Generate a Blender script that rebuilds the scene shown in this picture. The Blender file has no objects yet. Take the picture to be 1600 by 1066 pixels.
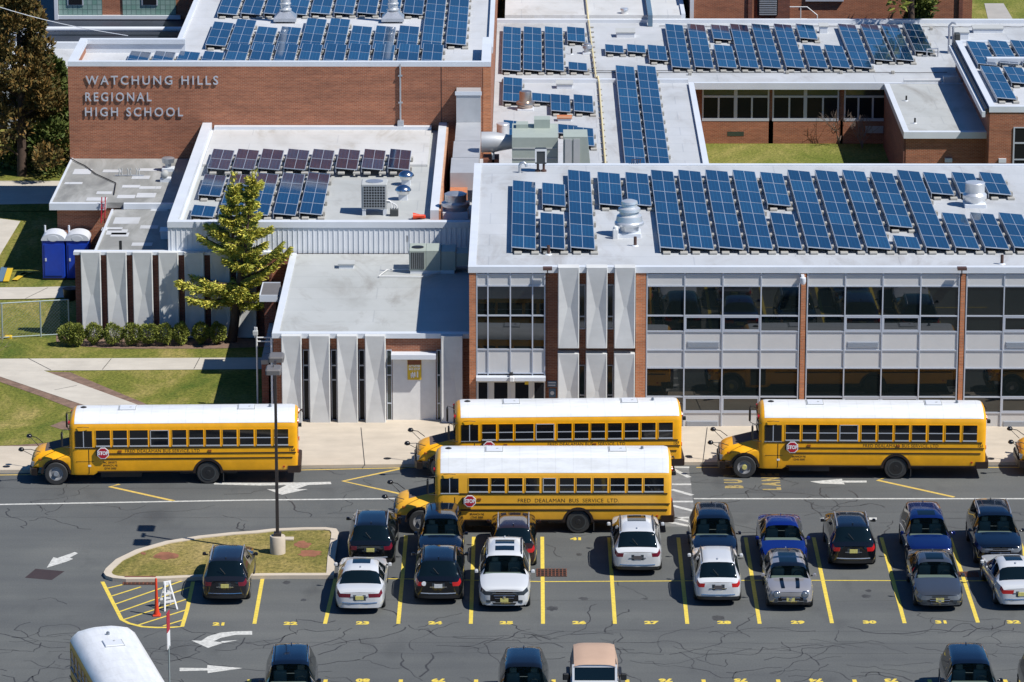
import bpy, bmesh, math, random
from mathutils import Vector, Matrix
import numpy as np
random.seed(7)
R = math.radians
sc = bpy.context.scene
C = sc.collection
# ---------------------------------------------------------------- camera
FPX, PITCH, YAW, CAMH = 6700.0, R(14.74), 0.00433, 51.7
cd = bpy.data.cameras.new('camera'); cam = bpy.data.objects.new('camera', cd); C.objects.link(cam)
cd.sensor_width = 36; cd.lens = 36*FPX/1600; cd.clip_end = 6000; cd.clip_start = 1
cam.location = (0, 0, CAMH); cam.rotation_euler = (math.pi/2-PITCH, 0, YAW)
sc.camera = cam
# ---------------------------------------------------------------- sky and sun
SUN = Vector((.555, -.266, .788)).normalized()
w = bpy.data.worlds.new('World'); sc.world = w; w.use_nodes = True
nt = w.node_tree; bg = nt.nodes['Background']
sky = nt.nodes.new('ShaderNodeTexSky'); sky.sky_type = 'NISHITA'; sky.sun_disc = False
sky.sun_elevation = math.asin(SUN.z); sky.sun_rotation = math.atan2(SUN.x, SUN.y)
sky.altitude = 100; sky.air_density = 1.0; sky.dust_density = 0.3; sky.ozone_density = 2.5
tint = nt.nodes.new('ShaderNodeMix'); tint.data_type = 'RGBA'; tint.blend_type = 'MULTIPLY'; tint.inputs[0].default_value = 1
tint.inputs[7].default_value = (.37, .78, 1.2, 1)   # deep clear spring sky
nt.links.new(sky.outputs[0], tint.inputs[6]); nt.links.new(tint.outputs[2], bg.inputs[0]); bg.inputs[1].default_value = 0.064
sl = bpy.data.lights.new('sun', 'SUN'); so = bpy.data.objects.new('sun', sl); C.objects.link(so)
sl.energy = 4.9; sl.angle = R(0.5); sl.color = (1, .965, .905)
so.rotation_euler = (-SUN).to_track_quat('-Z', 'Y').to_euler(); so.location = (60, 150, 90)
sc.view_settings.view_transform = 'Standard'; sc.view_settings.look = 'None'
sc.view_settings.exposure = 0.3; sc.view_settings.gamma = 1
# ---------------------------------------------------------------- projection helpers
_f = Vector((-math.sin(YAW)*math.cos(PITCH), math.cos(YAW)*math.cos(PITCH), -math.sin(PITCH)))
_r = Vector((math.cos(YAW), math.sin(YAW), 0)); _u = _r.cross(_f)
def ray(u, v): return _f + _r*((u-800)/FPX) + _u*((533-v)/FPX)
def G(u, v, z=0.0):
    d = ray(u, v); t = (z-CAMH)/d.z
    return Vector((d.x*t, d.y*t, z))
def WY(u, v, Y):
    d = ray(u, v); t = Y/d.y
    return Vector((d.x*t, Y, CAMH+d.z*t))
def XY(u, v, Y): return WY(u, v, Y).x
def ZY(v, Y): return WY(800, v, Y).z
# ---------------------------------------------------------------- materials
MATS = {}
def nodes(name):
    m = bpy.data.materials.new(name); m.use_nodes = True
    t = m.node_tree; b = t.nodes['Principled BSDF']
    MATS[name] = m
    return m, t, b
def N(t, kind, **kw):
    n = t.nodes.new(kind)
    for k, v in kw.items():
        if k.startswith('i_'):
            key = k[2:]
            n.inputs[int(key) if key.isdigit() else key].default_value = v
        else: setattr(n, k, v)
    return n
def coords(t, scale=(1,1,1), rot=(0,0,0), gen='Object'):
    tc = N(t, 'ShaderNodeTexCoord'); mp = N(t, 'ShaderNodeMapping')
    mp.inputs['Scale'].default_value = scale; mp.inputs['Rotation'].default_value = rot
    t.links.new(tc.outputs[gen], mp.inputs[0]); return mp
def ramp(t, src, stops):
    r = N(t, 'ShaderNodeValToRGB'); e = r.color_ramp.elements
    e[0].position, e[0].color = stops[0][0], (*stops[0][1], 1)
    e[1].position, e[1].color = stops[-1][0], (*stops[-1][1], 1)
    for p, c in stops[1:-1]:
        k = e.new(p); k.color = (*c, 1)
    t.links.new(src, r.inputs[0]); return r
def simple(name, col, rough=.6, metal=0.0, spec=.5, coat=0, vary=0.0, vscale=3.0, ior=None, bump=0):
    m, t, b = nodes(name)
    b.inputs['Base Color'].default_value = (*col, 1); b.inputs['Roughness'].default_value = rough
    b.inputs['Metallic'].default_value = metal; b.inputs['Specular IOR Level'].default_value = spec
    if coat: b.inputs['Coat Weight'].default_value = coat; b.inputs['Coat Roughness'].default_value = .03
    if ior: b.inputs['IOR'].default_value = ior
    if vary:
        mp = coords(t); n = N(t, 'ShaderNodeTexNoise', i_Scale=vscale, i_Detail=6.0, i_Roughness=.65)
        t.links.new(mp.outputs[0], n.inputs[0])
        r = ramp(t, n.outputs[0], [(.3, tuple(c*(1-vary) for c in col)), (.7, tuple(min(1, c*(1+vary*.6)) for c in col))])
        t.links.new(r.outputs[0], b.inputs['Base Color'])
        if bump:
            bp = N(t, 'ShaderNodeBump', i_Strength=bump, i_Distance=.02); t.links.new(n.outputs[0], bp.inputs['Height'])
            t.links.new(bp.outputs[0], b.inputs['Normal'])
    return m
def mix(t, fac, a, b_, mode='MIX'):
    n = N(t, 'ShaderNodeMix', data_type='RGBA', blend_type=mode)
    for s, i in ((fac, 0), (a, 6), (b_, 7)):
        if hasattr(s, 'links'): t.links.new(s, n.inputs[i])
        elif i == 0: n.inputs[0].default_value = s
        else: n.inputs[i].default_value = (*s, 1)
    return n.outputs[2]
def noise(t, mp, scale, detail=6, rough=.6, dist=0):
    n = N(t, 'ShaderNodeTexNoise', i_Scale=scale, i_Detail=float(detail), i_Roughness=rough, i_Distortion=dist)
    t.links.new(mp.outputs[0], n.inputs[0]); return n.outputs[0]

def make_brick(name, c1, c2, mortar):
    m, t, b = nodes(name)
    tc = N(t, 'ShaderNodeTexCoord'); sp = N(t, 'ShaderNodeSeparateXYZ'); t.links.new(tc.outputs['Object'], sp.inputs[0])
    ad = N(t, 'ShaderNodeMath', operation='ADD'); t.links.new(sp.outputs[0], ad.inputs[0]); t.links.new(sp.outputs[1], ad.inputs[1])
    cb = N(t, 'ShaderNodeCombineXYZ'); t.links.new(ad.outputs[0], cb.inputs[0]); t.links.new(sp.outputs[2], cb.inputs[1])
    br = N(t, 'ShaderNodeTexBrick'); t.links.new(cb.outputs[0], br.inputs[0])
    br.inputs['Color1'].default_value = (*c1, 1); br.inputs['Color2'].default_value = (*c2, 1); br.inputs['Mortar'].default_value = (*mortar, 1)
    br.inputs['Scale'].default_value = 1; br.inputs['Mortar Size'].default_value = .012; br.inputs['Brick Width'].default_value = .22
    br.inputs['Row Height'].default_value = .075; br.inputs['Bias'].default_value = -.1
    mp = coords(t, (.25, .25, 1.6)); n = noise(t, mp, 1.2, 5)
    r = ramp(t, n, [(.3, (.78, .76, .76)), (.7, (1.18, 1.14, 1.1))])
    mp2 = coords(t, (1.2, 1.2, 9)); n2 = noise(t, mp2, 1.5, 3)
    r2 = ramp(t, n2, [(.35, (.88, .88, .88)), (.75, (1.22, 1.2, 1.15))])
    c = mix(t, 1.0, br.outputs[0], r.outputs[0], 'MULTIPLY'); c = mix(t, 1.0, c, r2.outputs[0], 'MULTIPLY')
    t.links.new(c, b.inputs['Base Color']); b.inputs['Roughness'].default_value = .85
    bp = N(t, 'ShaderNodeBump', i_Strength=.4, i_Distance=.01); t.links.new(br.outputs['Fac'], bp.inputs['Height']); bp.invert = True
    t.links.new(bp.outputs[0], b.inputs['Normal'])
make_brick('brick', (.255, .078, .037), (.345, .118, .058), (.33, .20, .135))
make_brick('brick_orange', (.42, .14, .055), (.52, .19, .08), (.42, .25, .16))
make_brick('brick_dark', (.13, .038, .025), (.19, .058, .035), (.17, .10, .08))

def make_roof(name, base, stain, seams=True, st=.35, blotch=.6):
    m, t, b = nodes(name)
    mp = coords(t, (.35, .16, 1)); n = noise(t, mp, 1.0, 8, .62, .6)
    r = ramp(t, n, [(.32, (1.03, 1.03, 1.03)), (.55, (.93, .93, .92)), (.74, (.76, .745, .72))])
    mp2 = coords(t, (1, .35, 1)); n2 = noise(t, mp2, .38, 7, .72, .8)
    r2 = ramp(t, n2, [(.52, (0, 0, 0)), (.72, (1, 1, 1))])
    c = mix(t, 1.0, base, r.outputs[0], 'MULTIPLY')
    f = N(t, 'ShaderNodeMath', operation='MULTIPLY', i_1=blotch*st*2); t.links.new(r2.outputs[0], f.inputs[0])
    c = mix(t, f.outputs[0], c, stain)
    if seams:
        br = N(t, 'ShaderNodeTexBrick', offset=.5); mp3 = coords(t); t.links.new(mp3.outputs[0], br.inputs[0])
        br.inputs['Scale'].default_value = 1; br.inputs['Brick Width'].default_value = 9; br.inputs['Row Height'].default_value = 2.1
        br.inputs['Mortar Size'].default_value = .035; br.inputs['Color1'].default_value = (1,1,1,1); br.inputs['Color2'].default_value = (.955,.96,.96,1)
        br.inputs['Mortar'].default_value = (.84, .85, .87, 1); br.inputs['Mortar Smooth'].default_value = .4
        c = mix(t, 1.0, c, br.outputs[0], 'MULTIPLY')
    t.links.new(c, b.inputs['Base Color']); b.inputs['Roughness'].default_value = .55; b.inputs['Specular IOR Level'].default_value = .35
make_roof('membrane', (.47, .485, .505), (.27, .25, .235), st=.55)
make_roof('membrane_bright', (.52, .53, .55), (.36, .35, .33), st=.2)
make_roof('membrane_white', (.55, .55, .545), (.30, .27, .22), st=.6)
make_roof('membrane_warm', (.43, .44, .43), (.24, .225, .20), seams=True, st=.65)
make_roof('membrane_dark', (.035, .042, .06), (.06, .06, .065), st=.3)
# patched old roof
m, t, b = nodes('patched_roof')
mp = coords(t, (1, 1, 1)); n = noise(t, coords(t, (.5, .16, 1), (0, 0, .1)), 1.0, 7, .65, 1.2)
r = ramp(t, n, [(.3, (.16, .16, .155)), (.5, (.25, .25, .235)), (.72, (.38, .38, .37))]); t.links.new(r.outputs[0], b.inputs['Base Color']); b.inputs['Roughness'].default_value = .7

def make_asphalt():
    m, t, b = nodes('asphalt')
    mp = coords(t); n = noise(t, mp, .12, 7, .6, .3)
    r = ramp(t, n, [(.3, (.080, .084, .085)), (.55, (.101, .105, .102)), (.75, (.128, .130, .123))])
    n2 = noise(t, mp, 14, 4, .7); r2 = ramp(t, n2, [(.3, (.86, .86, .86)), (.7, (1.14, 1.14, 1.14))])
    mp3 = coords(t, (.05, .6, 1)); n3 = noise(t, mp3, 1.4, 4); r3 = ramp(t, n3, [(.35, (.92, .92, .93)), (.7, (1.08, 1.08, 1.06))])
    c = mix(t, 1.0, r.outputs[0], r2.outputs[0], 'MULTIPLY'); c = mix(t, 1.0, c, r3.outputs[0], 'MULTIPLY')
    mp4 = coords(t, (1, .45, 1)); n4 = noise(t, mp4, .55, 3, .5); r4 = ramp(t, n4, [(.60, (1, 1, 1)), (.74, (.78, .78, .79))])
    c = mix(t, 1.0, c, r4.outputs[0], 'MULTIPLY')
    t.links.new(c, b.inputs['Base Color']); b.inputs['Roughness'].default_value = .8; b.inputs['Specular IOR Level'].default_value = .3
    bp = N(t, 'ShaderNodeBump', i_Strength=.3, i_Distance=.01); t.links.new(n2, bp.inputs['Height']); t.links.new(bp.outputs[0], b.inputs['Normal'])
make_asphalt()
def make_grass(name, a, b_, c_):
    m, t, b = nodes(name)
    mp = coords(t, (1, .5, 1)); n = noise(t, mp, .35, 8, .7, .5)
    r = ramp(t, n, [(.32, a), (.50, b_), (.68, c_)])
    n2 = noise(t, coords(t, (1, .7, 1)), 7, 5, .75); r2 = ramp(t, n2, [(.32, (.5, .55, .5)), (.68, (1.5, 1.42, 1.3))])
    c = mix(t, 1.0, r.outputs[0], r2.outputs[0], 'MULTIPLY')
    t.links.new(c, b.inputs['Base Color']); b.inputs['Roughness'].default_value = .95; b.inputs['Specular IOR Level'].default_value = .1
    bp = N(t, 'ShaderNodeBump', i_Strength=.8, i_Distance=.06); t.links.new(n2, bp.inputs['Height']); t.links.new(bp.outputs[0], b.inputs['Normal'])
make_grass('grass', (.065, .10, .018), (.15, .155, .035), (.29, .235, .09))
make_grass('grass_dry', (.10, .11, .026), (.21, .175, .06), (.31, .24, .11))
make_grass('grass_lush', (.075, .11, .018), (.15, .165, .04), (.24, .22, .075))
simple('mulch', (.19, .12, .085), .95, vary=.45, vscale=2.5, bump=.6)
simple('soil', (.24, .095, .05), .95, vary=.4, vscale=2)
def make_conc(name, col, joint):
    m, t, b = nodes(name)
    mp = coords(t); n = noise(t, mp, .5, 8, .65)
    r = ramp(t, n, [(.3, tuple(x*.86 for x in col)), (.7, tuple(x*1.08 for x in col))])
    n2 = noise(t, coords(t, (.3, 1, 1)), 2.5, 5); r2 = ramp(t, n2, [(.3, (.94, .94, .94)), (.7, (1.05, 1.05, 1.05))])
    c = mix(t, 1.0, r.outputs[0], r2.outputs[0], 'MULTIPLY')
    t.links.new(c, b.inputs['Base Color']); b.inputs['Roughness'].default_value = .85
make_conc('concrete', (.50, .43, .34), 1)
make_conc('concrete_walk', (.48, .44, .375), 1)
make_conc('concrete_panel', (.555, .56, .55), 1)
make_conc('concrete_grey', (.34, .33, .31), 1)
simple('coping', (.60, .63, .67), .4, 0.0, vary=.07, vscale=.6)
simple('siding', (.68, .70, .73), .45, vary=.06, vscale=1)
simple('frame', (.46, .49, .55), .35, .15)
simple('frame_beige', (.55, .53, .48), .5)
simple('spandrel', (.55, .54, .525), .5, vary=.05, vscale=.7)
simple('louver', (.45, .48, .52), .4, .3)
simple('glass', (.008, .012, .012), .015, spec=.5, ior=1.8)
simple('glass_shade', (.030, .045, .045), .05, spec=.6, ior=1.6)
simple('glass_old', (.014, .015, .018), .08, spec=.2, ior=1.4)
simple('blind', (.16, .17, .17), .5)
simple('white_paint', (.66, .66, .65), .5, vary=.06)
simple('white_line', (.52, .515, .48), .7, vary=.36, vscale=7)
simple('yellow_line', (.66, .50, .07), .7, vary=.22, vscale=6)
simple('yellow_faded', (.60, .42, .10), .7, vary=.25, vscale=6)
simple('crack', (.034, .034, .035), .7)
simple('yellow_worn', (.36, .27, .10), .75, vary=.45, vscale=7)
simple('oil_stain', (.055, .055, .054), .6, vary=.4, vscale=3)
simple('asphalt_light', (.17, .17, .165), .85, vary=.25, vscale=3)
simple('dark_patch', (.035, .022, .024), .85, vary=.2)
simple('rust', (.16, .055, .03), .8, vary=.4, vscale=8)
simple('black', (.012, .012, .013), .5)
simple('black_gloss', (.010, .010, .011), .2)
simple('wheel_grey', (.23, .23, .235), .5)
simple('rubber', (.030, .030, .030), .75, vary=.3, vscale=12)
simple('chrome', (.62, .63, .65), .18, 1.0)
simple('galvanised', (.55, .57, .60), .38, .75, vary=.12, vscale=2.5)
simple('bright_metal', (.72, .73, .74), .32, .6)
simple('vent_brown', (.50, .42, .36), .32, .85)
simple('unit_green', (.34, .38, .335), .55, vary=.06)
simple('unit_grey', (.42, .43, .42), .55, vary=.05)
simple('coil', (.045, .05, .05), .5)
simple('duct_metal', (.50, .51, .52), .45, .35, vary=.1, vscale=1)
simple('conduit', (.55, .48, .28), .6)
simple('pipe_brown', (.08, .04, .03), .6)
simple('bus_yellow', (.86, .395, .006), .36, coat=.3, vary=.13, vscale=1.6)
simple('bus_yellow_old', (.84, .42, .03), .42, coat=.15, vary=.14, vscale=.8)
simple('bus_black', (.022, .012, .008), .45)
simple('bus_roof', (.74, .75, .76), .35, coat=.2, vary=.05, vscale=.6)
simple('bus_hood_dark', (.12, .095, .088), .85, spec=.08)
simple('bus_glass', (.008, .009, .011), .05, ior=1.6)
simple('window_bar', (.40, .42, .45), .4)
simple('stop_red', (.42, .012, .03), .4)
simple('letter_white', (.75, .75, .75), .5)
simple('letter_metal', (.46, .48, .53), .4, .1)
simple('letter_black', (.05, .025, .01), .6)
simple('light_red', (.42, .012, .012), .2, coat=.5)
simple('light_dark_red', (.13, .008, .02), .2, coat=.5)
simple('lens', (.26, .29, .33), .15, .6, coat=.5)
simple('lens_amber', (.26, .075, .01), .3)
simple('lens_dark', (.03, .04, .05), .1, coat=.6)
simple('plate_yellow', (.55, .50, .16), .5, vary=.25, vscale=20)
simple('plate_white', (.55, .56, .55), .5, vary=.2, vscale=20)
simple('plate_dark', (.09, .08, .08), .5)
simple('interior', (.05, .05, .05), .8)
simple('potty_blue', (.008, .045, .38), .35, vary=.12)
simple('potty_white', (.58, .60, .64), .45)
simple('cone_orange', (.62, .045, .008), .5)
simple('fence_metal', (.32, .38, .38), .5, .3)
simple('lamp_bronze', (.035, .028, .026), .5)
simple('lamp_head', (.14, .13, .125), .5, vary=.1)
simple('sign_yellow', (.60, .40, .02), .5)
simple('sign_brown', (.16, .05, .02), .5)
simple('sign_blue', (.10, .17, .24), .5)
simple('ballast', (.36, .345, .31), .8, vary=.2)
simple('panel_frame', (.48, .53, .60), .4, .4)
simple('twig', (.20, .15, .12), .9)
simple('bark', (.07, .045, .032), .9, vary=.3, vscale=5)
simple('tan_fabric', (.42, .285, .205), .8, vary=.05)
def paint(name, col, rough=.25, metal=0., coat=1.0):
    simple(name, col, rough*.55, metal, spec=.3, coat=coat*.8)
paint('paint_black', (.004, .005, .007), .22)
paint('paint_charcoal', (.013, .014, .018), .25, .3)
paint('paint_navy', (.003, .006, .014), .22, .0)
paint('paint_blue', (.004, .015, .15), .25, .25)
paint('paint_deep_blue', (.004, .013, .09), .25, .3)
paint('paint_white', (.53, .54, .55), .3, 0)
paint('paint_grey', (.075, .085, .10), .25, .5)
paint('paint_silver', (.34, .33, .34), .28, .4)
paint('paint_brown', (.028, .014, .010), .22, .2)
# car glass
simple('car_glass', (.003, .007, .008), .03, ior=1.5)
m, t, b = nodes('windshield_glass')
tr = N(t, 'ShaderNodeBsdfTransparent'); tr.inputs[0].default_value = (.78, .92, .88, 1); ms = N(t, 'ShaderNodeMixShader'); ms.inputs[0].default_value = .14
b.inputs['Base Color'].default_value = (.004, .010, .011, 1); b.inputs['Roughness'].default_value = .03
t.links.new(tr.outputs[0], ms.inputs[1]); t.links.new(b.outputs[0], ms.inputs[2]); t.links.new(ms.outputs[0], t.nodes['Material Output'].inputs[0])
simple('seat', (.20, .19, .175), .8)
# solar cells
m, t, b = nodes('solar_cell')
tc = N(t, 'ShaderNodeTexCoord'); br = N(t, 'ShaderNodeTexBrick', offset=0.0)
t.links.new(tc.outputs['Object'], br.inputs[0])
br.inputs['Scale'].default_value = 1; br.inputs['Brick Width'].default_value = .172; br.inputs['Row Height'].default_value = .183
br.inputs['Mortar Size'].default_value = .010; br.inputs['Color1'].default_value = (.003, .016, .048, 1); br.inputs['Color2'].default_value = (.004, .022, .062, 1)
br.inputs['Mortar'].default_value = (.007, .05, .12, 1)
oi = N(t, 'ShaderNodeObjectInfo'); rr_ = ramp(t, oi.outputs['Random'], [(0, (.45, .6, .65)), (.5, (1, 1, 1)), (1, (2.2, 1.8, 1.5))])
t.links.new(mix(t, 1.0, br.outputs[0], rr_.outputs[0], 'MULTIPLY'), b.inputs['Base Color']); b.inputs['Roughness'].default_value = .06; b.inputs['IOR'].default_value = 1.5
t = MATS['bus_roof'].node_tree; b = t.nodes['Principled BSDF']; tc = N(t, 'ShaderNodeTexCoord'); sp = N(t, 'ShaderNodeSeparateXYZ'); t.links.new(tc.outputs['Object'], sp.inputs[0])
mo = N(t, 'ShaderNodeMath', operation='PINGPONG', i_1=.36); t.links.new(sp.outputs[0], mo.inputs[0]); r = ramp(t, mo.outputs[0], [(0.0, (.90, .90, .90)), (.03, (1, 1, 1))])
n = noise(t, coords(t, (.4, 2, 1)), 2.2, 6, .7); r2 = ramp(t, n, [(.35, (.86, .855, .84)), (.6, (1, 1, 1))])
c = mix(t, 1.0, (.72, .73, .74), r.outputs[0], 'MULTIPLY'); c = mix(t, 1.0, c, r2.outputs[0], 'MULTIPLY'); t.links.new(c, b.inputs['Base Color'])
# glass block
m, t, b = nodes('glass_block')
tc = N(t, 'ShaderNodeTexCoord'); sp = N(t, 'ShaderNodeSeparateXYZ'); t.links.new(tc.outputs['Object'], sp.inputs[0])
cb = N(t, 'ShaderNodeCombineXYZ'); t.links.new(sp.outputs[0], cb.inputs[0]); t.links.new(sp.outputs[2], cb.inputs[1])
br = N(t, 'ShaderNodeTexBrick', offset=0.0); t.links.new(cb.outputs[0], br.inputs[0])
br.inputs['Scale'].default_value = 1; br.inputs['Brick Width'].default_value = .3; br.inputs['Row Height'].default_value = .3; br.inputs['Mortar Size'].default_value = .02
br.inputs['Color1'].default_value = (.26, .36, .33, 1); br.inputs['Color2'].default_value = (.16, .29, .24, 1); br.inputs['Mortar'].default_value = (.10, .16, .15, 1)
t.links.new(br.outputs[0], b.inputs['Base Color']); b.inputs['Roughness'].default_value = .25
def make_leaf(name, stops):
    m, t, b = nodes(name)
    g = N(t, 'ShaderNodeNewGeometry'); n = noise(t, coords(t), 1.1, 4)
    ad = N(t, 'ShaderNodeMath', operation='ADD'); mu = N(t, 'ShaderNodeMath', operation='MULTIPLY', i_1=.55)
    t.links.new(g.outputs['Random Per Island'], mu.inputs[0]); t.links.new(mu.outputs[0], ad.inputs[0])
    mu2 = N(t, 'ShaderNodeMath', operation='MULTIPLY', i_1=.6); t.links.new(n, mu2.inputs[0]); t.links.new(mu2.outputs[0], ad.inputs[1])
    r = ramp(t, ad.outputs[0], stops); t.links.new(r.outputs[0], b.inputs['Base Color'])
    b.inputs['Roughness'].default_value = .7; b.inputs['Specular IOR Level'].default_value = .25
make_leaf('leaf_gold', [(.15, (.07, .11, .02)), (.40, (.25, .29, .045)), (.75, (.64, .56, .10))])
make_leaf('leaf_cedar', [(.15, (.045, .05, .018)), (.5, (.115, .090, .026)), (.9, (.24, .13, .035))])
make_leaf('leaf_shrub', [(.15, (.06, .09, .02)), (.5, (.15, .18, .03)), (.9, (.26, .26, .05))])
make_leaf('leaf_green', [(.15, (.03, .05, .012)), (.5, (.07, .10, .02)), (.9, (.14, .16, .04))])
# ---------------------------------------------------------------- mesh builder
class MB:
    def __init__(s): s.v = []; s.f = []; s.m = []; s.ml = []
    def mi(s, mat):
        if mat not in s.ml: s.ml.append(mat)
        return s.ml.index(mat)
    def poly(s, pts, mat=None):
        n = len(s.v); s.v += [tuple(p) for p in pts]; s.f.append(tuple(range(n, n+len(pts)))); s.m.append(s.mi(mat)); return s
    def add(s, vs, fs, mat=None):
        n = len(s.v); s.v += [tuple(p) for p in vs]; i = s.mi(mat)
        for f in fs: s.f.append(tuple(n+k for k in f)); s.m.append(i)
        return s
    def box(s, x0, x1, y0, y1, z0, z1, mat=None):
        if x0 > x1: x0, x1 = x1, x0
        if y0 > y1: y0, y1 = y1, y0
        if z0 > z1: z0, z1 = z1, z0
        return s.add([(x0,y0,z0),(x1,y0,z0),(x1,y1,z0),(x0,y1,z0),(x0,y0,z1),(x1,y0,z1),(x1,y1,z1),(x0,y1,z1)],
                     [(0,3,2,1),(4,5,6,7),(0,1,5,4),(1,2,6,5),(2,3,7,6),(3,0,4,7)], mat)
    def cbox(s, x0, x1, y0, y1, z0, z1, c=.02, mat=None):
        # box with chamfered vertical and top edges
        if x0 > x1: x0, x1 = x1, x0
        if y0 > y1: y0, y1 = y1, y0
        def ring(i, z): return [(x0+i+c,y0+i,z),(x1-i-c,y0+i,z),(x1-i,y0+i+c,z),(x1-i,y1-i-c,z),(x1-i-c,y1-i,z),(x0+i+c,y1-i,z),(x0+i,y1-i-c,z),(x0+i,y0+i+c,z)]
        vs = ring(0, z0)+ring(0, z1-c)+ring(c, z1)
        fs = [tuple(range(7,-1,-1)), tuple(range(16,24))]
        for a in (0, 8):
            for k in range(8): fs.append((a+k, a+(k+1)%8, a+8+(k+1)%8, a+8+k))
        return s.add(vs, fs, mat)
    def prism(s, pts, z0, z1, mat=None):
        n = len(pts); a = sum(pts[i][0]*pts[(i+1)%n][1]-pts[(i+1)%n][0]*pts[i][1] for i in range(n))
        if a < 0: pts = pts[::-1]
        vs = [(p[0], p[1], z0) for p in pts]+[(p[0], p[1], z1) for p in pts]
        fs = [tuple(range(n-1, -1, -1)), tuple(range(n, 2*n))]+[(k, (k+1)%n, n+(k+1)%n, n+k) for k in range(n)]
        return s.add(vs, fs, mat)
    def tube(s, pts, r, n=8, mat=None, cap=True):
        pts = [Vector(p) for p in pts]; rs = r if isinstance(r, (list, tuple)) else [r]*len(pts)
        vs = []; fs = []
        for i, p in enumerate(pts):
            d = (pts[min(i+1, len(pts)-1)]-pts[max(i-1, 0)]).normalized()
            a = d.orthogonal().normalized() if i == 0 else (a-d*a.dot(d)).normalized()
            b = d.cross(a)
            for k in range(n):
                th = 2*math.pi*k/n; vs.append(p+(a*math.cos(th)+b*math.sin(th))*rs[i])
        for i in range(len(pts)-1):
            for k in range(n): fs.append((i*n+k, i*n+(k+1)%n, (i+1)*n+(k+1)%n, (i+1)*n+k))
        if cap: fs.append(tuple(range(n-1, -1, -1))); fs.append(tuple(range((len(pts)-1)*n, len(pts)*n)))
        return s.add(vs, fs, mat)
    def lathe(s, prof, n=24, c=(0,0,0), axis='z', mat=None, cap=True):
        vs = []; fs = []
        for r, h in prof:
            for k in range(n):
                th = 2*math.pi*k/n; x, y = r*math.cos(th), r*math.sin(th)
                if axis == 'z': vs.append((c[0]+x, c[1]+y, c[2]+h))
                elif axis == 'y': vs.append((c[0]+x, c[1]+h, c[2]-y))
                else: vs.append((c[0]+h, c[1]+x, c[2]+y))
        for i in range(len(prof)-1):
            for k in range(n): fs.append((i*n+k, i*n+(k+1)%n, (i+1)*n+(k+1)%n, (i+1)*n+k))
        if cap: fs.append(tuple(range(n-1, -1, -1))); fs.append(tuple(range((len(prof)-1)*n, len(prof)*n)))
        return s.add(vs, fs, mat)
    def strip(s, pts, wd, z, mat=None):
        pts = [Vector((p[0], p[1])) for p in pts]; L = []; Rr = []
        for i, p in enumerate(pts):
            d = (pts[min(i+1, len(pts)-1)]-pts[max(i-1, 0)])
            d = d.normalized() if d.length else Vector((1, 0)); q = Vector((-d.y, d.x))*wd/2
            L.append((p.x+q.x, p.y+q.y, z)); Rr.append((p.x-q.x, p.y-q.y, z))
        n = len(pts)
        return s.add(L+Rr, [(n+i, n+i+1, i+1, i) for i in range(n-1)], mat)
    def build(s, name, mat, parent=None, smooth=None, local=False):
        me = bpy.data.meshes.new(name)
        off = Vector((0,0,0))
        if parent is not None and not local:
            off = parent.location if parent.type == 'EMPTY' and parent.parent is None else wl(parent)
        me.from_pydata([(a-off.x, b-off.y, c-off.z) for a, b, c in s.v], [], s.f)
        mats = s.ml if any(s.ml) else None
        if mats:
            for k in mats: me.materials.append(MATS[k] if k else MATS[mat])
            me.polygons.foreach_set('material_index', s.m)
        else: me.materials.append(MATS[mat])
        if smooth is not None:
            me.polygons.foreach_set('use_smooth', [True]*len(me.polygons)); me.set_sharp_from_angle(angle=R(smooth))
        me.update()
        o = bpy.data.objects.new(name, me); C.objects.link(o)
        if parent is not None: o.parent = parent
        return o
def wl(o):
    l = Vector(o.location)
    while o.parent: o = o.parent; l += o.location
    return l
def thing(name, label, cat, loc=(0,0,0), rz=0, group=None, kind=None):
    o = bpy.data.objects.new(name, None); C.objects.link(o); o.location = loc; o.rotation_euler = (0,0,rz)
    o.empty_display_size = .2
    tag(o, label, cat, group, kind); return o
def tag(o, label=None, cat=None, group=None, kind=None):
    if label: o['label'] = label
    if cat: o['category'] = cat
    if group: o['group'] = group
    if kind: o['kind'] = kind
    return o
KIDS = {}
def copy_tree(o, parent=None):
    c = o.copy(); C.objects.link(c)
    if parent is not None: c.parent = parent
    for ch in o.children: copy_tree(ch, c)
    return c
def text(s, size, name, mat, parent, loc, rot=(0,0,0), ext=0.0, align='CENTER', off=0.0, sx=1.0, space=1.0):
    cu = bpy.data.curves.new(name, 'FONT'); cu.body = s; cu.size = size; cu.extrude = ext; cu.align_x = align; cu.align_y = 'CENTER'
    cu.offset = off; cu.space_character = space; cu.resolution_u = 3
    tmp = bpy.data.objects.new(name, cu); me = bpy.data.meshes.new_from_object(tmp)
    bpy.data.objects.remove(tmp); bpy.data.curves.remove(cu)
    me.name = name; M = Matrix.Translation(Vector(loc)) @ Matrix.Rotation(rot[2], 4, 'Z') @ Matrix.Rotation(rot[0], 4, 'X') @ Matrix.Scale(sx, 4, (1,0,0))
    me.transform(M); me.materials.clear(); me.materials.append(MATS[mat])
    for p in me.polygons: p.material_index = 0
    o = bpy.data.objects.new(name, me); C.objects.link(o)
    if parent is not None: o.parent = parent
    return o
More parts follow.
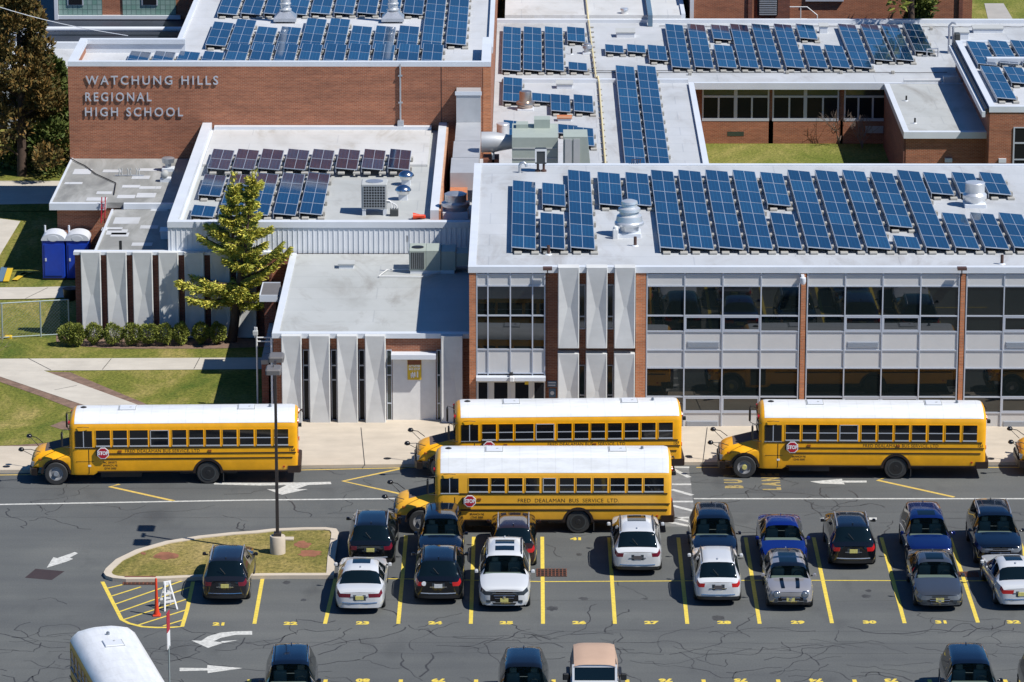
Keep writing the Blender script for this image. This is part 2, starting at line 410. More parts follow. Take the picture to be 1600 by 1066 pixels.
# ================================================================ THE GROUND
def struct(name, mb, mat, parent=None, label=None):
    o = mb.build(name, mat, parent)
    if parent is None: o['kind'] = 'structure'
    return o
def px(pts, z=0.0): return [G(u, v, z) for u, v in pts]
def flat(pts, z): m = MB(); m.poly([(p[0], p[1], z) for p in pts]); return m
def curb_y(u):   # curb line at the road, pixel row by pixel column
    return float(np.interp(u, [-400, 0, 150, 550, 1090, 1600, 2000], [741, 739.5, 738, 731, 727, 727, 727]))
struct('ground', MB().poly([(-3000, -1500, -.03), (3000, -1500, -.03), (3000, 5000, -.03), (-3000, 5000, -.03)]), 'grass')
Yc = G(800, 727).y
# parking lot sheet up to the curb
cpts = [G(u, curb_y(u)) for u in (-400, 0, 150, 350, 550, 820, 1090, 1600, 2000)]
lot_pts = [(-120, 60), (120, 60)]+[(120, cpts[-1].y)]+[(p.x, p.y) for p in reversed(cpts)]+[(-120, cpts[0].y)]
lot = struct('parking_lot', MB().poly([(x, y, 0) for x, y in lot_pts]), 'asphalt')
# curb and sidewalk slab (a real step)
CH = .14
mb = MB()
for a, b in zip(cpts[:-1], cpts[1:]):
    mb.prism([(a.x, a.y), (b.x, b.y), (b.x, b.y+.22), (a.x, a.y+.22)], -.02, CH)
struct('curb', mb, 'concrete')
walk_pts = [(p.x, p.y+.22) for p in cpts]
walk_left = G(60, 703).y
far = [(120, 181.5), (G(440, 662).x, 181.9+.6)]
ly = lambda u: G(u, 700).y
sw = [(-120, walk_pts[0][1]), *walk_pts, (120, walk_pts[-1][1]), (120, 184.5), (G(428, 640).x, 184.5), (G(428, 640).x, G(428, 655).y), (G(380, 640).x, G(380, 640).y), (G(240, 642).x, G(240, 642).y), (G(150, 640).x, G(150, 640).y), (G(110, 700).x, G(110, 702).y), (-120, ly(0))]
mbw = MB(); mbw.prism(sw, -.02, CH-.006)
walk = struct('sidewalk', mbw, 'concrete')
mj = MB()
for u, du in ((60, 4), (166, 6), (275, 8), (440, 3), (570, -6), (700, -4), (960, 4), (1098, 7), (1230, 9), (1370, 8), (1500, 8)):
    a = G(u, curb_y(u)-3, CH); b = G(u+du+(0 if u > 430 else 0), 668 if u > 430 else 705, CH)
    mj.strip([(a.x, a.y), (b.x, b.y)], .035, CH)
struct('joint', mj, 'crack', walk)
# lawns and paths
def sheet(name, pts, z, mat): return struct(name, flat(px(pts), z), mat)
sheet('courtyard_lawn', [(1050, 262), (1480, 262), (1480, 218), (1050, 218)], .01, 'grass_lush')
# front lawn around the diagonal path
sheet('lawn', [(-260, 720), (-260, 500), (430, 500), (430, 655), (-50, 704)], -.004, 'grass')
pathz = .012
mp_ = MB()
def pathpoly(pts, z=.012): mp_.poly([(p.x, p.y, z) for p in px(pts)])
pathpoly([(-300, 556), (0, 561), (0, 561), (430, 559), (430, 577), (68, 579.5), (0, 579), (-300, 579)])
pathpoly([(0, 579), (68, 579.5), (240, 642), (150, 640), (0, 589), (-60, 579)], .016)
pathpoly([(-300, 452), (60, 449), (130, 447), (130, 464), (60, 467), (-300, 472)], .012)
pathpoly([(-60, 500), (-60, 380), (0, 342), (32, 346), (4, 392)], .014)
pathpoly([(-300, 325), (110, 318), (110, 283), (-300, 283)], .012)
struct('footpath', mp_, 'concrete_walk')
mj = MB()
for (a, b) in (((44, 560.5), (80, 579)), ((160, 578), (174, 561)), ((303, 577), (312, 560)), ((85, 610), (120, 603)), ((40, 467), (75, 450))):
    p, q = G(*a), G(*b); mj.strip([(p.x, p.y), (q.x, q.y)], .03, .021)
struct('path_joint', mj, 'crack')
sheet('mulch_bed', [(88, 534), (120, 541), (180, 545), (335, 545), (425, 542), (425, 521), (88, 521)], .008, 'mulch')
sheet('bare_strip', [(-40, 575), (0, 588.5), (60, 607), (150, 639), (118, 641), (60, 618), (0, 597), (-40, 588)], .006, 'mulch')
sheet('bare_verge', [(70, 581), (110, 582), (160, 603), (225, 630), (245, 641), (228, 641), (120, 602)], .006, 'mulch')
sheet('bare_ground', [(-60, 700), (20, 696), (110, 690), (110, 703), (-60, 709)], .006, 'mulch')
sheet('worn_patch', [(78, 666), (98, 658), (118, 662), (118, 672), (96, 671)], .007, 'mulch')
sheet('far_lawn', [(-300, 330), (-300, 150), (110, 150), (110, 330)], .004, 'grass')
# far right field beyond the low wing
sheet('field', [(1380, 40), (1380, -60), (1760, -60), (1760, 40)], .01, 'grass_lush')
sheet('field_path', [(1546, 40), (1538, 6), (1568, 6), (1588, 40)], .03, 'concrete_grey')

# ---------------------------------------------------------------- road markings
MZ = .004
def lines(name, segs, wd, mat, z=MZ):
    out = []
    for s in segs:
        m = MB(); m.strip([(p.x, p.y) for p in px(s)], wd, z); o = m.build(name, mat, lot); out.append(o)
    return out
lines('lane_line', [[(-200, 790), (0, 788.5), (200, 785), (400, 781.5), (560, 780), (617, 779.5)], [(1084, 779.5), (1300, 779.5), (1750, 779.5)]], .16, 'white_line')
lines('curb_line', [[(-100, 745), (0, 742.5), (120, 741)], [(455, 735), (660, 730.5)], [(1088, 730.6), (1240, 730)], [(1535, 730.5), (1700, 730.5)]], .10, 'yellow_faded')
lines('bay_marking', [[(187, 757), (171, 760.5), (272, 783)], [(640, 729.5), (536, 752), (624, 771.5)], [(1384, 746.5), (1371, 750.5), (1491, 777)]], .17, 'yellow_faded')
Yb, Ym, Yt = G(800, 975).y, G(800, 907).y, G(800, 839).y
ib = [(507.8, 975), (622.3, 975), (735.6, 975), (848.4, 975), (960.8, 975), (1073.9, 975), (1187, 975), (1300, 974), (1413.5, 974), (1528, 973), (1641, 973)]
it = [(524, 905), (634.5, 837), (740.3, 839), (847.3, 839), (951.8, 840), (1059.8, 840), (1165, 840), (1271.3, 840), (1377, 840), (1484.5, 840), (1591, 840)]
lines('stall_line', [[a, b] for a, b in zip(it, ib)], .15, 'yellow_line')
lines('stall_line', [[(410, 905), (397.5, 975)]], .15, 'yellow_line')
lines('stall_divider', [[(512, 903.6), (634, 905), (850, 909.2), (1020, 908.3), (1200, 907), (1720, 908.5)]], .085, 'yellow_line', MZ+.004)
for k, (u, v) in enumerate(zip([343, 454, 567, 680, 791.5, 905, 1017.5, 1131.5, 1246.5, 1358.5, 1471.5, 1583.5], [975.5, 974.5, 973.8, 973.7, 973.5, 973.3, 973.2, 973, 972.8, 972.5, 972.4, 972.3])):
    p = G(u, v); text(str(21+k), .46, 'stall_number', 'yellow_line', lot, (p.x, p.y, MZ), off=.03, sx=1.05, space=1.05)
p = G(901, 842.3); text('41', .46, 'stall_number', 'yellow_line', lot, (p.x, p.y, MZ), off=.03, sx=1.05)
for k, u in enumerate([1392, 1275, 1157, 1040, 922, 805, 685, 567]):
    p = G(u, 1063); text(str(73+k), .46, 'stall_number', 'yellow_line', lot, (p.x, p.y, MZ), (0, 0, math.pi), off=.03, sx=1.05)
lines('stall_line', [[(u, 1062), (u+(u-826)*.0245, 1105)] for u in (390, 509, 626.5, 744, 865, 980, 1099, 1215.5, 1334.6, 1452, 1570, 1690)], .15, 'yellow_line')
# hatched corner
hx = lambda a, b: (a/3.8625, 790+b/3.8625)
lines('hatch_outline', [[hx(618, 460), hx(676, 575), hx(735, 690), hx(780, 712), hx(860, 732), hx(950, 737), hx(1045, 735), hx(1100, 730), hx(1130, 628), hx(1165, 460)]], .15, 'yellow_line')
for a, b in (((648, 500), (745, 477)), ((665, 550), (850, 492)), ((690, 598), (1100, 455)), ((712, 645), (1150, 492)), ((745, 690), (1145, 560)), ((835, 722), (1125, 630)), ((985, 728), (1108, 690))):
    lines('hatch_bar', [[hx(*a), hx(*b)]], .095, 'yellow_line', MZ+.003)
# white crossing ladder by the buses
for (a, b) in (((1050, 730), (1077, 730.5)), ((1051, 733), (1077, 746)), ((1050, 757), (1080, 757)), ((1050, 765), (1082, 774)), ((1048, 784), (1083, 784)), ((1050, 790), (1085, 799)), ((1030, 810.5), (1086, 808.5)), ((1031, 813), (1082, 823)), ((1053, 809), (1085, 817))):
    lines('crossing_bar', [[a, b]], .22, 'white_line')
def shape(name, pts, mat='white_line', z=MZ):
    m = MB(); P = px(pts); m.poly([(p.x, p.y, z) for p in P]); return m.build(name, mat, lot)
def arrow(pts): shape('arrow', pts)
arrow([hx(282, 376), hx(322, 312), hx(345, 318), hx(452, 281), hx(470, 289), hx(420, 316), hx(442, 322), hx(400, 340)])
arrow([(1265.5, 752.6), (1316, 748.5), (1316, 751.3), (1354, 751.3), (1354, 754.2), (1318, 754.2), (1320, 757), (1282, 755.8)])
arrow([(1280, 810), (1330, 805), (1326, 808.5), (1370, 809), (1370, 812.3), (1328, 812.3), (1330, 814), (1300, 812)])
arrow([hx(1084, 980), hx(1250, 982), hx(1252, 964), hx(1465, 982), hx(1254, 1012), hx(1252, 996), hx(1084, 1000)])
arrow([hx(1155, 815), hx(1215, 817), hx(1255, 790), hx(1330, 768), hx(1420, 760), hx(1522, 758), hx(1522, 780), hx(1420, 781), hx(1330, 800), hx(1290, 820), hx(1350, 828), hx(1255, 860), hx(1200, 835)])
arrow([hx(1330, 820), hx(1440, 812), hx(1350, 830)])
s2 = lambda a, b: (400+a/3.9475, 520+b/3.9475)
arrow([s2(-260, 925), s2(20, 927), s2(300, 924), s2(460, 920), s2(465, 934), s2(320, 940), s2(250, 965), s2(320, 965), s2(160, 1000), s2(65, 965), s2(130, 968), s2(190, 940), s2(20, 943), s2(-260, 936)])
arrow([hx(0, -135), hx(0, -135.1), hx(0, -135.2)]) if False else None
for s, u, v in (('B', 1148.5, 761), ('U', 1147, 752.3), ('S', 1146, 744)):
    p = G(u, v); text(s, 1.0, 'road_letter', 'yellow_worn', lot, (p.x, p.y, MZ), (0, 0, math.pi/2), off=.05, sx=.75)
for s, u, v in (('L', 1207.5, 764), ('A', 1206.5, 756.5), ('N', 1205.5, 749), ('E', 1204.5, 742)):
    p = G(u, v); text(s, 1.0, 'road_letter', 'yellow_worn', lot, (p.x, p.y, MZ), (0, 0, math.pi/2), off=.05, sx=.75)
shape('light_patch', [(1040, 729), (1076, 729), (1088, 823), (1030, 823)], 'asphalt_light', .0024)
shape('patch', [hx(150, 436), hx(215, 382), hx(390, 397), hx(312, 450)], 'dark_patch', .003)
# sealed cracks: wandering branching ribbons of tar
mc = MB(); rc = random.Random(11)
def crack(x, y, ang, L, wd, depth=0):
    pts = [(x, y)]; a = ang; n = int(L/.28)
    for i in range(n):
        a += rc.gauss(0, .55); a += (ang-a)*.25
        if rc.random() < .06: a += rc.choice((-1, 1))*1.1
        x += math.cos(a)*.28; y += math.sin(a)*.28
        pts.append((x, y))
        if depth < 2 and rc.random() < .03: crack(x, y, a+rc.choice((-1, 1))*rc.uniform(.9, 1.6), L*rc.uniform(.15, .35), wd*.8, depth+1)
    if len(pts) > 2:
        k = 0
        while k < len(pts)-2:      # the width changes along the crack
            e = min(len(pts), k+rc.randint(3, 6)); mc.strip(pts[k:e], wd*rc.uniform(.55, 1.5), .0018); k = e-1
for k in range(190):
    u = rc.uniform(-60, 1660); v = rc.choice([rc.uniform(750, 835), rc.uniform(975, 1065), rc.uniform(975, 1065), rc.uniform(740, 1066)])
    if u > 300 and 850 < v < 970 and rc.random() < .8: continue
    p = G(u, v); crack(p.x, p.y, rc.choice([0, 0, 0, math.pi, 1.5, -1.5])+rc.gauss(0, .15), rc.uniform(1.5, 6), rc.uniform(.03, .055))
for v, u0, u1 in ((763, 0, 520), (808, 0, 620), (800, 1090, 1600), (844, 980, 1600), (938, 560, 1600), (1004, 380, 1600), (1020, 560, 1600), (986, 840, 1600)):
    p, q = G(u0, v), G(u1, v); n = 50
    mc.strip([(p.x+(q.x-p.x)*i/n, p.y+rc.gauss(0, .035)) for i in range(n+1)], .022, .0012)
mc.build('crack', 'crack', lot)
# kerbed island
isl = [hx(625, 425), hx(640, 400), hx(700, 345), hx(820, 287), hx(1000, 235), hx(1200, 203), hx(1400, 182), hx(1545, 172)]+[(400+a/3.8625, 790+b/3.8625) for a, b in ((100, 160), (300, 152), (420, 152), (485, 160), (500, 182), (498, 210), (478, 330), (470, 442), (380, 443), (200, 443), (0, 445))]+[hx(1400, 447), hx(1200, 452), hx(1000, 462), hx(760, 466), hx(680, 458), hx(640, 445)]
ip = [Vector((p.x, p.y)) for p in px(isl)]
def inset(poly, d):
    n = len(poly); out = []
    ar = sum(poly[i].x*poly[(i+1)%n].y-poly[(i+1)%n].x*poly[i].y for i in range(n)); sg = 1 if ar > 0 else -1
    for i in range(n):
        a = (poly[i]-poly[i-1]).normalized(); b = (poly[(i+1)%n]-poly[i]).normalized()
        nn = Vector((-(a+b).y, (a+b).x))
        if nn.length < .1: nn = Vector((-b.y, b.x))
        nn.normalize(); cosh = max(.5, nn.dot(Vector((-a.y, a.x)))); out.append(poly[i]+nn*sg*d/cosh)
    return out
ii = inset(ip, .30)
mk = MB(); n = len(ip)
vs = [(p.x, p.y, 0) for p in ip]+[(p.x, p.y, .15) for p in ip]+[(p.x, p.y, .15) for p in ii]+[(p.x, p.y, .02) for p in ii]
mk.add(vs, [(k, (k+1)%n, n+(k+1)%n, n+k) for k in range(n)]+[(n+k, n+(k+1)%n, 2*n+(k+1)%n, 2*n+k) for k in range(n)]+[(2*n+k, 2*n+(k+1)%n, 3*n+(k+1)%n, 3*n+k) for k in range(n)])
struct('island_curb', mk, 'concrete')
struct('island_turf', MB().poly([(p.x, p.y, .11) for p in ii]), 'grass_dry')
def blob(cx, cy, rx, ry, z, seed):
    r_ = random.Random(seed); return [(cx+math.cos(t)*rx*(r:=r_.uniform(.7, 1.1)), cy+math.sin(t)*ry*r, z) for t in [k*math.pi/9 for k in range(18)]]
for k, (u, v, rx, ry) in enumerate(((259, 868.5, .5, .55), (484, 865, .5, .5), (472, 851, .35, .5), (435, 838, .3, .15), (224, 865, .12, .2))):
    p = G(u, v, .11); struct('bare_soil', MB().poly(blob(p.x, p.y, rx*1.0, ry, .117, k)), 'soil')
ro = random.Random(31)
for u, v in ((455, 915), (905, 935), (912, 872), (1010, 930), (1018, 868), (1358, 935), (1352, 925), (870, 948), (672, 862), (1425, 868), (1120, 962), (470, 940)):
    p = G(u+ro.uniform(-8, 8), v+ro.uniform(-6, 6)); r_ = ro.uniform(.10, .26); MB().poly(blob(p.x, p.y, r_, r_*ro.uniform(.8, 1.6), .0014, ro.randint(0, 99))).build('oil_stain', 'oil_stain', lot)
# storm drains
def drain(u, v, wd, dp, label, rows=8):
    p = G(u, v); t = thing('storm_drain', label, 'storm drain', (p.x, p.y, 0), group='rusty storm drains')
    m = MB(); m.box(-wd/2, wd/2, -dp/2, dp/2, .001, .006); m.build('pit', 'black', t, local=True)
    m = MB()
    for k in range(rows+1): x = -wd/2+wd*k/rows; m.box(x-.018, x+.018, -dp/2, dp/2, .007, .022)
    for k in range(5): y = -dp/2+dp*k/4; m.box(-wd/2-.02, wd/2+.02, y-.014, y+.014, .0235, .030)
    m.build('grate', 'rust', t, local=True); return t
drain(862, 895.5, 1.15, .95, 'rusty storm drain grate in the empty stall beside the white three-row SUV')
t = drain(218, 911, 1.25, .5, 'rusty storm drain at the kerb of the grassed island with a rusty hood')
m = MB(); m.cbox(-.62, .62, .27, .42, 0, .155, .01); m.build('curb_hood', 'rust', t, local=True)
t = drain(1512, 898, .8, .6, 'rusty drain grate between the dark grey sedan and the white sedan, half in shadow')

# ================================================================ BUILDINGS
def coping_ring(mb, x0, x1, y0, y1, z, h=.25, t=.3, o=.04, sides='fblr'):
    # coping strips along the roof edges, butted end to end
    if 'f' in sides: mb.box(x0-o, x1+o, y0-o, y0+t, z-h, z+.02)
    if 'b' in sides: mb.box(x0-o, x1+o, y1-t, y1+o, z-h, z+.02)
    ya = y0+t if 'f' in sides else y0-o; yb = y1-t if 'b' in sides else y1+o
    if 'l' in sides: mb.box(x0-o, x0+t, ya, yb, z-h, z+.02)
    if 'r' in sides: mb.box(x1-t, x1+o, ya, yb, z-h, z+.02)
YB = 181.3; ZB = ZY(417.5, YB)
B0x = XY(733.5, 640, YB); B1x = XY(1760, 500, YB); YBb = G(800, 256, ZB).y
bldB = thing('school_building', 'two-storey brick wing with glazed curtain wall behind the parked buses', 'building', ((B0x+B1x)/2, YB, 0))
zf = ZB-.26
mb = MB()
bx = lambda u: XY(u, 550, YB)
REC = .32     # glazing and recess depth
# core body behind the facade plane
mb.box(B0x, B1x, YB+REC, YBb, 0, zf); core = mb.build('wall', 'brick', bldB)
# piers flush with the facade plane, butted to the core
def pier(u0, u1, name='pier', mat='brick', z0=0, z1=zf):
    m = MB(); m.box(bx(u0), bx(u1), YB, YB+REC-.002, z0, z1); return m.build(name, mat, bldB)
m = MB(); m.box(B0x+.003, bx(743.5), YB, YB+REC-.002, 0, zf-.001); m.build('pier', 'brick_orange', bldB)
m = MB(); m.box(bx(993), bx(1008.5), YB, YB+REC-.002, 0, zf-.001); m.build('pier', 'brick_orange', bldB)
for a, b in ((1250, 1257.5), (1498.5, 1505.5)): 
    m = MB(); m.box(bx(a), bx(b), YB-.02, YB+REC-.002, 0, zf-.001); m.build('pier', 'brick_orange', bldB)
mb = MB(); mb.box(B0x+.3, B1x-.3, YB+.3, YBb-.3, zf, ZB-.03); mb.build('roof', 'membrane', bldB)
mb = MB(); coping_ring(mb, B0x, B1x, YB, YBb, ZB); cop = mb.build('coping', 'coping', bldB)
# curtain wall
zr = lambda v: ZY(v, YB)
def grid(us, vs_kinds, y=YB+.05, door=False):
    """us: mullion columns; vs_kinds: list of (v_top, v_bottom, kind)"""
    xs = [bx(u) for u in us]; mw = .055
    g = MB()
    for i, x in enumerate(xs): g.box(x-mw/2, x+mw/2, y-.045, y+.14, 0.05, zf-.002)
    zs = []
    for vt, vb, kind in vs_kinds:
        for v in (vt, vb):
            z = zr(v)
            if all(abs(z-q) > .045 for q in zs): zs.append(z)
    for z in zs:
        for i in range(len(xs)-1): g.box(xs[i]+mw/2, xs[i+1]-mw/2, y-.035, y+.12, z-mw*.55, z+mw*.55)
    fr = g.build('window_wall', 'frame', bldB)
    for vt, vb, kind in vs_kinds:
        zt, zb = zr(vt)-mw*.55, zr(vb)+mw*.55
        for i in range(len(xs)-1):
            x0, x1 = xs[i]+mw/2, xs[i+1]-mw/2
            if kind[0] == 'g':
                tl = random.uniform(-.0012, .0012); tz = random.uniform(-.0012, .0012)
                m = MB(); yy = y+.02
                m.add([(x0, yy+tl, zb), (x1, yy-tl, zb), (x1, yy-tl+tz, zt), (x0, yy+tl+tz, zt)], [(0, 1, 2, 3)])
                m.add([(x0, yy+.03, zb), (x1, yy+.03, zb), (x1, yy+.03, zt), (x0, yy+.03, zt)], [(3, 2, 1, 0)])
                m.build('window_pane', 'glass', fr)
                if kind == 'go' and i in (1, 2) and len(us) > 3:
                    m = MB(); f = .06
                    m.box(x0, x1, y-.03, y+.0, zt-f, zt); m.box(x0, x1, y-.03, y, zb, zb+f)
                    m.box(x0, x0+f, y-.03, y, zb+f, zt-f); m.box(x1-f, x1, y-.03, y, zb+f, zt-f)
                    m.build('sash', 'frame', fr)
            else:
                m = MB(); m.box(x0, x1, y, y+.06, zb, zt); s = m.build('spandrel_panel', 'spandrel', fr)
                if kind == 'pl' and i == 1:
                    m = MB(); h = .28; zc = zb+.08
                    m.box(x0+.10, x1-.10, y-.02, y-.001, zc, zc+h)
                    for k in range(5): m.box(x0+.13, x1-.13, y-.045, y-.021, zc+.03+k*.05, zc+.055+k*.05)
                    m.build('louver', 'louver', fr)
    return fr
KV = [(429, 447, 'p'), (447, 493.5, 'g'), (493.5, 518, 'go'), (518, 547.3, 'pl'), (547.3, 575, 'p'), (575, 620, 'g'), (620, 644.5, 'go'), (644.5, 671, 'pl')]
grid([1010.3, 1069, 1128.5, 1188, 1247.5], KV)
grid([1260.2, 1319, 1377.5, 1436.5, 1496], KV)
grid([1508, 1566.5, 1625.5, 1684, 1743], KV)
ent = grid([745.2, 762.5, 797.5, 832, 851], [(429, 447, 'p'), (447, 493.5, 'g'), (493.5, 546.5, 'g'), (546.5, 583.5, 'p')])
m = MB(); m.box(bx(744), bx(852.5), YB-.35, YB+.12, zr(592.5), zr(587)); m.build('entrance_canopy', 'coping', bldB)
for a, b, c, d in ((745, 763.2, 747.5, 763), (763.6, 797.2, 772, 793), (797.6, 832.2, 805, 826), (832.6, 852, 835, 850.5)):
    m = MB(); zt_ = zr(594.5); x0, x1, g0, g1 = bx(a), bx(b), bx(c), bx(d)
    m.box(x0, g0, YB-.001, YB+.05, .05, zt_); m.box(g1, x1, YB-.001, YB+.05, .05, zt_); m.box(g0, g1, YB-.001, YB+.05, zt_-.09, zt_); m.box(g0, g1, YB-.001, YB+.05, .05, .3)
    dr = m.build('door', 'frame_beige', bldB)
    m = MB(); m.box(g0, g1, YB+.02, YB+.035, .3, zt_-.09); m.build('door_glass', 'glass_old', dr)
    if b-a > 30:
        m = MB(); xx = g1+.03 if a < 780 else g0-.03; m.tube([(xx, YB-.06, .95), (xx, YB-.06, 1.3)], .015); m.build('handle', 'chrome', dr)
m = MB(); m.box(bx(820), bx(826), YB-.004, YB+.018, zr(601), zr(595.5)); m.build('notice', 'sign_yellow', bldB)
# brick recess field between the folded panels, with slot windows
def slot_window(x0, x1, z0, z1, y, par, bars=(), mat='glass_shade'):
    m = MB(); f = .035
    m.box(x0, x0+f, y-.05, y, z0, z1); m.box(x1-f, x1, y-.05, y, z0, z1); m.box(x0+f, x1-f, y-.05, y, z0, z0+f*1.5); m.box(x0+f, x1-f, y-.05, y, z1-f, z1)
    for zb in bars: m.box(x0+f, x1-f, y-.05, y, zb-f*.8, zb+f*.8)
    o = m.build('window', 'frame', par)
    m = MB(); m.box(x0+f, x1-f, y-.02, y-.005, z0+f*1.5, z1-f); m.build('pane', mat, o); return o
for a, b in ((904.5, 914.5), (948.5, 958.5)):
    slot_window(bx(a), bx(b), zr(517), zr(447), YB+REC, bldB, (zr(497),))
    slot_window(bx(a), bx(b), zr(655), zr(573), YB+REC, bldB, (zr(620),))
def folded_panel(x0, x1, z0, z1, yf, par, back=.30, dent=.10, name='folded_panel', cut=.5, lip=.03):
    """precast panel: rim in front, four facets folding back to a pinch line"""
    zc = z0+(z1-z0)*cut; xc0, xc1 = x0+(x1-x0)*.46, x0+(x1-x0)*.60
    a, b = x0+lip, x1-lip
    V = [(a, yf, z0), (b, yf, z0), (b, yf, z1), (a, yf, z1), (xc0, yf+dent, zc), (xc1, yf+dent, zc),
         (x0, yf+.05, z0), (x1, yf+.05, z0), (x1, yf+.05, z1), (x0, yf+.05, z1),
         (x0, yf+back, z0), (x1, yf+back, z0), (x1, yf+back, z1), (x0, yf+back, z1)]
    F = [(0, 1, 5, 4), (1, 2, 5), (2, 3, 4, 5), (3, 0, 4), (6, 0, 3, 9), (1, 7, 8, 2), (7, 11, 12, 8), (10, 6, 9, 13),
         (2, 8, 9, 3), (8, 12, 13, 9), (0, 6, 7, 1), (6, 10, 11, 7), (11, 10, 13, 12)]
    m = MB(); m.add(V, F); return m.build(name, 'concrete_panel', par)
PZ = ZB+.045
for a, b in ((871.5, 904.5), (915.3, 948.3), (959.3, 991.8)):
    folded_panel(bx(a), bx(b), zr(541.5), PZ, YB-.30, bldB, back=.61)
    folded_panel(bx(a), bx(b), .08, zr(550.5), YB-.30, bldB, back=.61)
for (a, b, c, d, txt) in ((855.5, 870, 598, 607.5, 'VISITORS'), (858, 868.5, 610, 624, '')):
    m = MB(); m.box(bx(a), bx(b), YB+REC-.03, YB+REC-.001, zr(d), zr(c)); s = m.build('sign_plate', 'sign_blue', bldB)
    if txt: m = MB(); m.box(bx(a)+.04, bx(b)-.04, YB+REC-.034, YB+REC-.0305, zr(601.5), zr(600)); m.box(bx(a)+.04, bx(b)-.06, YB+REC-.034, YB+REC-.0305, zr(605.5), zr(604)); m.build('sign_text', 'letter_white', bldB)
    else: m = MB(); m.lathe([(.0, 0), (.09, 0), (.09, -.004), (0, -.004)], 12, (bx(863), YB+REC-.031, zr(617)), 'y'); m.build('sign_symbol', 'letter_white', bldB)
m = MB(); m.cbox(bx(799.5)-.1, bx(799.5)+.1, YB-.62, YB-.36, zr(590.5), zr(583.5), .03); m.tube([(bx(803), YB-.5, zr(587)), (bx(806), YB-.5, zr(586))], .05); m.box(bx(796.5), bx(801.5), YB-.30, YB-.05, zr(586), zr(581), 'black'); m.build('floodlight', 'white_paint', bldB)
# white dome camera and floodlight on the piers
def dome(u, v, par, label=None):
    p = WY(u, v, YB-.35); m = MB(); m.box(p.x-.07, p.x+.07, YB-.3, YB-.021, p.z+.02, p.z+.16); m.lathe([(.04, .25), (.13, .18), (.14, 0), (.10, -.1), (.0, -.14)], 14, (p.x, p.y, p.z-.1)); m.build('security_camera', 'potty_white', par, smooth=40)
dome(1254.5, 437, bldB)
def flood(u, v):
    p = WY(u, v, YB-.3); m = MB(); m.box(p.x-.2, p.x+.2, YB-.5, YB-.18, p.z-.02, p.z+.09); m.tube([(p.x, YB-.3, p.z-.02), (p.x, YB-.3, p.z-.3), (p.x, YB-.03, p.z-.35)], .025); m.build('wall_lamp', 'pipe_brown', bldB)
flood(1503, 420.5); flood(855.5, 420.5)

# ---- single-storey entry wing C
YC = 182.35; ZC = ZY(520.5, YC); YCb = 197.3
C0x = XY(428.5, 640, YC); C1x = B0x-.01
bldC = thing('entrance_wing', 'single-storey entrance wing with folded pale concrete panels left of the glazed wing', 'building', ((C0x+C1x)/2, YC, 0))
cx = lambda u: XY(u, 590, YC); cz = lambda v: ZY(v, YC)
mb = MB(); mb.box(C0x, C1x, YC, YCb, 0, ZC-.2); mb.build('wall', 'brick', bldC)
mb = MB(); mb.box(C0x+.25, C1x, YC+.25, YCb, ZC-.2, ZC-.05); mb.build('roof', 'membrane_warm', bldC)
mb = MB(); mb.box(C0x-.05, C1x, YC-.12, YC+.25, ZC-.22, ZC); mb.box(C0x-.05, C0x+.25, YC+.25, YCb, ZC-.22, ZC); mb.build('coping', 'coping', bldC)
for a, b in ((441, 472.3), (484.3, 516.3), (527.6, 559.6), (571.2, 603), (689.5, 723.5)):
    folded_panel(cx(a), cx(b), .06, ZC-.02, YC-.52, bldC, back=.50)
for a, b in ((473.8, 483.2), (517.6, 526.6), (560.8, 570.2)):
    slot_window(cx(a), cx(b), cz(657), cz(546.5), YC-.01, bldC, (cz(571), cz(593.5)), 'glass_old')
slot_window(cx(604), cx(612.5), cz(657), cz(546.5), YC-.01, bldC, (cz(571), cz(586), cz(630)))
slot_window(cx(682.5), cx(689), cz(657), cz(546.5), YC-.01, bldC, (cz(586), cz(630)))
m = MB(); m.box(cx(613.5), cx(681), YC-.06, YC-.003, .05, cz(556)); m.build('white_panel_wall', 'white_paint', bldC)
m = MB(); m.box(cx(612), cx(681.5), YC-.62, YC+.0, cz(556.5), cz(549.5)); m.build('door_canopy', 'coping', bldC)
# poster
pw = cx(658.6)-cx(636.8)
m = MB(); pc = .5*(cx(658.6)+cx(636.8)); m.box(cx(636.8), cx(658.6), YC-.085, YC-.062, cz(593), cz(562)); po = m.build('poster', 'sign_yellow', bldC)
m = MB(); m.box(cx(637.2), cx(658.2), YC-.089, YC-.0855, cz(569.5), cz(562.3)); m.build('poster_band', 'sign_brown', bldC)
def offs(par, x, y, z): return (x-par.location.x, y-par.location.y, z-par.location.z)
text('ACTIVITIES', .13, 'poster_text', 'letter_white', bldC, offs(bldC, pc, YC-.090, cz(571.8)), (math.pi/2, 0, 0), off=.006, sx=.8)
text('BUS STOP', .14, 'poster_text', 'letter_white', bldC, offs(bldC, pc, YC-.090, cz(576.3)), (math.pi/2, 0, 0), off=.006, sx=.8)
text('#1', .36, 'poster_text', 'letter_white', bldC, offs(bldC, pc+.03, YC-.090, cz(585)), (math.pi/2, 0, 0), off=.012)
m = MB(); m.tube([(C0x-.08, YC+.05, 0), (C0x-.08, YC+.05, ZC-.25)], .05); m.build('downpipe', 'coping', bldC)
m = MB(); m.box(C0x-.06, C0x+.2, YC+.0, YC+.3, .02, 2.6); 
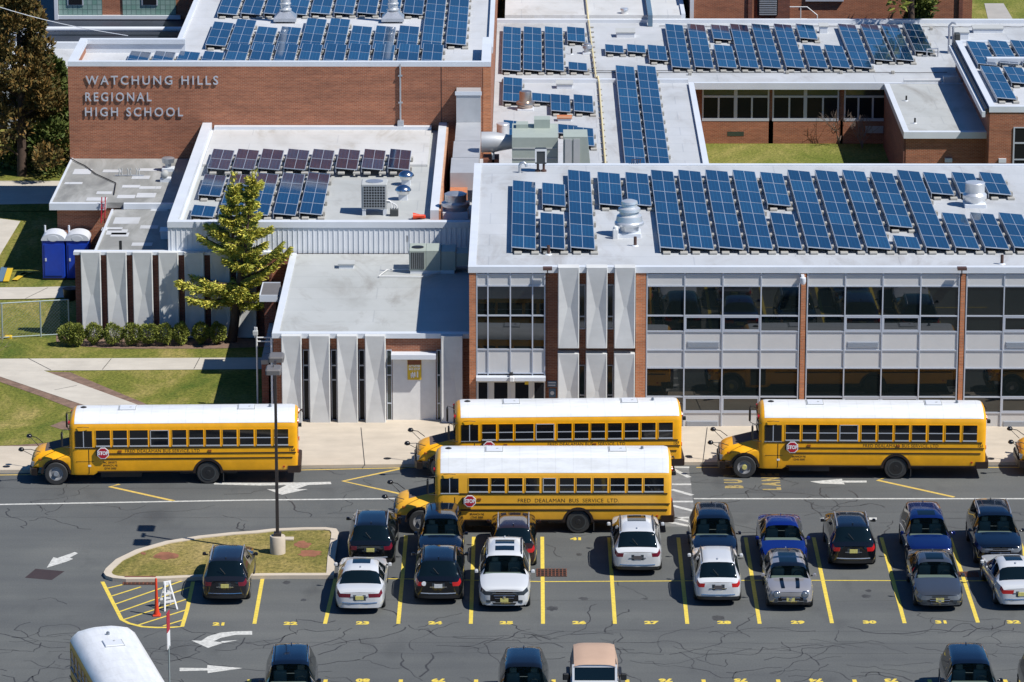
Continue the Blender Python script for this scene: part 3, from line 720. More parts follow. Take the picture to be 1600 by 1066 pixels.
# stepped stone coping beside the wing
ms = MB()
for k in range(11):
    y0 = YC+1.1+k*1.15; ms.box(C0x-.62, C0x-.28, y0, y0+1.1, 2.35+k*.02, 2.55+k*.02)
ms.build('wall_coping', 'concrete_grey', bldC)
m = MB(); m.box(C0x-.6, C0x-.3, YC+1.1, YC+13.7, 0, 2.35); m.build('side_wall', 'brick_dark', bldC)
m = MB(); m.box(C0x-.28, C0x-.07, YC+.4, YC+13.7, 0, .3); m.build('plinth', 'concrete_grey', bldC)

# ---- mid building G (raised roof with white ribbed siding)
YG = 197.5; ZG = ZY(346.5, YG); YF = (CAMH-ZG)/.2094
G0x = XY(263.5, 360, YG); G1x = XY(735, 380, YG)
bldG = thing('middle_block', 'white ribbed block with solar panels below the lettered brick wall', 'building', ((G0x+G1x)/2, YG, 0))
zgr = ZG-.45
xr1_ = XY(689, 300, 205); m = MB(); m.box(G0x, xr1_+.09, YG, YF-.01, 0, zgr); m.box(xr1_+.09, G1x, YG, YG+5.5, 0, zgr-.5); m.build('wall', 'brick', bldG)
m = MB()
m.box(G0x, G1x, YG-.06, YG-.002, ZC-.05, ZG-.28)
x = G0x+.12
while x < G1x-.1: m.box(x, x+.035, YG-.085, YG-.061, ZC-.05, ZG-.28); x += .24
m.box(G0x-.03, G0x-.001, YG-.06, YF-.3, 3.3, ZG-.28)
m.build('siding', 'siding', bldG)
m = MB(); m.box(G0x-.05, G1x, YG-.12, YG+.35, ZG-.28, ZG); m.build('coping', 'coping', bldG)
xr0, xr1 = XY(676, 300, 205), XY(689, 300, 205)
m = MB(); m.box(G0x-.06, G0x+.42, YG+.35, YF-.02, zgr, ZG); m.box(G0x+.42, G0x+.55, YG+.35, YF-.02, zgr, zgr+.12); m.build('parapet', 'coping', bldG)
m = MB(); m.box(xr0, xr1, YG+2.3, YF-.02, zgr, ZG+.02); m.build('parapet', 'coping', bldG)
m = MB(); m.box(xr1+.001, xr1+.10, YG+2.3, YF-.02, zgr-1.2, ZG-.02); m.build('parapet_side', 'brick_orange', bldG)
m = MB(); m.box(G0x+.42, xr0, YG+.35, YF-.02, zgr, zgr+.03); m.build('roof', 'membrane_warm', bldG)
yst = G(600, 262, zgr).y
m = MB(); m.box(G0x+.56, xr0-.4, yst, YF-.03, zgr+.035, zgr+.16); m.build('upper_roof', 'membrane_white', bldG)
m = MB(); m.box(G0x+.56, xr0-.4, YF-.45, YF-.03, zgr+.16, zgr+.32); m.build('flashing', 'coping', bldG)
m = MB(); m.box(xr1+.1, G1x, YG+.35, YG+5.6, zgr-.5, zgr-.02); m.build('low_roof', 'membrane_warm', bldG)

# ---- D: left classroom wing with folded panels
YD = 197.2; ZD = ZY(394, YD); zdr = 3.35
D0x = XY(118, 450, YD); D1x = XY(425, 450, YD); Dr0 = XY(139.5, 394, YD)
bldD = thing('classroom_wing', 'low classroom wing with folded concrete panels behind the round shrubs', 'building', ((D0x+D1x)/2, YD, 0))
YE = G(150, 326, 3.40).y
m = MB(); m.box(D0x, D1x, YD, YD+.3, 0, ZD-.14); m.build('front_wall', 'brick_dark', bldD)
m = MB(); m.box(D0x-.05, D1x, YD-.1, YD+.36, ZD-.14, ZD); m.build('coping', 'coping', bldD)
m = MB(); m.box(Dr0, G0x-.04, YD+.36, YF-.02, 0, zdr-.1); m.build('wall', 'brick', bldD)
m = MB(); m.box(Dr0, G0x-.04, YD+.36, YE-.0, zdr-.1, zdr); m.build('roof', 'patched_roof', bldD)
m = MB(); m.box(Dr0-.1, Dr0-.001, YD+.36, YE-.4, zdr-.25, zdr+.12); m.build('roof_edge', 'coping', bldD)
dx_ = lambda u: XY(u, 460, YD)
for k in range(7):
    u = 128.3+40.35*k
    folded_panel(dx_(u), dx_(u+30.8), .06, ZD+.03, YD-.34, bldD, back=.33)
# roof patches
mpz = MB(); rp = random.Random(3)
pp = [(176, 345, 20, 5), (165, 363, 16, 4), (158, 358, 16, 2.5), (190, 325, 15, 2), (235, 328, 13, 2), (205, 382, 16, 2.5), (218, 355, 14, 2.5), (172, 367, 14, 3)]
for u, v, du, dv in pp:
    P = px([(u, v+dv), (u+2*du, v+dv), (u+2*du, v-dv), (u, v-dv)], zdr); x0, x1 = P[0].x, P[1].x; mpz.box(x0, x1, P[0].y, P[2].y, zdr+.002, zdr+.012)
pt = mpz.build('roof_patch', 'membrane_bright', bldD)
# ---- E: step-up roof
ZE = 3.66; E0x = XY(78, 326, YE)
bldE = thing('brick_annex', 'low brick annex with a patched grey roof behind the blue portable toilets', 'building', (E0x+5, YE, 0))
Ew = XY(88, 330, YE)
m = MB(); m.box(Ew, Dr0-.01, YE+.35, YF-.03, 0, ZE-.32); m.build('wall', 'brick', bldE)
m = MB(); m.box(E0x+.08, G0x-.08, YE+.3, YF-.03, ZE-.3, ZE-.02); m.build('roof', 'patched_roof', bldE)
m = MB(); m.box(E0x-.03, XY(165, 320, YE), YE-.03, YE+.3, ZE-.34, ZE); m.box(XY(193, 320, YE), G0x-.08, YE+.0, YE+.3, zdr+.01, ZE-.02); m.box(E0x-.03, E0x+.08, YE+.3, YF-.03, ZE-.3, ZE+.02); m.build('fascia', 'coping', bldE)
mpz = MB()
for u, v, du, dv in ((113, 268, 14, 4), (100, 286, 14, 1.5), (160, 267, 15, 2), (190, 291, 14, 2), (205, 277, 14, 2.5), (217, 293, 17, 2), (212, 305, 15, 3.5), (182, 307, 14, 2.5), (134, 311, 16, 2.5), (150, 301, 12, 2), (215, 265, 15, 2)):
    P = px([(u, v+dv), (u+2*du, v+dv), (u+2*du, v-dv), (u, v-dv)], ZE); mpz.box(P[0].x, min(P[1].x, G0x-.6), P[0].y, P[2].y, ZE-.016, ZE-.004)
mpz.build('roof_patch', 'membrane_bright', bldE)

# ---- F: tall lettered brick block
ZF = ZY(97, YF); F0x = XY(107, 150, YF); F1x = XY(767, 150, YF)
yF2 = G(127, 59.5, ZF).y; xF2 = G(271, 59.5, ZF).x; xF3 = G(290, 59.5, ZF).x
bldF = thing('auditorium_block', 'tall brick block with metal school lettering on its wall', 'building', ((F0x+F1x)/2, YF, 0))
m = MB(); m.box(F0x, F1x, YF, yF2, 0, ZF-.9); m.box(F0x, F1x, YF, YF+.3, ZF-.9, ZF-.25); m.box(F0x, F0x+.3, YF+.3, yF2, ZF-.9, ZF-.25); m.box(F1x-.3, F1x, YF+.3, yF2, ZF-.9, ZF-.25); m.box(F0x+.3, xF3, yF2-.3, yF2, ZF-.9, ZF-.25, 'coping'); m.box(xF2, F1x, yF2+.001, 330, 0, ZF-.9); m.build('wall', 'brick', bldF)
zfr = ZF-.85
m = MB(); m.box(F0x+.35, F1x-.35, YF+.35, yF2-.35, zfr+.6, zfr+.62) if False else None
# roof deck sits lower than the front parapet
m = MB(); m.box(F0x, F1x, YF, YF+.35, ZF-.25, ZF); m.box(F0x, F0x+.4, YF+.35, yF2, ZF-.25, ZF); m.box(F0x+.4, xF3, yF2-.4, yF2, ZF-.25, ZF)
m.box(XY(752, 97, YF), F1x, YF+.35, G(752, 58, ZF).y, ZF-.25, ZF); m.build('parapet', 'coping', bldF)
m = MB(); m.box(F0x+.3, F1x-.3, YF+.3, yF2-.3, ZF-.9, ZF-.75); m.box(xF3, F1x-.3, yF2-.3, yF2+.001, ZF-.9, ZF-.75); m.box(xF2+.1, F1x-.01, yF2+.001, 330, ZF-.9, ZF-.75); m.build('roof', 'membrane_bright', bldF)
m = MB(); m.box(xF2-.05, xF2+.2, yF2+.02, 330, ZF-.9, ZF-.6); m.box(F1x-.2, F1x+.05, G(752, 58, ZF).y+.02, 330, ZF-.9, ZF-.55); m.build('roof_edge', 'coping', bldF)
m = MB(); m.box(XY(755, 200, YF), F1x+.002, YF-.02, YF-.001, 3.7, ZF-.3); m.build('brick_corner', 'brick_orange', bldF)
for s, u0, u1, v in (('WATCHUNG HILLS', 134, 341, 126.5), ('REGIONAL', 133.5, 237, 152.5), ('HIGH SCHOOL', 133, 286, 176)):
    x0, x1, z = XY(u0, v, YF), XY(u1, v, YF), ZY(v, YF)
    o = text(s, .66, 'lettering', 'letter_metal', bldF, (0, 0, 0), (math.pi/2, 0, 0), ext=.018, off=.006, space=1.35)
    xs = [q.co.x for q in o.data.vertices]; s_ = (x1-x0)/(max(xs)-min(xs)); mn = min(xs)
    for q in o.data.vertices: q.co.x = (q.co.x-mn)*s_+x0-bldF.location.x; q.co.y += -.06; q.co.z += z
# conduit up the wall, control joint, duct
t = thing('conduit', 'thin grey conduit running up the lettered brick wall', 'pipe', (XY(625, 150, YF), YF-.1, zgr))
m = MB(); xx = XY(625.5, 150, YF); m.tube([(xx, YF-.08, zgr+.3), (xx, YF-.08, ZF-.1)], .05); 
for v in (118, 160, 197): m.box(xx-.1, xx+.12, YF-.14, YF-.02, ZY(v, YF)-.04, ZY(v, YF)+.04)
m.cbox(xx-.15, xx+.18, YF-.35, YF-.0, zgr+.33, zgr+.62, .02); m.build('pipe', 'galvanised', t)
m = MB(); xx = XY(689.5, 150, YF); m.box(xx-.02, xx+.02, YF-.006, YF-.001, ZG, ZF-.26); m.build('joint', 'black', bldF)

# ---- H / I: low flat roofs behind, with the courtyard
ZI = 3.65; YI = 241.0; YIb = G(1300, 34.5, ZI).y
xH0 = F1x+.02; xH1 = G(1080, 120, ZI).x
bldH = thing('rear_wing', 'low flat-roofed wing behind the glazed wing, crossed by a yellowish conduit', 'building', ((xH0+xH1)/2, 222, 0))
m = MB(); m.box(XY(689,300,205)+.25, xH1, YBb+.05, YF-.02, 0, ZI-.2); m.box(xH0, xH1, YF-.02, YI+.2, 0, ZI-.2); m.build('wall', 'brick', bldH)
xw = G(700, 300, ZI).x
m = MB(); m.box(XY(689,300,205)+.25, xH1-.25, YBb+.06, YF-.02, ZI-.2, ZI); m.box(xH0, xH1-.25, YF-.02, YI+.2, ZI-.2, ZI); m.build('roof', 'membrane', bldH)
m = MB(); m.box(xH1-.25, xH1+.06, YBb+.06, YI-.9, ZI-.2, ZI+.15); m.build('coping', 'coping', bldH)
m = MB(); m.box(xH0+.4, xH1-.25, YI-.5, YI-.2, ZI, ZI+.22); m.build('roof_curb', 'coping', bldH)
m = MB(); m.box(G(715, 300, ZI).x, G(733, 300, ZI).x, YG+6.2, YBb+2, 0, 4.4) ; m.build('brick_stub', 'brick_orange', bldH)
I0x, I1x = xH0, G(1700, 100, ZI).x
bldI = thing('courtyard_wing', 'long low wing with a ribbon of dark windows facing the small courtyard', 'building', ((I0x+I1x)/2, YI, 0))
m = MB(); m.box(I0x, I1x, YI+.25, YIb, 0, ZI-.3); m.build('wall', 'brick', bldI)
m = MB(); m.box(I0x+.0, I1x, YI-.19, YIb, ZI-.26, ZI-.02); m.build('roof', 'membrane', bldI)
m = MB(); m.box(xH1+.1, I1x, YI-.5, YI-.2, ZI-.36, ZI+.02); m.box(I0x, I1x, YIb-.4, YIb+.05, ZI-.02, ZI+.2); m.build('coping', 'coping', bldI)
ix = lambda u: XY(u, 170, YI); iz = lambda v: ZY(v, YI)
for (u0, u1, mull) in ((1097, 1202, (1123, 1149.5, 1175)), (1207, 1311, (1233.5, 1258.5, 1286)), (1319, 1388, (1341.5, 1364))):
    m = MB(); y = YI+.2; x0, x1 = ix(u0), ix(u1); zt, zb = ZI-.4, iz(189.5); f = .09
    m.box(x0, x1, y-.12, y+.04, zb, zb+.16); m.box(x0, x1, y-.08, y+.04, zt-.1, zt); m.box(x0, x0+f, y-.08, y+.04, zb+.16, zt-.1); m.box(x1-f, x1, y-.08, y+.04, zb+.16, zt-.1)
    zm = iz(151.5); m.box(x0+f, x1-f, y-.07, y+.04, zm-.06, zm+.06)
    for k, u in enumerate(mull):
        xx = ix(u); ff = .05 if k != 1 or len(mull) < 3 else .1; m.box(xx-ff, xx+ff, y-.08, y+.04, zb+.16, zm-.06)
        if ff > .05: m.box(xx-ff, xx+ff, y-.08, y+.04, zm+.06, zt-.1)
    o = m.build('window', 'frame', bldI)
    m = MB(); m.box(x0+f, x1-f, y, y+.03, zb+.1, zm-.02); m.build('pane', 'glass_old', o)
    m = MB(); m.box(x0+f, x1-f, y, y+.03, zm+.02, zt-.02); m.build('upper_pane', 'glass_shade', o)
    m = MB(); m.box(x0-.2, x1+.25, y-.1, y+.06, 0, zb-.001); m.build('brick_apron', 'brick', bldI)
m = MB(); m.box(ix(1137), ix(1163), YI+.09, YI+.099, iz(213), iz(206)); m.build('vent_grille', 'glass_shade', bldI)
m = MB(); m.box(ix(1353), ix(1381), YI+.05, YI+.098, iz(208), iz(197)); m.build('wall_unit', 'louver', bldI)
# K: projecting block on the right
YK = G(1450, 206, ZI).y; K0x = G(1412, 206, ZI).x; K1x = G(1550, 206, ZI).x
bldK = thing('projecting_block', 'small flat-roofed brick block jutting into the courtyard at right', 'building', ((K0x+K1x)/2, YK, 0))
m = MB(); m.box(K0x+.15, K1x-.02, YK+.12, YI-.55, 0, ZI-.3); m.build('wall', 'brick', bldK)
m = MB(); m.box(K0x+.3, K1x-.02, YK+.3, YI-.52, ZI-.3, ZI-.03); m.build('roof', 'membrane_warm', bldK)
m = MB(); m.box(K0x, K1x-.02, YK-.1, YK+.3, ZI-.36, ZI); m.box(K0x, K0x+.3, YK+.3, YI-.52, ZI-.36, ZI); m.build('coping', 'coping', bldK)
m = MB(); m.box(K0x+.02, K0x+.149, YK+.15, YI-.55, 0, ZI-.37); m.build('shaded_side', 'brick_dark', bldK)  # thin sheet over the west face, its shade painted in as darker brick
m = MB(); p = WY(1482, 251, YK); m.box(p.x-.2, p.x+.2, YK-.05, YK+.11, p.z-.1, p.z+.12); m.build('wall_light', 'potty_white', bldK)
# L: taller block at the far right
ZL = 5.3; YL = G(1560, 167, ZL).y; L0x = G(1551, 175, ZL).x; yL2 = G(1530, 95, ZL).y; yL3 = G(1490, 64, ZL).y
bldL = thing('corner_block', 'taller brick block with solar panels at the right edge', 'building', (L0x+8, YL, 0))
m = MB(); m.box(L0x, L0x+24, YL, yL3, 0, ZL-.3); m.build('wall', 'brick', bldL)
m = MB(); m.box(L0x+.3, L0x+24, YL+.3, yL3-.3, ZL-.3, ZL-.1); m.build('roof', 'membrane_bright', bldL)
m = MB(); coping_ring(m, L0x, L0x+24, YL, yL3, ZL, .3, .3); m.box(L0x-.42, L0x-.25, YL-.1, yL3, ZL-.55, ZL-.25); m.build('coping', 'coping', bldL)
m = MB(); m.box(G(1548, 112, ZL).x, L0x+24, G(1550, 101, ZL).y, G(1550, 101, ZL).y+.5, ZL-.1, ZL+.35); m.build('roof_curb', 'coping', bldL)
m = MB(); m.box(L0x-.25, L0x-.12, YL, yL3, ZL-.4, ZL-.1); m.build('gutter', 'black', bldL)
lx = lambda u: XY(u, 220, YL); lz = lambda v: ZY(v, YL)
m = MB(); x0 = lx(1583); m.box(x0, x0+.08, YL-.05, YL-.002, lz(290), lz(198)); m.box(x0+.08, x0+3, YL-.05, YL-.002, lz(224), lz(221.5)); m.box(x0+.08, x0+3, YL-.05, YL-.002, lz(249.5), lz(247.5)); m.box(x0+.08, x0+3, YL-.05, YL-.002, lz(199.5), lz(198)); o = m.build('window', 'frame', bldL)
m = MB(); m.box(x0+.08, x0+3, YL-.02, YL-.003, lz(290), lz(200)); m.build('pane', 'glass_old', o)
m = MB(); p = WY(1566, 251, YL); m.box(p.x-.2, p.x+.2, YL-.14, YL-.001, p.z-.1, p.z+.12); m.build('wall_light', 'potty_white', bldL)

# ---- J: roof beyond, top centre
J0x, J1x = F1x+.5, G(1068, 15, ZI+.4).x
bldJ = thing('rear_hall', 'pale flat roof at the top centre of the picture', 'building', ((J0x+J1x)/2, YIb, 0))
m = MB(); m.box(J0x, J1x, YIb+.06, YIb+40, 0, ZI+.2); m.build('wall', 'brick', bldJ)
m = MB(); m.box(J0x, J1x-.2, YIb+.06, YIb+40, ZI+.2, ZI+.4); m.build('roof', 'membrane_white', bldJ)
m = MB(); m.box(J1x-.2, J1x+.05, YIb+.06, YIb+40, ZI+.1, ZI+.5); m.build('coping', 'coping', bldJ)
# ---- Q: brick building along the top right
YQ = YIb+3.2; qx = lambda u: XY(u, 15, YQ)
bldQ = thing('gymnasium', 'brick building along the top edge at right, partly shaded by a tree', 'building', (qx(1300), YQ, 0))
m = MB(); m.box(qx(1078), qx(1178), YQ, YQ+25, 0, 5.2); m.build('wall', 'brick', bldQ)
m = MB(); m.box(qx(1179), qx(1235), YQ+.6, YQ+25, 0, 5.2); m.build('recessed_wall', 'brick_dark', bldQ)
m = MB(); m.box(qx(1236), qx(1522), YQ+1.2, YQ+25, 0, 5.2); m.build('wall', 'brick', bldQ)
zq = lambda v: ZY(v, YQ)
m = MB(); m.box(qx(1184), qx(1216), YQ+.45, YQ+.59, zq(26), 5.1, 'black')
for k in range(11): z = zq(25)+k*.115; m.box(qx(1187), qx(1214), YQ+.36, YQ+.449, z, z+.05, 'louver')
m.build('louver', 'louver', bldQ)
m = MB(); m.box(qx(1262), qx(1318), YQ+1.05, YQ+1.19, zq(4), zq(-20), 'glass_old'); m.box(qx(1260), qx(1320), YQ+1.0, YQ+1.19, zq(6.5), zq(4.2)); m.build('window', 'frame', bldQ)
for u in (1081, 1172, 1504):
    m = MB(); m.box(qx(u)-.12, qx(u)+.12, YQ-.12 if u < 1200 else YQ+1.05, YQ-.003 if u < 1200 else YQ+1.198, 0, 5.2); m.build('downpipe', 'potty_white' if u == 1081 else 'brick_dark', bldQ)
# railing
t = thing('stair_railing', 'white stair railing by the shaded brick wall at the top', 'railing', (qx(1250), YQ-.8, 0))
m = MB(); a, b, c = WY(1234, 11, YQ-.8), WY(1261, 11, YQ-.8), WY(1277, 24, YQ-.8)
for dz in (0, -.75): m.tube([a+Vector((0, 0, dz)), b+Vector((0, 0, dz)), c+Vector((0, 0, dz))], .035, 6)
m.tube([c, (c.x, c.y, c.z-1.6)], .035, 6); m.tube([WY(1251, 11, YQ-.8), WY(1251, 40, YQ-.8)], .03, 6); m.build('rail', 'white_paint', t)
# ---- N: dark roofed wing top left, M: glass block clerestory
YN = 244.7; N1x = XY(111, 110, YN)
bldN = thing('library_wing', 'single-storey wing with a dark roof and window wall behind the brown cedar', 'building', (N1x-12, YN, 0))
n2 = F0x+8; yNd = G(100, 62, ZI).y
m = MB(); m.box(-60, xF2-.05, yF2+3.1 if yF2+3.1 > YN+.3 else YN+.3, 330, 0, ZI-.3); m.build('wall', 'brick_dark', bldN)
m = MB(); m.box(-60, F0x+9, YN, G(100, 76, ZI).y, ZI-.3, ZI-.02); m.build('front_roof', 'membrane_bright', bldN)
m = MB(); m.box(-60, F0x+9, YN-.15, YN-.001, ZI-.4, ZI+.05); m.box(-60, F0x+9, G(100, 76, ZI).y, G(100, 76, ZI).y+.4, ZI-.3, ZI+.35)
m.box(XY(88, 60, 262)-.3, XY(88, 60, 262), G(100, 76, ZI).y+.4, G(100, 58, ZI).y, ZI, ZI+.35); m.box(-60, XY(88, 60, 262), G(100, 58, ZI).y, G(100, 58, ZI).y+.4, ZI, ZI+.6); m.build('fascia', 'coping', bldN)
m = MB(); m.box(-60, xF2-.06, G(100, 76, ZI).y+.4, 330, ZI-.3, ZI-.04); m.build('dark_roof', 'membrane_dark', bldN)
m = MB(); yp = G(100, 47, ZI+.3).y; m.tube([(-60, yp, ZI+.35), (xF2-.2, yp, ZI+.35)], .16, 8); m.build('roof_pipe', 'coping', bldN, smooth=50)
nx = lambda u: XY(u, 150, YN); nz = lambda v: ZY(v, YN)
m = MB()
for u in (-60, -10, 12, 50, 88): m.box(nx(u)-.09, nx(u)+.09, YN+.12, YN+.28, 0, ZI-.42)
for v in (146, 190, 170): m.box(-50, N1x, YN+.14, YN+.27, nz(v)-.06, nz(v)+.06)
o = m.build('window_wall', 'frame', bldN)
m = MB(); m.box(-50, N1x, YN+.2, YN+.24, .1, ZI-.42); m.build('pane', 'glass_old', o)
YM = G(180, 30, ZI).y; mx_ = lambda u: XY(u, 15, YM)
bldM = thing('glass_block_building', 'brick upper storey with green glass block windows at the top left', 'building', (mx_(190), YM, ZI))
m = MB(); m.box(mx_(92), mx_(300), YM, YM+30, ZI+.0, ZI+7); m.build('wall', 'brick', bldM)
zm = lambda v: ZY(v, YM)
m = MB(); m.box(mx_(92)-.1, mx_(282), YM-.25, YM-.002, ZI+.03, zm(24)); m.build('sill', 'coping', bldM)
m = MB(); m.box(mx_(92)-.25, mx_(92)-.03, YM-.3, YM+30, ZI+.0, ZI+7.1); m.build('edge_trim', 'coping', bldM)
for a, b, wa, wb in ((92, 160, 108, 129), (192, 275, 224, 245)):
    m = MB(); m.box(mx_(a), mx_(b), YM-.08, YM-.003, zm(24), ZI+6.5); o = m.build('glass_block_window', 'glass_block', bldM)
    m = MB(); m.box(mx_(wa)-.08, mx_(wb)+.08, YM-.14, YM-.081, zm(8.5), zm(8.5)+1.6); s = m.build('sash', 'frame', bldM)
    m = MB(); m.box(mx_(wa), mx_(wb), YM-.16, YM-.141, zm(7.5), zm(8.5)+1.5); m.build('pane', 'glass_old', bldM)
# ================================================================ VEHICLES
def pchip(tab):
    xs = [a for a, _ in tab]; ys = [b for _, b in tab]; n = len(xs)
    h = [xs[i+1]-xs[i] for i in range(n-1)]; d = [(ys[i+1]-ys[i])/h[i] for i in range(n-1)]
    m = [d[0]]+[0 if d[i-1]*d[i] <= 0 else 2*d[i-1]*d[i]/(d[i-1]+d[i]) for i in range(1, n-1)]+[d[-1]]
    def f(x):
        x = min(max(x, xs[0]), xs[-1]); i = 0
        while i < n-2 and x > xs[i+1]: i += 1
        t = (x-xs[i])/h[i]
        return (2*t**3-3*t*t+1)*ys[i]+(t**3-2*t*t+t)*h[i]*m[i]+(-2*t**3+3*t*t)*ys[i+1]+(t**3-t*t)*h[i]*m[i+1]
    return f
KINDS = {
 'suv': dict(L=4.70, W=1.90, wr=.585, cowl=.27, wtop=.42, rtop=.885, rbot=.962, wf=.185, wb=.79, R=.36,
   zt=[(0,.90),(.012,.97),(.05,1.01),(.13,1.06),(.24,1.11),(.27,1.13),(.36,1.42),(.42,1.60),(.48,1.67),(.62,1.70),(.80,1.68),(.885,1.63),(.93,1.34),(.962,1.12),(.98,1.07),(1,.98)],
   zs=[(0,.84),(.012,.90),(.05,.94),(.13,.98),(.24,1.02),(.5,1.03),(.8,1.06),(.962,1.06),(.98,1.02),(1,.94)]),
 'sedan': dict(L=4.90, W=1.88, wr=.555, cowl=.29, wtop=.43, rtop=.735, rbot=.865, wf=.19, wb=.79, R=.34,
   zt=[(0,.70),(.012,.75),(.05,.80),(.15,.87),(.26,.93),(.29,.95),(.37,1.22),(.43,1.36),(.50,1.43),(.62,1.44),(.735,1.37),(.80,1.21),(.865,1.05),(.93,1.04),(.985,1.02),(1,.90)],
   zs=[(0,.66),(.012,.70),(.05,.75),(.15,.81),(.29,.88),(.5,.92),(.8,.97),(.93,.98),(.985,.97),(1,.86)]),
 'hatch': dict(L=4.20, W=1.80, wr=.60, cowl=.265, wtop=.36, rtop=.90, rbot=.965, wf=.18, wb=.80, R=.33,
   zt=[(0,.78),(.012,.86),(.05,.92),(.15,.97),(.24,1.00),(.265,1.02),(.31,1.22),(.36,1.36),(.44,1.43),(.6,1.44),(.82,1.42),(.90,1.37),(.94,1.18),(.965,1.02),(1,.90)],
   zs=[(0,.74),(.012,.80),(.05,.86),(.15,.91),(.265,.94),(.6,.96),(.965,.95),(1,.86)])}
WT = [(0,.76),(.012,.84),(.04,.92),(.10,.97),(.22,1.0),(.5,1.0),(.82,1.0),(.92,.965),(.97,.92),(.99,.88),(1,.82)]
def wheel(par, x, y, r, w_, mat_rim='galvanised', axis='x', name='wheel'):
    m = MB(); m.lathe([(r*.62, -w_/2), (r*.93, -w_/2), (r, -w_/2+.03), (r, w_/2-.03), (r*.93, w_/2), (r*.62, w_/2), (r*.60, w_/2-.04), (r*.60, -w_/2+.04), (r*.62, -w_/2)], 22, (x, y, r), axis, cap=False)
    t = m.build(name, 'rubber', par, smooth=35, local=True)
    s = 1 if (x if axis == 'x' else y) > 0 else -1
    m = MB(); m.lathe([(r*.60, -s*w_*.3), (r*.62, s*w_*.42), (r*.50, s*w_*.36), (r*.45, s*w_*.20), (r*.18, s*w_*.28), (r*.10, s*w_*.42), (0, s*w_*.42)], 16, (x, y, r), axis)
    m.build('rim', mat_rim, t, smooth=35, local=True); return t
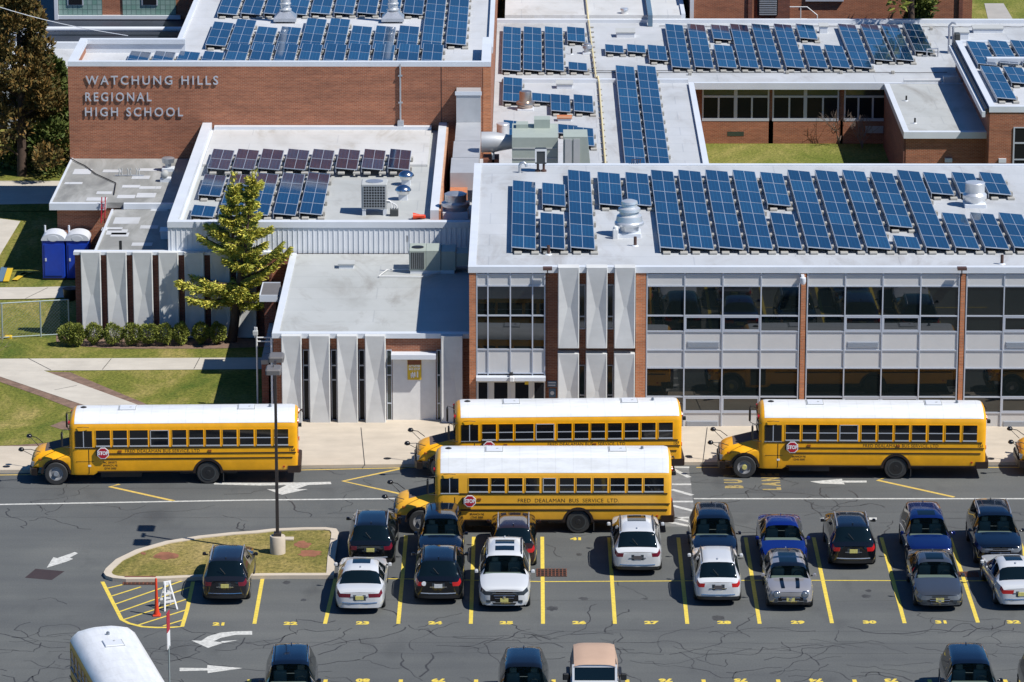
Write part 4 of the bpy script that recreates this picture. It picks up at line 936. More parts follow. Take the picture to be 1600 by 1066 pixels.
def car(name, label, cat, kind, col, u, v, front, group='cars parked in the lot', rz=0.0, L=None, W=None, H=None, rails=None, sunroof=None,
        plate='plate_yellow', grille='black_gloss', lamp=None, tail='light_red', lower=True, stripes=False, round_lamps=False, roofcol=None, front_grille=None):
    K = dict(KINDS[kind]); L = L or K['L']; W = (W or K['W'])/2; sc_h = (H/max(z for _, z in K['zt'])) if H else 1.0
    fzt, fzs, fw = pchip(K['zt']), pchip(K['zs']), pchip(WT)
    # the pixel gives the ground point under the bumper nearest the camera
    p = G(u, v); ang = (0 if front else math.pi)+rz
    cxy = Vector((p.x, p.y+L/2))
    root = thing(name, label, cat, (cxy.x, cxy.y, 0), ang, group)
    ts = sorted(set([0, .006, .012, .03, .05]+[i/56 for i in range(1, 56)]+[K['cowl'], K['wtop'], K['rtop'], K['rbot'], .985, .993, 1.0]))
    Rw = K['R']; ra = Rw+.05
    yf, yb = (K['wf']-.5)*L, (K['wb']-.5)*L
    secs = []
    for t in ts:
        y = (t-.5)*L; w_ = fw(t)*W; zs = fzs(t)*sc_h; zt = fzt(t)*sc_h
        zb = .24+(.05 if t < .03 or t > .97 else 0)
        c = min(1, max(0, (zt-zs-.09)/.45)); wr = K['wr']*W/.95*.95/ .95
        wr = W*K['wr']/.95*1.12 if False else W*(K['wr']/.95+.06)
        lp = lambda a, b: a+(b-a)*c
        bf = max(0, 1-t/.08)
        P = [(0, zb), (w_*.90, zb), (w_*.965, zb+.13-.04*bf), (w_, (zb+.30*(zs-zb)+.07)*(1-bf)+bf*(zb+.15)), (w_*.985, zs-.16), (w_*.93, zs),
             (lp(w_*.84, wr+.03), lp(zs+.45*(zt-zs), zt-.11)), (lp(w_*.70, wr-.06), lp(zs+.75*(zt-zs), zt-.03)), (lp(w_*.42, wr*.55), zt-.006), (0, zt)]
        za = 0
        for yc in (yf, yb):
            d = abs(y-yc)
            if d < ra: za = max(za, Rw+math.sqrt(ra*ra-d*d))
        if za: P = [P[0]]+[(x, max(z, za+.012*i)) if i < 4 else (x, z) for i, (x, z) in enumerate(P[1:], 0)]
        secs.append((y, P))
    groups = {}
    def face(tag_, pts): groups.setdefault(tag_, MB()).poly(pts)
    def tagof(t, k):
        if k == 0: return 'underbody'
        if k == 1 and lower: return 'lower_trim'
        if k >= 6 and K['cowl'] < t < K['wtop']: return 'windshield'
        if k >= 6 and K['rtop'] < t < K['rbot']: return 'rear_window'
        if k == 5 and K['cowl']+.07 < t < K['rtop']-(.0 if kind != 'sedan' else -.03) and abs(t-.565) > .012:
            return 'side_window'
        if roofcol and k >= 6 and K['wtop'] < t < K['rtop'] and not any(a < t < b for a, b in sunroof or ()): return 'roof_panel'
        if sunroof and k == 8 and any(a < t < b for a, b in sunroof): return 'sunroof'
        if k == 4 and t < .045 and not round_lamps: return 'headlight'
        if k == 4 and t > .965: return 'taillight'
        return 'body'
    for i in range(len(secs)-1):
        y0, A = secs[i]; y1, B = secs[i+1]; tm = (ts[i]+ts[i+1])/2
        for k in range(9):
            for s in (1, -1):
                q = [(s*A[k][0], y0, A[k][1]), (s*A[k+1][0], y0, A[k+1][1]), (s*B[k+1][0], y1, B[k+1][1]), (s*B[k][0], y1, B[k][1])]
                tg = tagof(tm, k)
                if tg in ('side_window', 'headlight', 'taillight'): tg += '|'+str(s)
                face(tg, q if s < 0 else q[::-1])
    cols = [-1, -.72, -.45, 0, .45, .72, 1]
    for end, s in ((0, -1), (-1, 1)):
        y, P = secs[end]
        def pt(k, c): x, z = P[k]; return (x*c, y+s*.055*(1-c*c), z)
        for k in range(1, 6):
            for j in range(6):
                q = [pt(k, cols[j]), pt(k, cols[j+1]), pt(k+1, cols[j+1]), pt(k+1, cols[j])]
                outer = j in (0, 5); mid = j in (2, 3); sd = '|'+('-1' if j < 3 else '1')
                if s < 0: tg = 'lower_trim' if k == 1 else 'grille' if (k == 4 and mid and kind == 'suv') or (k in (2, 3) and j in (1, 2, 3, 4) and not (k == 2 and not mid)) else ('headlight'+sd if k == 4 and j in (0, 1, 4, 5) and not round_lamps else 'body')
                else: tg = 'lower_trim' if k == 1 and lower else ('taillight'+sd if (k == 4 and (outer or (kind == 'sedan' and not mid))) else 'body')
                face(tg, q if s < 0 else q[::-1])
        q = [pt(6, c) for c in cols]; face('body', q if s > 0 else q[::-1])
    mats = dict(roof_panel=roofcol, body=col, underbody='black', lower_trim='black' if lower else col, windshield='windshield_glass', rear_window='car_glass', side_window='car_glass', sunroof='car_glass', headlight=lamp or 'lens', taillight=tail, grille=grille)
    for tg in list(groups):
        nm = tg.split('|')[0]; me = groups[tg]
        # weld so shading is smooth
        o = me.build(nm, mats[nm], root, local=True)
        bm = bmesh.new(); bm.from_mesh(o.data); bmesh.ops.remove_doubles(bm, verts=bm.verts, dist=.0005); bm.to_mesh(o.data); bm.free()
        o.data.polygons.foreach_set('use_smooth', [True]*len(o.data.polygons)); o.data.set_sharp_from_angle(angle=R(38))
    for x in (-1, 1):
        for y in (yf, yb): wheel(root, x*(W-.115), y, Rw, .22)
    def cap_strip(nm, z0, z1, c0, c1, mat, yo=.014):
        m = MB(); n = 9; vs = []
        for z, cc in ((z0, c0), (z1, c1)):
            for k in range(n): q = -cc+2*cc*k/(n-1); vs.append((q*W*.755, -L/2-.055*(1-q*q)-yo, z))
        m.add(vs, [(k, k+1, n+k+1, n+k) for k in range(n-1)]); m.build(nm, mat, root, local=True)
    for z0_, z1_, c0_, c1_, nm_ in (front_grille or ()):
        cap_strip(nm_, z0_, z1_, c0_, c1_, grille); cap_strip(nm_+'_trim', z1_-.004, z1_+.022, c1_, c1_+.01, 'chrome', .018)
    # seats, dashboard and steering wheel behind the windshield
    zfl = fzs(.45)*sc_h
    for x in (-.38, .38):
        m = MB(); y = (K['wtop']+.03-.5)*L+.25; m.cbox(x-.24, x+.24, y, y+.16, .5, zfl+.18, .04); m.cbox(x-.13, x+.13, y+.03, y+.14, zfl+.2, zfl+.38, .03); m.build('seat', 'seat', root, local=True)
    m = MB(); yd = (K['cowl']-.5)*L+.12; m.cbox(-W*.78, W*.78, yd, yd+.42, zfl-.25, zfl-.02, .04); m.build('dashboard', 'seat', root, local=True)
    m = MB(); m.box(-W*.9, W*.9, yd, L*.38, .42, .46); m.build('cabin_floor', 'black', root, local=True)
    m = MB(); m.tube([(.38+.17*math.cos(R(a)), yd+.50-.06*math.sin(R(a)), zfl+.0+.15*math.sin(R(a))) for a in range(0, 361, 30)], .016, 5); m.build('steering_wheel', 'black', root, local=True)
    zsm = fzs(.33)*sc_h
    for s in (-1, 1):
        m = MB(); y = (.335-.5)*L; m.cbox(s*(W+.02), s*(W+.16), y-.05, y+.06, zsm+.03, zsm+.15, .03); m.box(s*(W-.05), s*(W+.031), y-.02, y+.03, zsm+.03, zsm+.08, 'black')
        m.build('mirror', col, root, local=True, smooth=30)
    if rails:
        wrr = W*(K['wr']/.95+.06)
        for s in (-1, 1):
            m = MB(); m.tube([(s*(wrr-.02), (t-.5)*L, fzt(t)*sc_h-.03+(.05 if 0 < k < 5 else 0)) for k, t in enumerate([K['wtop']+.03, K['wtop']+.07, .6, .72, K['rtop']-.06, K['rtop']-.02])], .022, 6, rails); m.build('roof_rail', rails, root, local=True, smooth=40)
    m = MB(); t = K['rtop']-.05; zz = fzt(t)*sc_h; m.prism([(-.015, (t-.5)*L-.09), (.015, (t-.5)*L-.09), (.02, (t-.5)*L+.06), (-.02, (t-.5)*L+.06)], zz-.01, zz+.055); m.build('antenna', col, root, local=True)
    # plates, bumper bars, trim
    for s, y in ((-1, -L/2), (1, L/2)):
        z = (.44 if s < 0 else (.72 if kind != 'sedan' else .62)); 
        m = MB()
        if s > 0: m.box(-.24, .24, y+.046, y+.051, z-.035, z+.185); m.build('plate_recess', 'lens_dark', root, local=True); m = MB()
        m.box(-.155, .155, y+s*.052, y+s*.072, z, z+.15); m.build('license_plate', plate, root, local=True)
    zs1 = fzs(1)*sc_h
    m = MB(); m.tube([(-W*.70, L/2+.012, .50), (-W*.35, L/2+.05, .49), (W*.35, L/2+.05, .49), (W*.70, L/2+.012, .50)], .022, 6); m.build('bumper_trim', 'chrome' if col != 'paint_black' else 'galvanised', root, local=True, smooth=40)
    m = MB(); m.box(-.33, .33, L/2+.045, L/2+.068, zs1-.20 if kind != 'sedan' else zs1-.12, zs1-.17 if kind != 'sedan' else zs1-.10); m.build('trunk_trim', 'chrome', root, local=True)
    zg = fzs(0)*sc_h
    m = MB(); m.tube([(-W*.40, -L/2-.05, zg-.17), (0, -L/2-.062, zg-.16), (W*.40, -L/2-.05, zg-.17)], .018, 6); m.tube([(-W*.36, -L/2-.05, zg-.27), (0, -L/2-.062, zg-.27), (W*.36, -L/2-.05, zg-.27)], .014, 6); m.build('grille_bar', 'chrome', root, local=True)
    m = MB(); m.lathe([(.0, 0), (.06, 0), (.06, -.02), (0, -.025)], 12, (0, -L/2-.065, zg-.215), 'y'); m.build('badge', 'chrome', root, local=True, smooth=40)
    for s in (-1, 1):
        m = MB(); m.box(s*W*.52, s*W*.70, -L/2-.035, -L/2-.012, .40, .50); m.build('fog_light', 'lens_dark', root, local=True)
    # wiper, seats glimpsed as dark shapes are left to the glass; rear wiper
    m = MB(); tb = K['rbot']-.01; m.tube([(0, (tb-.5)*L+.03, fzt(tb)*sc_h+.02), (.20, (tb-.012-.5)*L+.05, fzt(tb-.03)*sc_h+.03)], .012, 5)
    if kind != 'sedan': m.build('rear_wiper', 'black', root, local=True)
    if stripes:
        for s in (-1, 1):
            m = MB(); pts = []
            a = [t for t in ts if .02 < t < K['cowl']]
            for t in a: pts.append((t, fzt(t)*sc_h))
            vs = []; 
            for t, z in pts: x = W*.34*fw(t); vs += [(s*(x-.07), (t-.5)*L, z+.016), (s*(x+.07), (t-.5)*L, z+.006)]
            m.add(vs, [(2*i, 2*i+1, 2*i+3, 2*i+2) for i in range(len(pts)-1)]); m.build('hood_stripe', 'paint_black', root, local=True)
    if round_lamps:
        for s in (-1, 1):
            m = MB(); m.lathe([(0, -.05), (.09, -.045), (.115, -.02), (.125, 0), (.125, .12)], 18, (s*W*.60, -L/2-.02, .69), 'y'); m.build('headlight', 'lens', root, local=True, smooth=40)
            m = MB(); m.lathe([(.118, -.0), (.142, -.02), (.15, .02), (.12, .04)], 18, (s*W*.60, -L/2-.02, .69), 'y'); m.build('headlight_ring', 'chrome', root, local=True, smooth=40)
    return root

car('parked_suv', 'dark charcoal SUV seen from behind, alone in the stall by the grassed island', 'suv', 'suv', 'paint_charcoal', 352, 946, False, rails='galvanised', W=1.84, L=4.6, tail='light_dark_red')
car('parked_suv', 'black SUV seen from behind at the right end of the island, behind the white sedan', 'suv', 'suv', 'paint_black', 580, 889, False, rails='galvanised', plate='plate_yellow', tail='light_dark_red', rz=-.01)
car('parked_sedan', 'white sedan with dark sunroof seen from behind, right of the empty stall 22', 'sedan', 'sedan', 'paint_white', 562, 961, False, L=5.0, W=1.92, lower=False, sunroof=((.46, .60),), plate='plate_yellow', tail='light_dark_red')
car('parked_suv', 'black SUV facing the camera directly behind another boxy black SUV', 'suv', 'suv', 'paint_navy', 688, 893, True, W=1.82, L=4.5, lamp='lens')
car('parked_suv', 'boxy black SUV seen from behind with a round white sticker, tail lights red', 'suv', 'suv', 'paint_black', 685, 946, False, W=1.92, L=4.6, rails='black', plate='plate_white')
o_ = [o for o in bpy.data.objects if o.get('label', '').startswith('boxy black')][0]
m = MB(); m.lathe([(0, .0), (.09, 0), (.09, .012), (0, .014)], 14, (.55, 4.6/2+.02, .88), 'y'); m.build('sticker', 'letter_white', o_, local=True)
car('parked_suv', 'brownish black SUV seen from behind, beyond the white SUV with twin sunroofs', 'suv', 'suv', 'paint_brown', 802, 893, False, rails='galvanised', W=1.86)
car('parked_suv', 'white SUV facing the camera with a chrome grille and two roof windows', 'suv', 'suv', 'paint_white', 788, 957, True, L=5.0, W=2.0, H=1.72, sunroof=((.50, .60), (.66, .76)), rails='black', lamp='lens_dark', lower=False, front_grille=((.56, .76, .44, .60, 'front_grille'), (.33, .40, .55, .62, 'lower_grille')))
car('parked_suv', 'white three-row SUV seen from behind, standing alone in front of the nearest bus', 'suv', 'suv', 'paint_white', 996, 901, False, L=5.0, W=1.97, H=1.75, sunroof=((.48, .66),), rails='black', plate='plate_dark', tail='light_dark_red')
car('parked_suv', 'black SUV facing the camera behind the small white SUV', 'suv', 'suv', 'paint_navy', 1117, 893, True, W=1.86, L=4.6)
car('parked_suv', 'small white SUV with black roof rails seen from behind', 'suv', 'suv', 'paint_white', 1122, 948, False, L=4.6, W=1.84, rails='black', plate='plate_dark', tail='light_red')
car('parked_sedan', 'bright blue sedan facing the camera behind the silver hatchback', 'sedan', 'sedan', 'paint_blue', 1226, 896, True, W=1.84, L=4.7, lower=False)
car('parked_hatchback', 'silver hatchback with two black bonnet stripes and round headlights', 'hatchback', 'hatch', 'paint_silver', 1235, 956, True, stripes=True, round_lamps=True, lower=True, sunroof=((.42, .55), (.60, .74)), grille='black_gloss', roofcol='paint_black', front_grille=((.34, .42, .70, .74, 'lower_grille'), (.46, .62, .56, .60, 'front_grille')))
car('parked_suv', 'black SUV seen from behind, bright red tail lights, right of the bright blue sedan', 'suv', 'suv', 'paint_black', 1333, 891, False, W=1.88, L=4.65, rails='galvanised')
car('parked_suv', 'deep blue SUV facing the camera behind the dark grey sedan', 'suv', 'suv', 'paint_deep_blue', 1454, 893, True, W=1.86, L=4.7, sunroof=((.46, .58),), lamp='lens', front_grille=((.52, .78, .30, .46, 'front_grille'),))
car('parked_sedan', 'dark grey metallic sedan facing the camera', 'sedan', 'sedan', 'paint_grey', 1468, 957, True, lower=False, sunroof=((.46, .60),), W=1.88, front_grille=((.36, .56, .38, .56, 'front_grille'),))
car('parked_suv', 'near-black SUV with silver roof rails facing the camera, beyond the white sedan', 'suv', 'suv', 'paint_navy', 1562, 889, True, L=4.75, W=1.92, rails='galvanised', lamp='lens', front_grille=((.52, .78, .50, .60, 'front_grille'),))
car('parked_sedan', 'white sedan seen from behind at the right edge', 'sedan', 'sedan', 'paint_white', 1590, 955, False, lower=False, sunroof=((.47, .62),), rz=.06, W=1.84, tail='light_red')
car('parked_suv', 'black SUV facing the camera at the bottom edge, left of centre', 'suv', 'suv', 'paint_navy', 449, 1133, True, W=1.9, L=4.7, rails='chrome', rz=.03)
car('parked_suv', 'black SUV facing the camera at the bottom edge left of the tan-topped car', 'suv', 'suv', 'paint_black', 818, 1137, True, W=1.85, L=4.6)
car('parked_suv', 'black SUV facing the camera at the bottom edge, far right', 'suv', 'suv', 'paint_navy', 1524, 1132, True, W=1.9, L=4.7)
car('parked_suv', 'black SUV at the bottom right corner, only its left edge in the picture', 'suv', 'suv', 'paint_black', 1650, 1141, True, W=1.9, L=4.7)
# open-top off-roader with tan soft top
def offroader(u, v):
    L, W = 4.3, .93; p = G(u, v); t = thing('parked_offroader', 'white off-roader with a tan soft top at the bottom edge', 'offroader', (p.x, p.y+L/2, 0), 0, 'cars parked in the lot')
    m = MB(); m.cbox(-.80, .80, -2.0, -.55, .62, 1.08, .06); m.cbox(-W+.08, W-.08, -.551, 2.0, .55, 1.13, .05); m.build('body', 'paint_white', t, local=True, smooth=30)
    for s in (-1, 1):
        m = MB(); m.prism([(s*.81, -2.05), (s*1.0, -2.0), (s*1.0, -1.0), (s*.81, -.7)], .80, .88); m.build('fender', 'black', t, local=True)
        m = MB(); m.cbox(s*.86, s*1.0, 1.0, 1.9, .8, .88, .02); m.build('fender', 'black', t, local=True)
        for y in (-1.45, 1.4): wheel(t, s*.83, y, .40, .26)
        m = MB(); m.lathe([(0, -.02), (.09, -.015), (.1, .02)], 16, (s*.52, -2.03, .86), 'y'); m.build('headlight', 'lens', t, local=True)
        m = MB(); m.cbox(s*.93, s*1.14, -.42, -.3, 1.16, 1.40, .03); m.build('mirror', 'black', t, local=True)
    m = MB()
    for k in range(7): m.box(-.33+k*.11-.02, -.33+k*.11+.02, -2.012, -2.001, .66, .98)
    m.build('grille', 'black', t, local=True)
    m = MB(); m.cbox(-.85, .85, -2.25, -2.08, .45, .62, .03); m.build('bumper', 'black', t, local=True)
    def q(x0, x1, z0, z1): y = lambda z: -.58+(z-1.1)*.32; return [(x0, y(z0), z0), (x1, y(z0), z0), (x1, y(z1), z1), (x0, y(z1), z1)]
    m = MB()
    for a in ((-.80, -.72, 1.13, 1.72), (.72, .80, 1.13, 1.72), (-.72, .72, 1.64, 1.72), (-.72, .72, 1.13, 1.19)):
        Q = q(*a); Q2 = [(x, y+.05, z) for x, y, z in Q]; m.add(Q+Q2, [(0, 1, 2, 3), (7, 6, 5, 4), (0, 4, 5, 1), (1, 5, 6, 2), (2, 6, 7, 3), (3, 7, 4, 0)])
    m.build('windshield_frame', 'paint_white', t, local=True)
    m = MB(); Q = q(-.72, .72, 1.19, 1.64); m.poly([(x, y+.02, z) for x, y, z in Q]); m.build('windshield', 'car_glass', t, local=True)
    m = MB(); vs = []; ys = [-.42, -.38, .1, .5, .9, 1.4, 1.9, 2.0]; zz = [1.74, 1.78, 1.83, 1.815, 1.835, 1.81, 1.78, 1.70]
    n = 9
    for y, z in zip(ys, zz):
        for k in range(n): a = -1+2*k/(n-1); vs.append((a*.74, y, z-.07*abs(a)**5))
    F = [(i*n+k, i*n+k+1, (i+1)*n+k+1, (i+1)*n+k) for i in range(len(ys)-1) for k in range(n-1)]
    m.add(vs, F)
    b0 = len(vs)
    m.add([(-.74, -.42, 1.66), (-.86, -.3, 1.14), (-.86, 2.02, 1.14), (-.74, 2.0, 1.64), (-.74, .5, 1.745)], [(0, 1, 2, 3, 4)])
    m.add([(.74, -.42, 1.66), (.86, -.3, 1.14), (.86, 2.02, 1.14), (.74, 2.0, 1.64), (.74, .5, 1.745)], [(4, 3, 2, 1, 0)])
    m.add([(-.74, 2.0, 1.64), (.74, 2.0, 1.64), (.86, 2.02, 1.14), (-.86, 2.02, 1.14)], [(0, 1, 2, 3)])
    m.build('soft_top', 'tan_fabric', t, local=True, smooth=40)
    for s in (-1, 1):
        m = MB(); m.poly([(s*.757, -.25, 1.62), (s*.855, -.2, 1.2), (s*.855, .65, 1.2), (s*.757, .65, 1.62)]); m.build('side_window', 'car_glass', t, local=True)
    m = MB(); m.cbox(-.25, .25, 2.03, 2.25, .75, 1.35, .05); m.build('spare_wheel', 'rubber', t, local=True)
    return t
offroader(930, 1137)

# ---------------------------------------------------------------- school buses
def school_bus(label, u, v, rz, words, number, H=3.02, zb_white=2.66, zwin=(1.70, 2.38), wins=None, old=False, col='bus_yellow', at=None, hub='galvanised', side_small=('BRANCH NJ', '12345 5000')):
    L = 11.2; W = 1.21
    p = at or G(u, v)      # ground point under the front wheel on the near side
    ca, sa = math.cos(rz), math.sin(rz)
    lx_, ly_ = 1.02, -W
    root = thing('school_bus', label, 'school bus', (p.x-(lx_*ca-ly_*sa), p.y-(lx_*sa+ly_*ca), 0), rz, 'yellow school buses')
    ra = .57; wx = (1.02, 7.40)
    def arch(x, r=ra):
        z = 0
        for c in wx:
            if abs(x-c) < r: z = max(z, .49+math.sqrt(r*r-(x-c)**2))
        return z
    # body
    xs = [1.62, 1.68, 1.78, 1.95]+[2.2+.2*i for i in range(20)]+[6.3, 6.6, 6.75]+[6.83+.07*i for i in range(18)]+[8.2, 8.6, 9, 9.5, 10, 10.5, 10.9, 11.05, 11.12, 11.16]
    xs = sorted(set(xs+[1.84])); fw = pchip([(1.62, .90), (1.68, .95), (1.78, .98), (1.95, 1), (11, 1), (11.1, .97), (11.16, .92)])
    if old: roofp = [(W-.02, zb_white), (W-.10, zb_white+.14), (W-.32, H-.12), (W-.7, H-.04), (.3, H-.005), (0, H)]
    else: roofp = [(W-.03, zb_white), (W-.09, zb_white+.10), (W-.25, H-.15), (W-.55, H-.06), (.35, H-.01), (0, H)]
    fz = pchip([(1.62, -.22), (1.70, -.08), (1.80, -.03), (1.95, 0), (10.9, 0), (11.08, -.04), (11.16, -.16)])
    mb = MB(); vs = []; secs = []
    for x in xs:
        k = fw(x); dz = fz(x); a = arch(x); zb = .56 if x > 2.75 else .44
        P = [(0, .6), (W-.03, zb), (W, zb+.12), (W, 1.2), (W, 1.62), (W, 2.45)]+roofp
        P = [(y, max(z, a) if 0 < i < 4 and x > 4 else z) for i, (y, z) in enumerate(P)]
        P = [(y*k, z+(dz*max(0, (z-2.3)/.7) if z > 2.3 else 0)) for y, z in P]; secs.append(P)
    nP = len(secs[0])
    for s in (-1, 1):
        vs = [(x, s*y, z) for x, P in zip(xs, secs) for y, z in P]
        F = [(i*nP+k, i*nP+k+1, (i+1)*nP+k+1, (i+1)*nP+k) for i in range(len(xs)-1) for k in range(nP-1)]
        mb.add(vs, F if s > 0 else [f[::-1] for f in F])
    for i, sg in ((0, 1), (-1, -1)):
        P = secs[i]; ring = [(xs[i], y, z) for y, z in P]+[(xs[i], -y, z) for y, z in reversed(P)]; mb.poly(ring)
    body = mb.build('body', col, root, local=True)
    bm = bmesh.new(); bm.from_mesh(body.data); bmesh.ops.remove_doubles(bm, verts=bm.verts, dist=.0005); bm.normal_update(); bmesh.ops.recalc_face_normals(bm, faces=bm.faces); bm.to_mesh(body.data); bm.free()
    body.data.polygons.foreach_set('use_smooth', [True]*len(body.data.polygons)); body.data.set_sharp_from_angle(angle=R(32))
    # roof skin
    m = MB(); xr = [x for x in xs if 1.80 < x < 11.06]; x1 = xr[-1]
    RP = [(y+.004, z+.004) for y, z in (roofp if old else roofp)]
    n = len(RP)*2-1; vs = []
    for x in xr:
        dz = fz(x)
        row = [(y, z+dz*max(0, (z-2.3)/.7)) for y, z in RP]; k = fw(x)
        vs += [(x, -y*k-.002, z) for y, z in row]+[(x, y*k+.002, z) for y, z in reversed(row[:-1])]
    m.add(vs, [(i*n+k, i*n+k+1, (i+1)*n+k+1, (i+1)*n+k) for i in range(len(xr)-1) for k in range(n-1)])
    roof = m.build('roof', 'bus_roof', root, local=True, smooth=40)
    m = MB()
    for x in (3.6, 5.9, 8.2): m.box(x-.012, x+.012, -W+.4, W-.4, H-.10, H-.0)
    # hatches
    for x in (4.0, 9.0):
        m = MB(); m.cbox(x-.33, x+.33, -.33, .33, H-.03, H+.045, .02); m.build('roof_hatch', 'potty_white', root, local=True)
        m = MB(); m.box(x-.36, x+.36, -.37, -.34, H-.03, H+.02); m.box(x-.37, x-.34, -.34, .34, H-.03, H+.02); m.box(x+.34, x+.37, -.34, .34, H-.03, H+.02); m.box(x+.1, x+.18, -.1, -.04, H+.046, H+.07); m.build('hatch_frame', 'unit_grey', root, local=True)
    m = MB(); m.lathe([(.14, 0), (.13, .05), (.05, .08), (0, .08)], 14, (2.15, .1, H-.03)); m.build('roof_vent', 'black', root, local=True)
    m = MB(); m.lathe([(.07, 0), (.06, .1), (0, .13)], 12, (10.0, .0, H-.0)); m.build('strobe_light', 'lens', root, local=True)
    # hood
    hx_ = [0, .05, .12, .25, .35]+[.40+.07*i for i in range(19)]
    hx_ = [x for x in hx_ if x < 1.62]+[1.64]
    zt = pchip([(0, 1.02), (.05, 1.14), (.15, 1.25), (.4, 1.36), (1.0, 1.52), (1.64, 1.68)]); zf = pchip([(0, .88), (.1, 1.0), (.3, 1.10), (.7, 1.22), (1.1, 1.25), (1.64, 1.30)])
    hw = pchip([(0, .86), (.08, .96), (.25, 1.02), (.6, 1.09), (1.0, 1.14), (1.64, 1.14)])
    H_ = {'hood': MB(), 'hood_panel': MB()}
    S = []
    for x in hx_:
        a = arch(x, .60); t_, f_, w_ = zt(x), zf(x), hw(x); zb = .74 if x < .5 else .62
        P = [(0, t_), (.42, t_-.01), (.66, t_-.07), (.80, (t_+f_)/2-.02), (w_-.16, f_), (w_-.03, f_-.09), (w_, f_-.25), (w_, (f_+zb)/2-.1), (w_-.01, zb)]
        P = [(y, max(z, a) if i > 3 else z) for i, (y, z) in enumerate(P)]; S.append(P)
    for i in range(len(hx_)-1):
        for k in range(8):
            dark = k < 2 and hx_[i] > .52
            for s in (-1, 1):
                q = [(hx_[i], s*S[i][k][0], S[i][k][1]), (hx_[i], s*S[i][k+1][0], S[i][k+1][1]), (hx_[i+1], s*S[i+1][k+1][0], S[i+1][k+1][1]), (hx_[i+1], s*S[i+1][k][0], S[i+1][k][1])]
                H_['hood_panel' if dark else 'hood'].poly(q if s < 0 else q[::-1])
    ring = [(0, -y, z) for y, z in S[0]]+[(0, y, z) for y, z in reversed(S[0])]; H_['hood'].poly(ring)
    for k, mm in (('hood', col), ('hood_panel', 'bus_hood_dark')):
        o = H_[k].build(k, mm, root, local=True)
        bm = bmesh.new(); bm.from_mesh(o.data); bmesh.ops.remove_doubles(bm, verts=bm.verts, dist=.0005); bm.to_mesh(o.data); bm.free()
        o.data.polygons.foreach_set('use_smooth', [True]*len(o.data.polygons)); o.data.set_sharp_from_angle(angle=R(35))
    for x in wx:
        for s in (-1, 1):
            m = MB(); r0, r1 = ra-.035, ra+.065; pts = [(math.cos(R(a)), math.sin(R(a))) for a in range(0, 181, 12)]
            yo = s*(W+.012 if x > 4 else 1.145); yi = s*(W-.08 if x > 4 else 1.02)
            vs = [(x+c*r1, yo, .49+q*r1) for c, q in pts]+[(x+c*r0, yo, .49+q*r0) for c, q in pts]+[(x+c*r0, yi, .49+q*r0) for c, q in pts]; n = len(pts)
            m.add(vs, [(i, i+1, n+i+1, n+i) for i in range(n-1)]+[(n+i, n+i+1, 2*n+i+1, 2*n+i) for i in range(n-1)]); m.build('wheel_arch', 'bus_black', root, local=True)
            t = wheel(root, x, s*(W-.17), .49, .27, 'wheel_grey' if x < 4 else 'coil', axis='y')
            if x < 4: m = MB(); m.lathe([(.0, -s*.0+s*.17), (.10, s*.17), (.11, s*.10)], 12, (x, s*(W-.17), .49), 'y'); m.build('hub', hub, t, local=True, smooth=40)
            if x > 4: m = MB(); m.lathe([(.30, s*.136), (.325, s*.150), (.29, s*.152), (.285, s*.151)], 22, (x, s*(W-.17), .49), 'y'); m.build('rim_ring', 'coil', t, local=True, smooth=40); m = MB(); m.lathe([(0, s*.158), (.10, s*.158), (.11, s*.1525), (.27, s*.1535), (.28, s*.1525)], 18, (x, s*(W-.17), .49), 'y'); m.build('hub', 'black', t, local=True)
            if x > 4: m = MB(); m.box(x+.62, x+.65, s*(W-.32), s*(W-.02), .12, .72); m.build('mud_flap', 'rubber', root, local=True)
    m = MB(); m.box(.5, 10.9, -.5, .5, .45, .62); m.box(2.9, 4.6, -W+.08, -.55, .32, .58); m.box(6.2, 8.6, -.9, .9, .38, .6); m.build('chassis', 'black', root, local=True)
    m = MB(); m.prism([(-.10, -.8), (-.02, -1.10), (.22, -1.16), (.22, 1.16), (-.02, 1.10), (-.10, .8)], .42, .70); m.build('front_bumper', 'bus_black', root, local=True)
    m = MB(); m.prism([(11.30, -1.1), (11.24, -1.22), (10.75, -1.235), (10.75, -1.20), (11.17, -1.0), (11.17, 1.0), (10.75, 1.20), (10.75, 1.235), (11.24, 1.22), (11.30, 1.1)], .48, .78); m.build('rear_bumper', 'bus_black', root, local=True)
    m = MB(); m.box(-.035, -.002, -.52, .52, .62, .98); 
    for k in range(5): m.box(-.05, -.036, -.5, .5, .66+.065*k, .685+.065*k, 'chrome')
    m.build('grille', 'black', root, local=True)
    for s in (-1, 1):
        m = MB(); m.box(-.02, .16, s*.62, s*.93, .76, .95); m.build('headlight', 'lens', root, local=True)
        m = MB(); m.cbox(.28, .42, s*.98, s*1.07, 1.06, 1.12, .015); m.build('turn_signal', 'lens_amber', root, local=True)
        # crossview mirror on its arm, and the tall side mirror by the windshield
        b_ = (.35, s*.72, 1.32); e_ = (-.42 if s < 0 else -.25, s*(1.02), 1.52); arm = MB(); arm.tube([b_, ((b_[0]+e_[0])/2, s*.92, 1.50), e_], .018, 6); arm.tube([(.15, s*.85, 1.15), e_], .014, 6); o = arm.build('mirror_arm', 'black', root, local=True)
        m = MB(); m.lathe([(0, .10), (.08, .085), (.125, .02), (.125, -.03), (.07, -.07), (0, -.08)], 14, (e_[0], e_[1], e_[2])); m.build('crossview_mirror', 'black_gloss', root, local=True, smooth=50)
        m = MB(); m.cbox(1.28, 1.36, s*1.34, s*1.56, 1.80, 2.38, .03); m.build('side_mirror', 'black', root, local=True)
